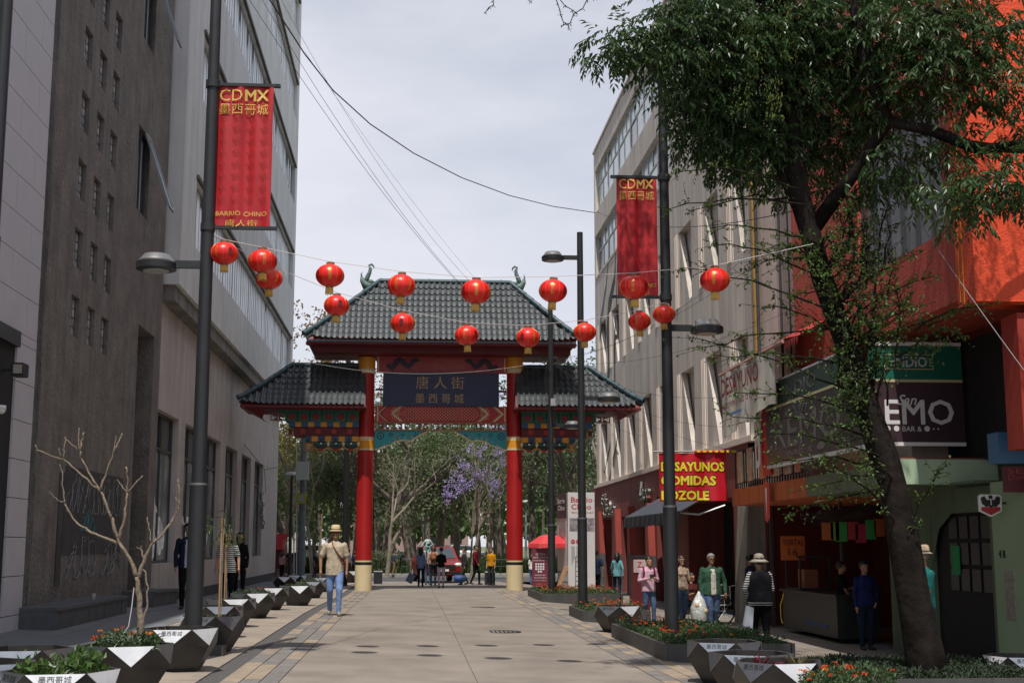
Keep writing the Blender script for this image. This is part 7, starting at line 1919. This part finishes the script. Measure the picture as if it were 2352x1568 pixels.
x,y,h = place(1128,1343,1257); person('man in yellow shirt standing behind the waste bin beyond the gate', x,y,h,radians(-30),cloth('marigold',(.62,.27,.01)),char,'short',m_shoe,m_skin,m_hair,vox=.016)
x,y,h = place(905,1322,1263); person('man in grey blue shirt and tan trousers walking in front of the park hedge', x,y,h,radians(90),cloth('slate',(.07,.09,.13)),cloth('khaki',(.22,.14,.07)),'short',m_shoe,m_skin,m_hair,stride=.14,vox=.02,arms=('fwd','back'))
for (px,pf,pt,yw,tp_,pn,hr,lb,fm) in ((665,1326,1257,200,navy,cloth('khaki2',(.2,.15,.1)),m_hair,'man in dark navy jacket in the left group by the kiosk',False),(694,1326,1263,160,cloth('teal_top',(.06,.30,.27)),blk,m_hairb,'woman in dark vest and teal sleeves in the left group',True),
    (678,1322,1268,180,cloth('sunlit_blue',(.24,.42,.85)),cloth('stone',(.28,.22,.17)),m_hair,'man in blue shirt seen from behind in the left group',False),(684,1328,1256,190,cloth('black2',(.02,.02,.03)),blk,m_hair,'tall dark haired man behind the woman with teal sleeves',False),  # blue shirt colour lightened to stand in for sunlight on it
    (647,1328,1266,150,cloth('rose',(.45,.28,.30)),blk,m_hair,'person in pink and grey at the left end of the group by the kiosk',True),(722,1327,1266,80,navy,char,m_hair,'person with a backpack walking left between the group and the man in straw hat',False),
    (800,1326,1260,-110,cloth('steel_blue',(.10,.17,.24)),char,m_hair,'man in steel blue jacket half hidden behind the man in straw hat',False),(814,1328,1266,170,navy,blk,m_hair,'dark dressed person close to the left gate column',False),
    (1222,1343,1272,150,m_white,cloth('blue_jeans3',(.08,.14,.26)),m_hair,'woman in white T-shirt left of the maroon roll-up sign',True),(1290,1330,1275,180,cloth('blue4',(.05,.09,.25)),blk,m_hair,'person under the red umbrella beside the sign tower',False)):
    x,y,h = place(px,pf,pt); person(lb,x,y,h,radians(yw),tp_,pn,'short',m_shoe,m_skin,hr,stride=.06,vox=.02,female=fm,long_hair=fm)
# right side
x,y,h = place(1369,1377,1263); person('man in navy T-shirt and black trousers walking away along the red shop wall', x,y,h,radians(178),cloth('navy_tee',(.015,.025,.055)),blk,'short',m_shoew,m_skind,m_hair,stride=.06,arms=('back','fwd'),vox=.012,fingers=True,build=1.08)
x,y,h = place(1418,1373,1268); person('woman in turquoise plaid shirt walking away along the red shop wall', x,y,h,radians(172),patt('plaid',(.05,.22,.27),(.25,.50,.52),'plaid',14),navy,'long',m_shoe,m_skin,m_hair,long_hair=True,stride=.1,arms=('back','fwd'),vox=.012,female=True,hem=.84)
b = MB(); g0 = G(x,y); b.ball((x+.17,y-.18,g0+.80),.09,.04,.09,10,8); b.tube([(x-.1,y-.14,g0+1.38),(x+.16,y-.2,g0+.87)],.008,5); tag(b.build('handbag', mat('bag_grey',(.12,.12,.14),.6), None, smooth=True), 'small grey handbag hanging behind the woman in turquoise plaid', 'bag')
x,y,h = place(1491,1432,1277); pk_ = person('young man in pink shirt looking down at his phone, ripped blue jeans and brown boots', x,y,h,radians(14),cloth('pink_shirt',(.58,.36,.44)),jean2,'long',cloth('boot',(.14,.05,.025)),m_skin,m_hair,stride=.13,arms=('phone','phone'),vox=.0105,headdown=1.0,fingers=True,hem=.84,build=1.14)
sc_=h/1.75; g0=G(x,y); c = Vector((x+.03,y-.27,g0+1.22*sc_)); b = MB(); b.box(c.x-.045,c.x+.045,c.y-.02,c.y+.0,c.z-.03,c.z+.06); tag(b.build('phone', m_iron), 'dark phone in the hands of the man in the pink shirt', 'phone')
b = MB()
for s in (-1,1): b.tube([(x+s*.12,y+.05,g0+1.47*sc_),(x+s*.125,y-.07,g0+1.46*sc_),(x+s*.125,y-.135,g0+1.36*sc_),(x+s*.13,y-.12,g0+1.22*sc_)],.02,6)
b.ball((x,y+.2,g0+1.2*sc_),.15,.09,.22); tag(b.build('backpack', cloth('magenta',(.16,.02,.06)), None, smooth=True), 'maroon backpack on the man in the pink shirt', 'backpack')
x,y,h = place(1568,1434,1277); person('brown haired woman in glasses, beige top and pink shoes behind the right post', x,y,h,radians(10),cloth('beige_top',(.36,.27,.20)),jean2,'short',cloth('pink_shoe',(.62,.30,.36)),m_skin,m_hairb,long_hair=True,stride=-.15,arms=('out','hold'),vox=.0105,female=True,glasses=True,fingers=True,hem=.9)
x,y,h = place(1588,1432,1300); y+=1.6; x,z_ = onY(1590,1400,y); person('dark haired girl sitting in shade beside the woman in the beige top', x,y,1.6,radians(20),cloth('dark_red_top',(.08,.02,.02)),blk,'short',m_shoe,m_skin,m_hair,long_hair=True,arms=('hold','hold'),vox=.015,female=True,sit=True)
x,y,h = place(1637,1452,1272); person('grey haired man in open green jacket and blue jeans carrying a clear plastic bag', x,y,h,radians(4),cloth('bottle_green',(.035,.085,.055)),jean2,'long',mat('shoe_blue_grey',(.15,.18,.22),.7),m_skind,m_hairg,inner=cloth('white_tee',(.48,.45,.40)),stride=-.14,arms=('down','swing'),vox=.0105,glasses=True,fingers=True,hem=.84,build=1.34)
g0 = G(x,y); c = Vector((x-.33,y-.15,g0+.48)); b = MB(); rr = random.Random(1)
prof = [(.02,.42),(.05,.36),(.13,.24),(.19,.08),(.20,-.08),(.17,-.24),(.09,-.36),(.02,-.40)]
b.lathe([(r_*.95,z_) for r_,z_ in prof], tuple(c), 22); b.v = [tuple(Vector(v)+Vector((1,1,.3))*.028*noise.noise(Vector(v)*11)) for v in b.v]
PB = thing('plastic_bag', 'full translucent plastic bag hanging from the hand of the man in the green jacket', 'bag', tuple(c)); b.build('bag_film', mat('bag_film',(.50,.53,.50),.25,var=.25,scale=9,spec=.8,bump=1.2,bscale=14), PB, smooth=True)
for dx,dz,r_ in ((.12,.0,.05),(-.06,.12,.06)): b = MB(); b.ball((c.x+dx,c.y-.12,c.z+dz),r_,.06,r_,10,8); b.build('bread', mat('bread',(.5,.35,.2),.7), PB, smooth=True)
b = MB(); b.tube([(c.x+.02,c.y,c.z+.40),(c.x+.14,c.y-.02,c.z+.27),(c.x+.20,c.y-.04,c.z+.1)],[.012,.03,.02],6); b.build('blue_flap', mat('bag_blue',(.05,.08,.25),.4), PB)
x,y,h = place(1749,1490,1277); hp_ = person('woman seen from behind in wide brimmed hat, dark vest and striped sleeves', x,y,h,radians(180),patt('stripe_fine',(.02,.02,.025),(.5,.5,.5),'stripe',7),blk,'long',m_shoe,m_skin,m_hair,stride=.12,arms=('hold','pocket'),vox=.0105,female=True,hem=.83,hat=('wide',ctan),build=1.34,fingers=True)
sc_=h/1.75; vt = MB(); n=24
prof=[(.90,.25,.205),(1.0,.242,.203),(1.1,.232,.200),(1.24,.236,.200),(1.36,.238,.185),(1.42,.20,.150),(1.465,.13,.11)]
prof_=[(.90,.205,.150),(1.0,.198,.150),(1.1,.185,.146),(1.24,.190,.146),(1.36,.195,.140),(1.43,.165,.115),(1.48,.10,.09)]
for zz_,rx,ry in prof:
    for i in range(n): a=2*pi*i/n; vt.v.append((x+rx*cos(a)*sc_,y+ry*sin(a)*sc_,G(x,y)+zz_*sc_))
for j in range(len(prof)-1):
    for i in range(n): a=j*n+i; c_=j*n+(i+1)%n; vt.f.append([a,c_,c_+n,a+n]); vt.m.append(0)
me = vt.mesh('vest', cloth('vest',(.010,.010,.013)), True); o = link('vest', me, hp_); o.matrix_local = (Matrix.Translation(hp_.location) @ Matrix.Rotation(pi,4,'Z') @ Matrix.Scale(sc_,4)).inverted()
b = MB(); c = P(1716,1420,y-.1); b.prism([(c.x-.10,c.z-.24),(c.x+.08,c.z-.26),(c.x+.12,c.z+.2),(c.x+.0,c.z+.24)],'y',c.y-.05,c.y+.06); tag(b.build('white_bag', mat('bag_pale',(.42,.46,.52),.5,var=.1,scale=4)), 'pale bag hanging at the left side of the woman in the wide brimmed hat', 'bag')
x,y,h = place(1722,1440,1288); x += .15; person('man in navy jacket standing in shade behind the concrete pillar', x,y+.4,1.68,radians(100),navy,blk,'long',m_shoe,m_skind,m_hair,vox=.016)
x,y,h = place(1992,1492,1289); person('person in dark blue vest standing in deep shade left of the big trunk', x,y,h,radians(10),cloth('royal_dark',(.015,.02,.09)),navy,'long',m_shoe,m_skind,m_hair,vox=.012,arms=('down','pocket'),build=1.15,fingers=True,female=True)
x,y,h = place(1938,1474,1290); person('vendor in black shirt and grey trousers behind the person in dark blue', x,y,h,radians(70),blk,cloth('grey_trouser',(.14,.14,.15)),'short',m_shoe,m_skind,m_hair,vox=.013,arms=('fwd','hold'))
y = 19.6; x = onY(2121,1300,y)[0]; h = zat(2121,1259,y)-G(x,y); person('man in turquoise shirt and pale hat walking left half hidden by the big trunk', x,y,h,radians(-78),cloth('turquoise',(.05,.34,.31)),cloth('grey_trouser2',(.1,.11,.13)),'short',m_shoe,m_skin,m_hairg,stride=.18,vox=.0105,arms=('fwd','fwd'),hat=('fedora',mat('hat_pale',(.6,.45,.32),.8)),fingers=True)

# ================================================================ CAR AND STREET THINGS BEYOND THE GATE
def car(label, loc, yaw, m, detail=True):
    t = thing('parked_car' if not detail else 'red_car', label, 'car', loc, rz=yaw)
    # length along y (front at -y), width along x
    def section(w, y, zs): return [(sx*w, y, z) for sx in (-1,1) for z in zs]
    st_ = [(-2.1,.78,.38,.72),(-1.95,.86,.30,.88),(-1.0,.89,.28,1.0),(-.95,.89,.28,1.02),(1.7,.88,.28,1.05),(2.05,.80,.34,.98)]
    b = MB()
    ring = lambda y,w,z0,z1: [(-w*.92,y,z0),(w*.92,y,z0),(w,y,z0+.12),(w,y,z1-.14),(w*.9,y,z1),(-w*.9,y,z1),(-w,y,z1-.14),(-w,y,z0+.12)]
    R_ = [ring(*s) for s in st_]
    for r_ in R_: b.v += r_
    for j in range(len(R_)-1):
        for i in range(8): a = j*8+i; c = j*8+(i+1)%8; b.f.append([a,c,c+8,a+8]); b.m.append(0)
    b.f.append(list(range(8))[::-1]); b.m.append(0); e = 8*(len(R_)-1); b.f.append([e+i for i in range(8)]); b.m.append(0)
    b.build('body', m, t, local=True)
    b = MB(); cab = [(-1.0,.80,1.0),(-.35,.70,1.52),(1.3,.68,1.55),(2.0,.74,1.02)]
    for (y,w,z) in cab: b.v += [(-w,y,z),(w,y,z)]
    b.v += [(-.80,-.95,.98),(.80,-.95,.98),(-.76,1.95,.98),(.76,1.95,.98)]
    b.f += [[0,1,3,2],[2,3,5,4],[4,5,7,6],[0,2,4,6],[1,7,5,3]]; b.m += [0]*5; b.build('roof', m, t, local=True)
    gl = mat('car_glass',(.05,.07,.08),.08,spec=.8)
    b = MB(); b.add([(-.70,-.965,1.05),(.70,-.965,1.05),(.62,-.40,1.48),(-.62,-.40,1.48)],[(0,1,2,3)]); b.build('windscreen', gl, t, local=True)
    for s in (-1,1):
        b = MB(); b.add([(s*.80,-.85,1.08),(s*.715,-.3,1.46),(s*.70,1.2,1.48),(s*.77,1.75,1.1)],[(0,1,2,3)]); b.build('side_window', gl, t, local=True)
    for s in (-1,1):
        for y in (-1.35,1.3):
            b = MB(); b.lathe([(.33,-.1),(.33,.1)],(0,0,0),20); b.xf(Matrix.Translation((s*.80,y,.33)) @ Matrix.Rotation(pi/2,4,'Y')); w = b.build('tyre', mat('tyre',(.015,.015,.015),.8), t, local=True)
            b = MB(); b.lathe([(.2,-.105),(.2,.105)],(0,0,0),12); b.xf(Matrix.Translation((s*.80,y,.33)) @ Matrix.Rotation(pi/2,4,'Y')); b.build('rim', m_steelw, w, local=True)
        b = MB(); b.ball((s*.62,-2.03,.78),.17,.09,.09); b.build('headlight', mat('headlight',(.8,.78,.7),.15,spec=1), t, smooth=True, local=True)
        b = MB(); b.ball((s*.98,-.75,1.08),.11,.06,.08); b.build('wing_mirror', m, t, smooth=True, local=True)
        b = MB(); b.tube([(s*.6,-.3,1.57),(s*.58,1.3,1.6)],.02,6); b.build('roof_rail', m_post, t, local=True)
    b = MB(); b.box(-.5,.5,-2.13,-2.05,.60,.78); b.box(-.75,.75,-2.12,-2.0,.36,.5); b.build('grille', m_black, t, local=True)
    b = MB(); b.box(-.2,.2,-2.145,-2.13,.5,.6); b.build('number_plate', m_white, t, local=True)
    return t
m_carred = mat('car_red', (.24,.010,.012), .25, spec=.8)
c = P(1004,1343,57.5); car('red small off-roader with lit headlight behind the group under the gate', (c.x,59.3,.0), radians(8), m_carred)
m_carw = mat('car_white',(.6,.6,.6),.3)
for i,(px,Y,lb) in enumerate(((893,118,'white car far away behind the park on the left'),(1070,124,'white car far away in the park gap'),(1000,128,'pale car beyond the trees in the middle'),(1290,122,'pale car far away beside the sign tower'),(735,120,'pale car far away left of the walking man'))):
    x,z = onY(px,1250,Y); car(lb,(x,Y,.06),radians(90),m_carw,False)
m_hd = mat('headlight',(.8,.78,.7),.15)
# far building fragments beyond the park
for i,(xa,xb,z,m,lb) in enumerate(((-16,-8,3.6,mat('far_wall_pale',(.45,.42,.38),.9),'pale low building far behind the park at the left'),(-6,4,3.0,mat('far_wall_pink',(.36,.24,.22),.9),'pinkish low building far behind the park in the middle'),(9,17,4.2,mat('far_wall_salmon',(.50,.22,.17),.9),'salmon building far behind the red umbrella'))):
    t = thing('far_building', lb, 'building', ((xa+xb)/2,140,0)); b = MB(); b.box(xa*1.5,xb*1.5,140,148,0,z*1.5); b.build('wall', m, t)
    for k in range(int((xb-xa)*1.5/2.5)): b = MB(); q = xa*1.5+.6+k*2.5; b.box(q,q+1.2,139.9,139.99,z*.6,z*1.05); b.build('window', m_glassd, t)
# utility pole
c = P(691,1322,58); t = thing('utility_pole', 'blue grey utility pole with white box and yellow sign left of the walking man', 'pole', (c.x,58,0)); zt = zat(691,1000,58)
b = MB(); b.lathe([(.16,0),(.13,zt)],(c.x,58,0),14); b.build('pole', mat('pole_bluegrey',(.14,.18,.20),.6,var=.1,scale=2), t)
b = MB(); b.tube([P(681,1330,57.8),P(681,1020,57.8)],.03,6); b.tube([P(675,1330,57.8),P(675,1180,57.8)],.03,6); b.build('conduit', m_steelw, t)
a0_, a1_ = P(682,1060,57.7), P(709,1102,57.7); b = MB(); b.box(a0_.x,a1_.x,57.5,57.75,a1_.z,a0_.z); b.build('white_box', mat('box_pale',(.42,.48,.46),.6), t)
a0_, a1_ = P(681,1133,57.7), P(703,1156,57.7); b = MB(); b.box(a0_.x,a1_.x,57.6,57.66,a1_.z,a0_.z); sg_ = b.build('yellow_sign', mat('sign_yellow_green',(.32,.34,.04),.6), t)
b = MB(); b.box(a0_.x+.1,a1_.x-.1,57.58,57.599,a1_.z+.1,a0_.z-.1); b.build('sign_face', mat('sign_face_grey',(.3,.3,.32),.6), sg_)
# park lamps and black pole
for (px,Y,pt,lb,two) in ((665,62,1090,'dark park lamp post left of the utility pole',0),(975,82,1148,'pale grey park lamp post behind the people under the gate',0),(1208,82,1153,'pale grey park lamp post right of the right gate column',0),(1140,90,1160,'far park lamp post behind the right column',0)):
    c = P(px,1300,Y); zt = zat(px,pt,Y); t = thing('park_lamp', lb, 'street lamp', (c.x,Y,0)); m = m_post if Y < 70 else mat('lamp_pole_pale',(.20,.24,.25),.5)
    b = MB(); b.lathe([(.09,0),(.06,zt)],(c.x,Y,0),10); b.build('pole', m, t); b = MB(); b.lathe([(.30,0),(.34,.06),(.22,.18),(.1,.2)],(c.x,Y,zt-.05),14); b.build('lamp_head', mat('lamp_head_pale',(.35,.38,.38),.5), t)
c = P(791,1320,54); b = MB(); b.lathe([(.13,0),(.09,zat(791,815,54))],(c.x,54,0),12); tag(b.build('black_pole', mat('pole_black',(.012,.013,.014),.5), None), 'tall black pole behind the left side roof of the gate', 'pole')
# kiosk
c = P(640,1325,66); t = thing('red_kiosk', 'red street kiosk with flared hood beside the grey building', 'kiosk', (c.x,66,0)); za, zb_, zc_ = zat(640,1225,66), zat(640,1262,66), 0
x0_, x1_ = onY(630,1300,66)[0], onY(655,1300,66)[0]
b = MB(); b.box(x0_-.6,x1_-.1,66,67.2,0,zb_); b.build('kiosk_body', mat('kiosk_dark_red',(.17,.03,.035),.6,var=.1,scale=3), t)
for k in range(9): b = MB(); b.box(x0_-.6,x1_-.1,65.96,65.99,.15+k*.15,.26+k*.15); b.build('slat', mat('kiosk_slat',(.13,.022,.028),.6), t)
b = MB(); b.prism([(x0_-.6,zb_),(x1_-.15,zb_),(x1_-.12,za-.3),(x1_+.15,za),(x0_-.6,za-.02)],'y',65.8,67.2); b.build('kiosk_hood', mat('kiosk_red',(.50,.03,.04),.45), t)
# bins
for (px,py,w,lb) in ((1125,1342,.42,'dark ribbed waste bin in front of the man in yellow'),(868,1340,.36,'small dark waste bin just right of the left gate column')):
    x,y = PG(px,py); t = thing('waste_bin', lb, 'bin', (x,y,0))
    b = MB(); b.box(-w*.5,w*.5,-w*.35,w*.35,0,.50); b.build('bin_body', mat('bin_dark',(.03,.033,.036),.5), t, local=True)
    for k in range(7): b = MB(); q = -w*.5+(k+.5)*w/7; b.box(q-.012,q+.012,-w*.35-.015,-w*.35,.03,.48); b.build('slat', m_post, t, local=True)
    b = MB(); b.box(-w*.52,w*.52,-w*.38,w*.38,.503,.54); b.build('lid', m_steelw, t, local=True)
x,y = PG(493,1506); b = MB(); b.box(x-.11,x+.11,y,y+.3,.16,.30); tag(b.build('steel_block', m_bed), 'small dark metal box standing beside the lettered white planter', 'box')
# bollard rail beyond the gate
b = MB(); 
for px in (958,1150,1320): 
    c = P(px,1330,70); b.tube([(c.x,70,0),(c.x,70,.9)],.03,6)
    b.tube([(c.x-.8,70,.85),(c.x+.8,70,.85)],.025,6); b.tube([(c.x-.8,70,.5),(c.x+.8,70,.5)],.02,6); b.tube([(c.x-.8,70,0),(c.x-.8,70,.85)],.025,6); b.tube([(c.x+.8,70,0),(c.x+.8,70,.85)],.025,6)
tag(b.build('low_railing', m_iron), 'low black railings along the park edge', 'railing')
# umbrella
UYY = 46.4
c = P(1262,1250,UYY); t = thing('red_umbrella', 'red market umbrella between the gate column and the sign tower', 'umbrella', (c.x,UYY,-.2)); r_ = 1.0; ztop = zat(1262,1225,UYY); zed = zat(1262,1254,UYY)
b = MB(); n=8
b.v=[(c.x,UYY,ztop)]; 
for rr_,zz_ in ((.4,ztop-.10),(.78,zed+.09),(.80,zed-.05)):
    for i in range(n): a=2*pi*i/n+.2; b.v.append((c.x+rr_*cos(a),UYY+rr_*sin(a),zz_))
for i in range(n): b.f.append([0,1+i,1+(i+1)%n]); b.m.append(0)
for j in range(2):
    for i in range(n): a=1+j*n+i; d_=1+j*n+(i+1)%n; b.f.append([a,d_,d_+n,a+n]); b.m.append(0)
b.build('umbrella_cloth', mat('umbrella_red',(.60,.05,.06),.5), t); b = MB(); b.tube([(c.x,UYY,-.1),(c.x,UYY,ztop)],.025,6); b.build('umbrella_pole', m_steelw, t)
# roll-up sign
RY = 45.9
t = thing('rollup_sign', 'maroon roll-up banner with white capitals standing beside the red umbrella', 'sign', P(1241,1344,RY)); p0,p1 = P(1222,1258,RY), P(1261,1345,RY)
m_mar = mat('rollup_maroon', (.16,.03,.05), .4, var=.15, scale=2)
b = MB(); b.box(p0.x,p1.x,RY,RY+.03,p1.z,p0.z); b.build('panel', m_mar, t)
for s_,py,w,hh in (('CENTRO',1272,22,4.5),('HISTÓRICO',1279,32,4.5),('CIUDAD DE MÉXICO',1286,36,3.5),('PATRIMONIO',1320,24,3),('DE LA HUMANIDAD',1326,26,2.6),('CIUDAD DE MÉXICO',1332,30,2.2)):
    text(s_,.1,P(1241,py,RY)-Vector((0,.005,0)),m_vw,t,width=w/62.,height=hh/62.,extr=.001,res=1)
b = MB(); cc = P(1240,1303,RY)
for i in range(4):
    for j in range(4):
        if (i,j) in ((0,0),(3,0)): continue
        b.box(cc.x-.16+i*.085,cc.x-.10+i*.085,RY-.006,RY-.001,cc.z-.16+j*.085,cc.z-.10+j*.085)
b.build('emblem', m_vw, t)
# sign tower
TYY = 45.5; p0,p1 = P(1304,1130,TYY), P(1351,1350,TYY); pl_ = P(1281,1340,TYY+1.6)
t = thing('sign_tower', 'tall white printed sign tower with red words behind the middle lamp post', 'sign', ((p0.x+p1.x)/2,TYY,-.2)); zt_=p0.z
m_sw = mat('sign_white', (.62,.60,.59), .5, var=.04, scale=2); m_pur = mat('sign_purple', (.09,.045,.065), .5); m_rw = mat('sign_red_ink', (.48,.02,.05), .5)
xr_ = p1.x+.25
b = MB(); b.box(p0.x,xr_,TYY,TYY+.1,-.28,zt_); b.build('front_panel', m_sw, t)
b = MB(); b.add([(p0.x-.02,TYY,-.28),(pl_.x,TYY+1.6,-.28),(pl_.x,TYY+1.6,zt_-.02),(p0.x-.02,TYY,zt_-.02)],[(0,1,2,3)]); b.build('side_panel', m_sw, t)
def tw_(s_,px,py,w,hh,m,**k): text(s_,.1,P(px,py,TYY)-Vector((0,.005,0)),m,t,width=w/66.,height=hh/66.,extr=.001,**k)
tw_('Barrio',1336,1147,50,12,m_rw,bold=.012); tw_('Chino',1335,1163,46,12,m_rw,bold=.012); tw_('"Barrio de la Ciudad"',1338,1176,52,4,m_rw)
dv = Vector((pl_.x-p0.x,1.6,0)); an_ = atan2(dv.y,dv.x)
def side(u0,u1,za_,zb2,m,name='print'):
    n_ = Vector((-dv.y,dv.x,0)).normalized()*.01; 
    if n_.y > 0: n_ = -n_
    a_ = Vector((p0.x-.02,TYY,0)); q = [a_+dv*u0+n_, a_+dv*u1+n_]; b = MB(); b.add([(q[0].x,q[0].y,za_),(q[1].x,q[1].y,za_),(q[1].x,q[1].y,zb2),(q[0].x,q[0].y,zb2)],[(0,1,2,3)]); return b.build(name,m,t)
zq = lambda py: zat(1295,py,TYY+.8)
side(.05,.97,zq(1190),zq(1133),m_pur)
a_ = Vector((p0.x-.02,TYY,0))+dv*.5+Vector((-.03,-.03,0))
text('Barrio',.1,(a_.x,a_.y,zq(1150)),m_vw,t,rot=(pi/2,0,an_+pi),width=1.1,height=.18,extr=.001); text('Chino',.1,(a_.x,a_.y,zq(1166)),m_vw,t,rot=(pi/2,0,an_+pi),width=1.0,height=.18,extr=.001)
p2,p3 = P(1308,1189,TYY), P(1352,1219,TYY); b = MB(); b.box(p2.x,p3.x+.2,TYY-.006,TYY-.001,p3.z,p2.z); b.build('photo_print', mat('photo_street',(.08,.06,.07),.5,col2=(.45,.4,.42),scale=7,detail=8), t)
for i,s_ in enumerate(('120','125','78')):
    c = P(1316+i*11.5,1243,TYY); b = MB(); b.lathe([(.075,0),(.075,.004)],(0,0,0),18); b.xf(Matrix.Translation((c.x,TYY-.004,c.z)) @ Matrix.Rotation(pi/2,4,'X')); b.build('red_disc', m_rw, t)
    text(s_,.07,c-Vector((0,.012,0)),m_vw,t,width=.09,extr=.001,res=1)
    for j in range(3): b = MB(); b.box(c.x-.05+j*.04,c.x-.03+j*.04,TYY-.005,TYY-.001,c.z-.8+.1*j,c.z-.16); b.build('text_column', mat('ink_grey',(.12,.11,.12),.6), t)
for py in (1313,1335): 
    side(0,1,zq(py)-.02,zq(py)+.02,mat('seam',(.1,.1,.1),.6),'seam')
side(.2,.8,zq(1232),zq(1196),mat('drawing_print',(.5,.5,.5),.6,col2=(.12,.12,.15),scale=12),'print')
# folding cage / crate stand next to the tower
t = thing('wire_rack', 'dark wire rack standing in front of the sign tower', 'rack', P(1330,1340,44)); p0,p1 = P(1322,1278,44), P(1345,1345,44); b = MB()
for i in range(5): xx = p0.x+(p1.x-p0.x)*i/4; b.tube([(xx,44,p1.z),(xx,44,p0.z)],.012,5)
for j in range(7): zz_ = p1.z+(p0.z-p1.z)*j/6; b.tube([(p0.x,44,zz_),(p1.x,44,zz_)],.012,5)
b.build('wire_grid', m_iron, t)
b = MB(); p0 = P(1290,1345,44.5); p1 = P(1303,1300,44.5); b.prism([(p0.x-.12,p0.z),(p0.x-.02,p0.z),(p1.x+.03,p1.z),(p1.x-.07,p1.z)],'y',44.5,44.9); tag(b.build('leaning_board', mat('board_wood',(.45,.25,.13),.7)), 'plain wooden board leaning against the sign tower', 'board')
# wheelchair
x,y = PG(1662,1436); x+=.1; y+=1.0; g0 = G(x,y); t = thing('wheelchair', 'dark wheelchair standing behind the man in the green jacket', 'wheelchair', (x,y,g0))
for s in (-.27,.27):
    pts = [(s,.31*cos(a),.31+.31*sin(a)) for a in [2*pi*i/24 for i in range(25)]]; b = MB(); b.tube(pts,.02,6); w = b.build('wheel', mat('tyre',(.015,.015,.015),.8), t, local=True)
    b = MB()
    for k in range(8): a=k*pi/4; b.tube([(s,0,.31),(s,.3*cos(a),.31+.3*sin(a))],.004,3)
    b.build('spokes', m_steelw, w, local=True)
    pts = [(s*.9,-.42+.08*cos(a),.08+.08*sin(a)) for a in [2*pi*i/12 for i in range(13)]]; b = MB(); b.tube(pts,.015,5); b.build('caster', mat('tyre',(.015,.015,.015),.8), t, local=True)
b = MB(); b.box(-.24,.24,-.25,.2,.45,.50); b.build('seat', m_blk, t, local=True); b = MB(); b.box(-.24,.24,.18,.22,.5,.92); b.build('backrest', m_blk, t, local=True)
b = MB()
for s in (-.25,.25): b.tube([(s,.35,.92),(s,.2,.9),(s,.2,.45),(s,-.3,.45),(s,-.38,.12)],.014,6); b.tube([(s,.2,.68),(s,-.2,.68),(s,-.22,.46)],.014,6)
b.build('frame', m_steelw, t, local=True)
t.rotation_euler = (0,0,radians(-65))
# menu stand / red fridge by the dark awning
YM = 34.8
t = thing('menu_stand', 'red framed menu stand with a white card beside the man in pink', 'sign', P(1465,1400,YM)); p0,p1 = P(1450,1272,YM), P(1497,1420,YM)
p1 = Vector((p1.x,p1.y,-.28)); p0.x = P(1452,1300,YM).x; p1.x = P(1492,1300,YM).x
b = MB(); b.box(p0.x,p1.x,YM,YM+.5,-.2,p0.z-.1); b.build('cabinet', mat('cabinet_dark_red',(.10,.012,.015),.5), t)
c = P(1467,1300,YM); b = MB(); b.box(c.x-.14,c.x+.2,YM-.02,YM-.005,c.z-.16,c.z+.18); b.build('card', mat('card_pale',(.5,.4,.38),.6), t)
text('Z',.2,(c.x+.02,YM-.025,c.z+.05),m_rw,t,height=.14,extr=.001)
b = MB(); b.box(p0.x-.02,p1.x+.02,YM-.02,YM+.52,p0.z-.1,p0.z-.04); b.build('cabinet_top', m_iron, t)
for s in (p0.x+.08,p1.x-.08): b = MB(); b.ball((s,YM+.05,-.23),.05,.03,.05); b.build('caster', m_iron, t)
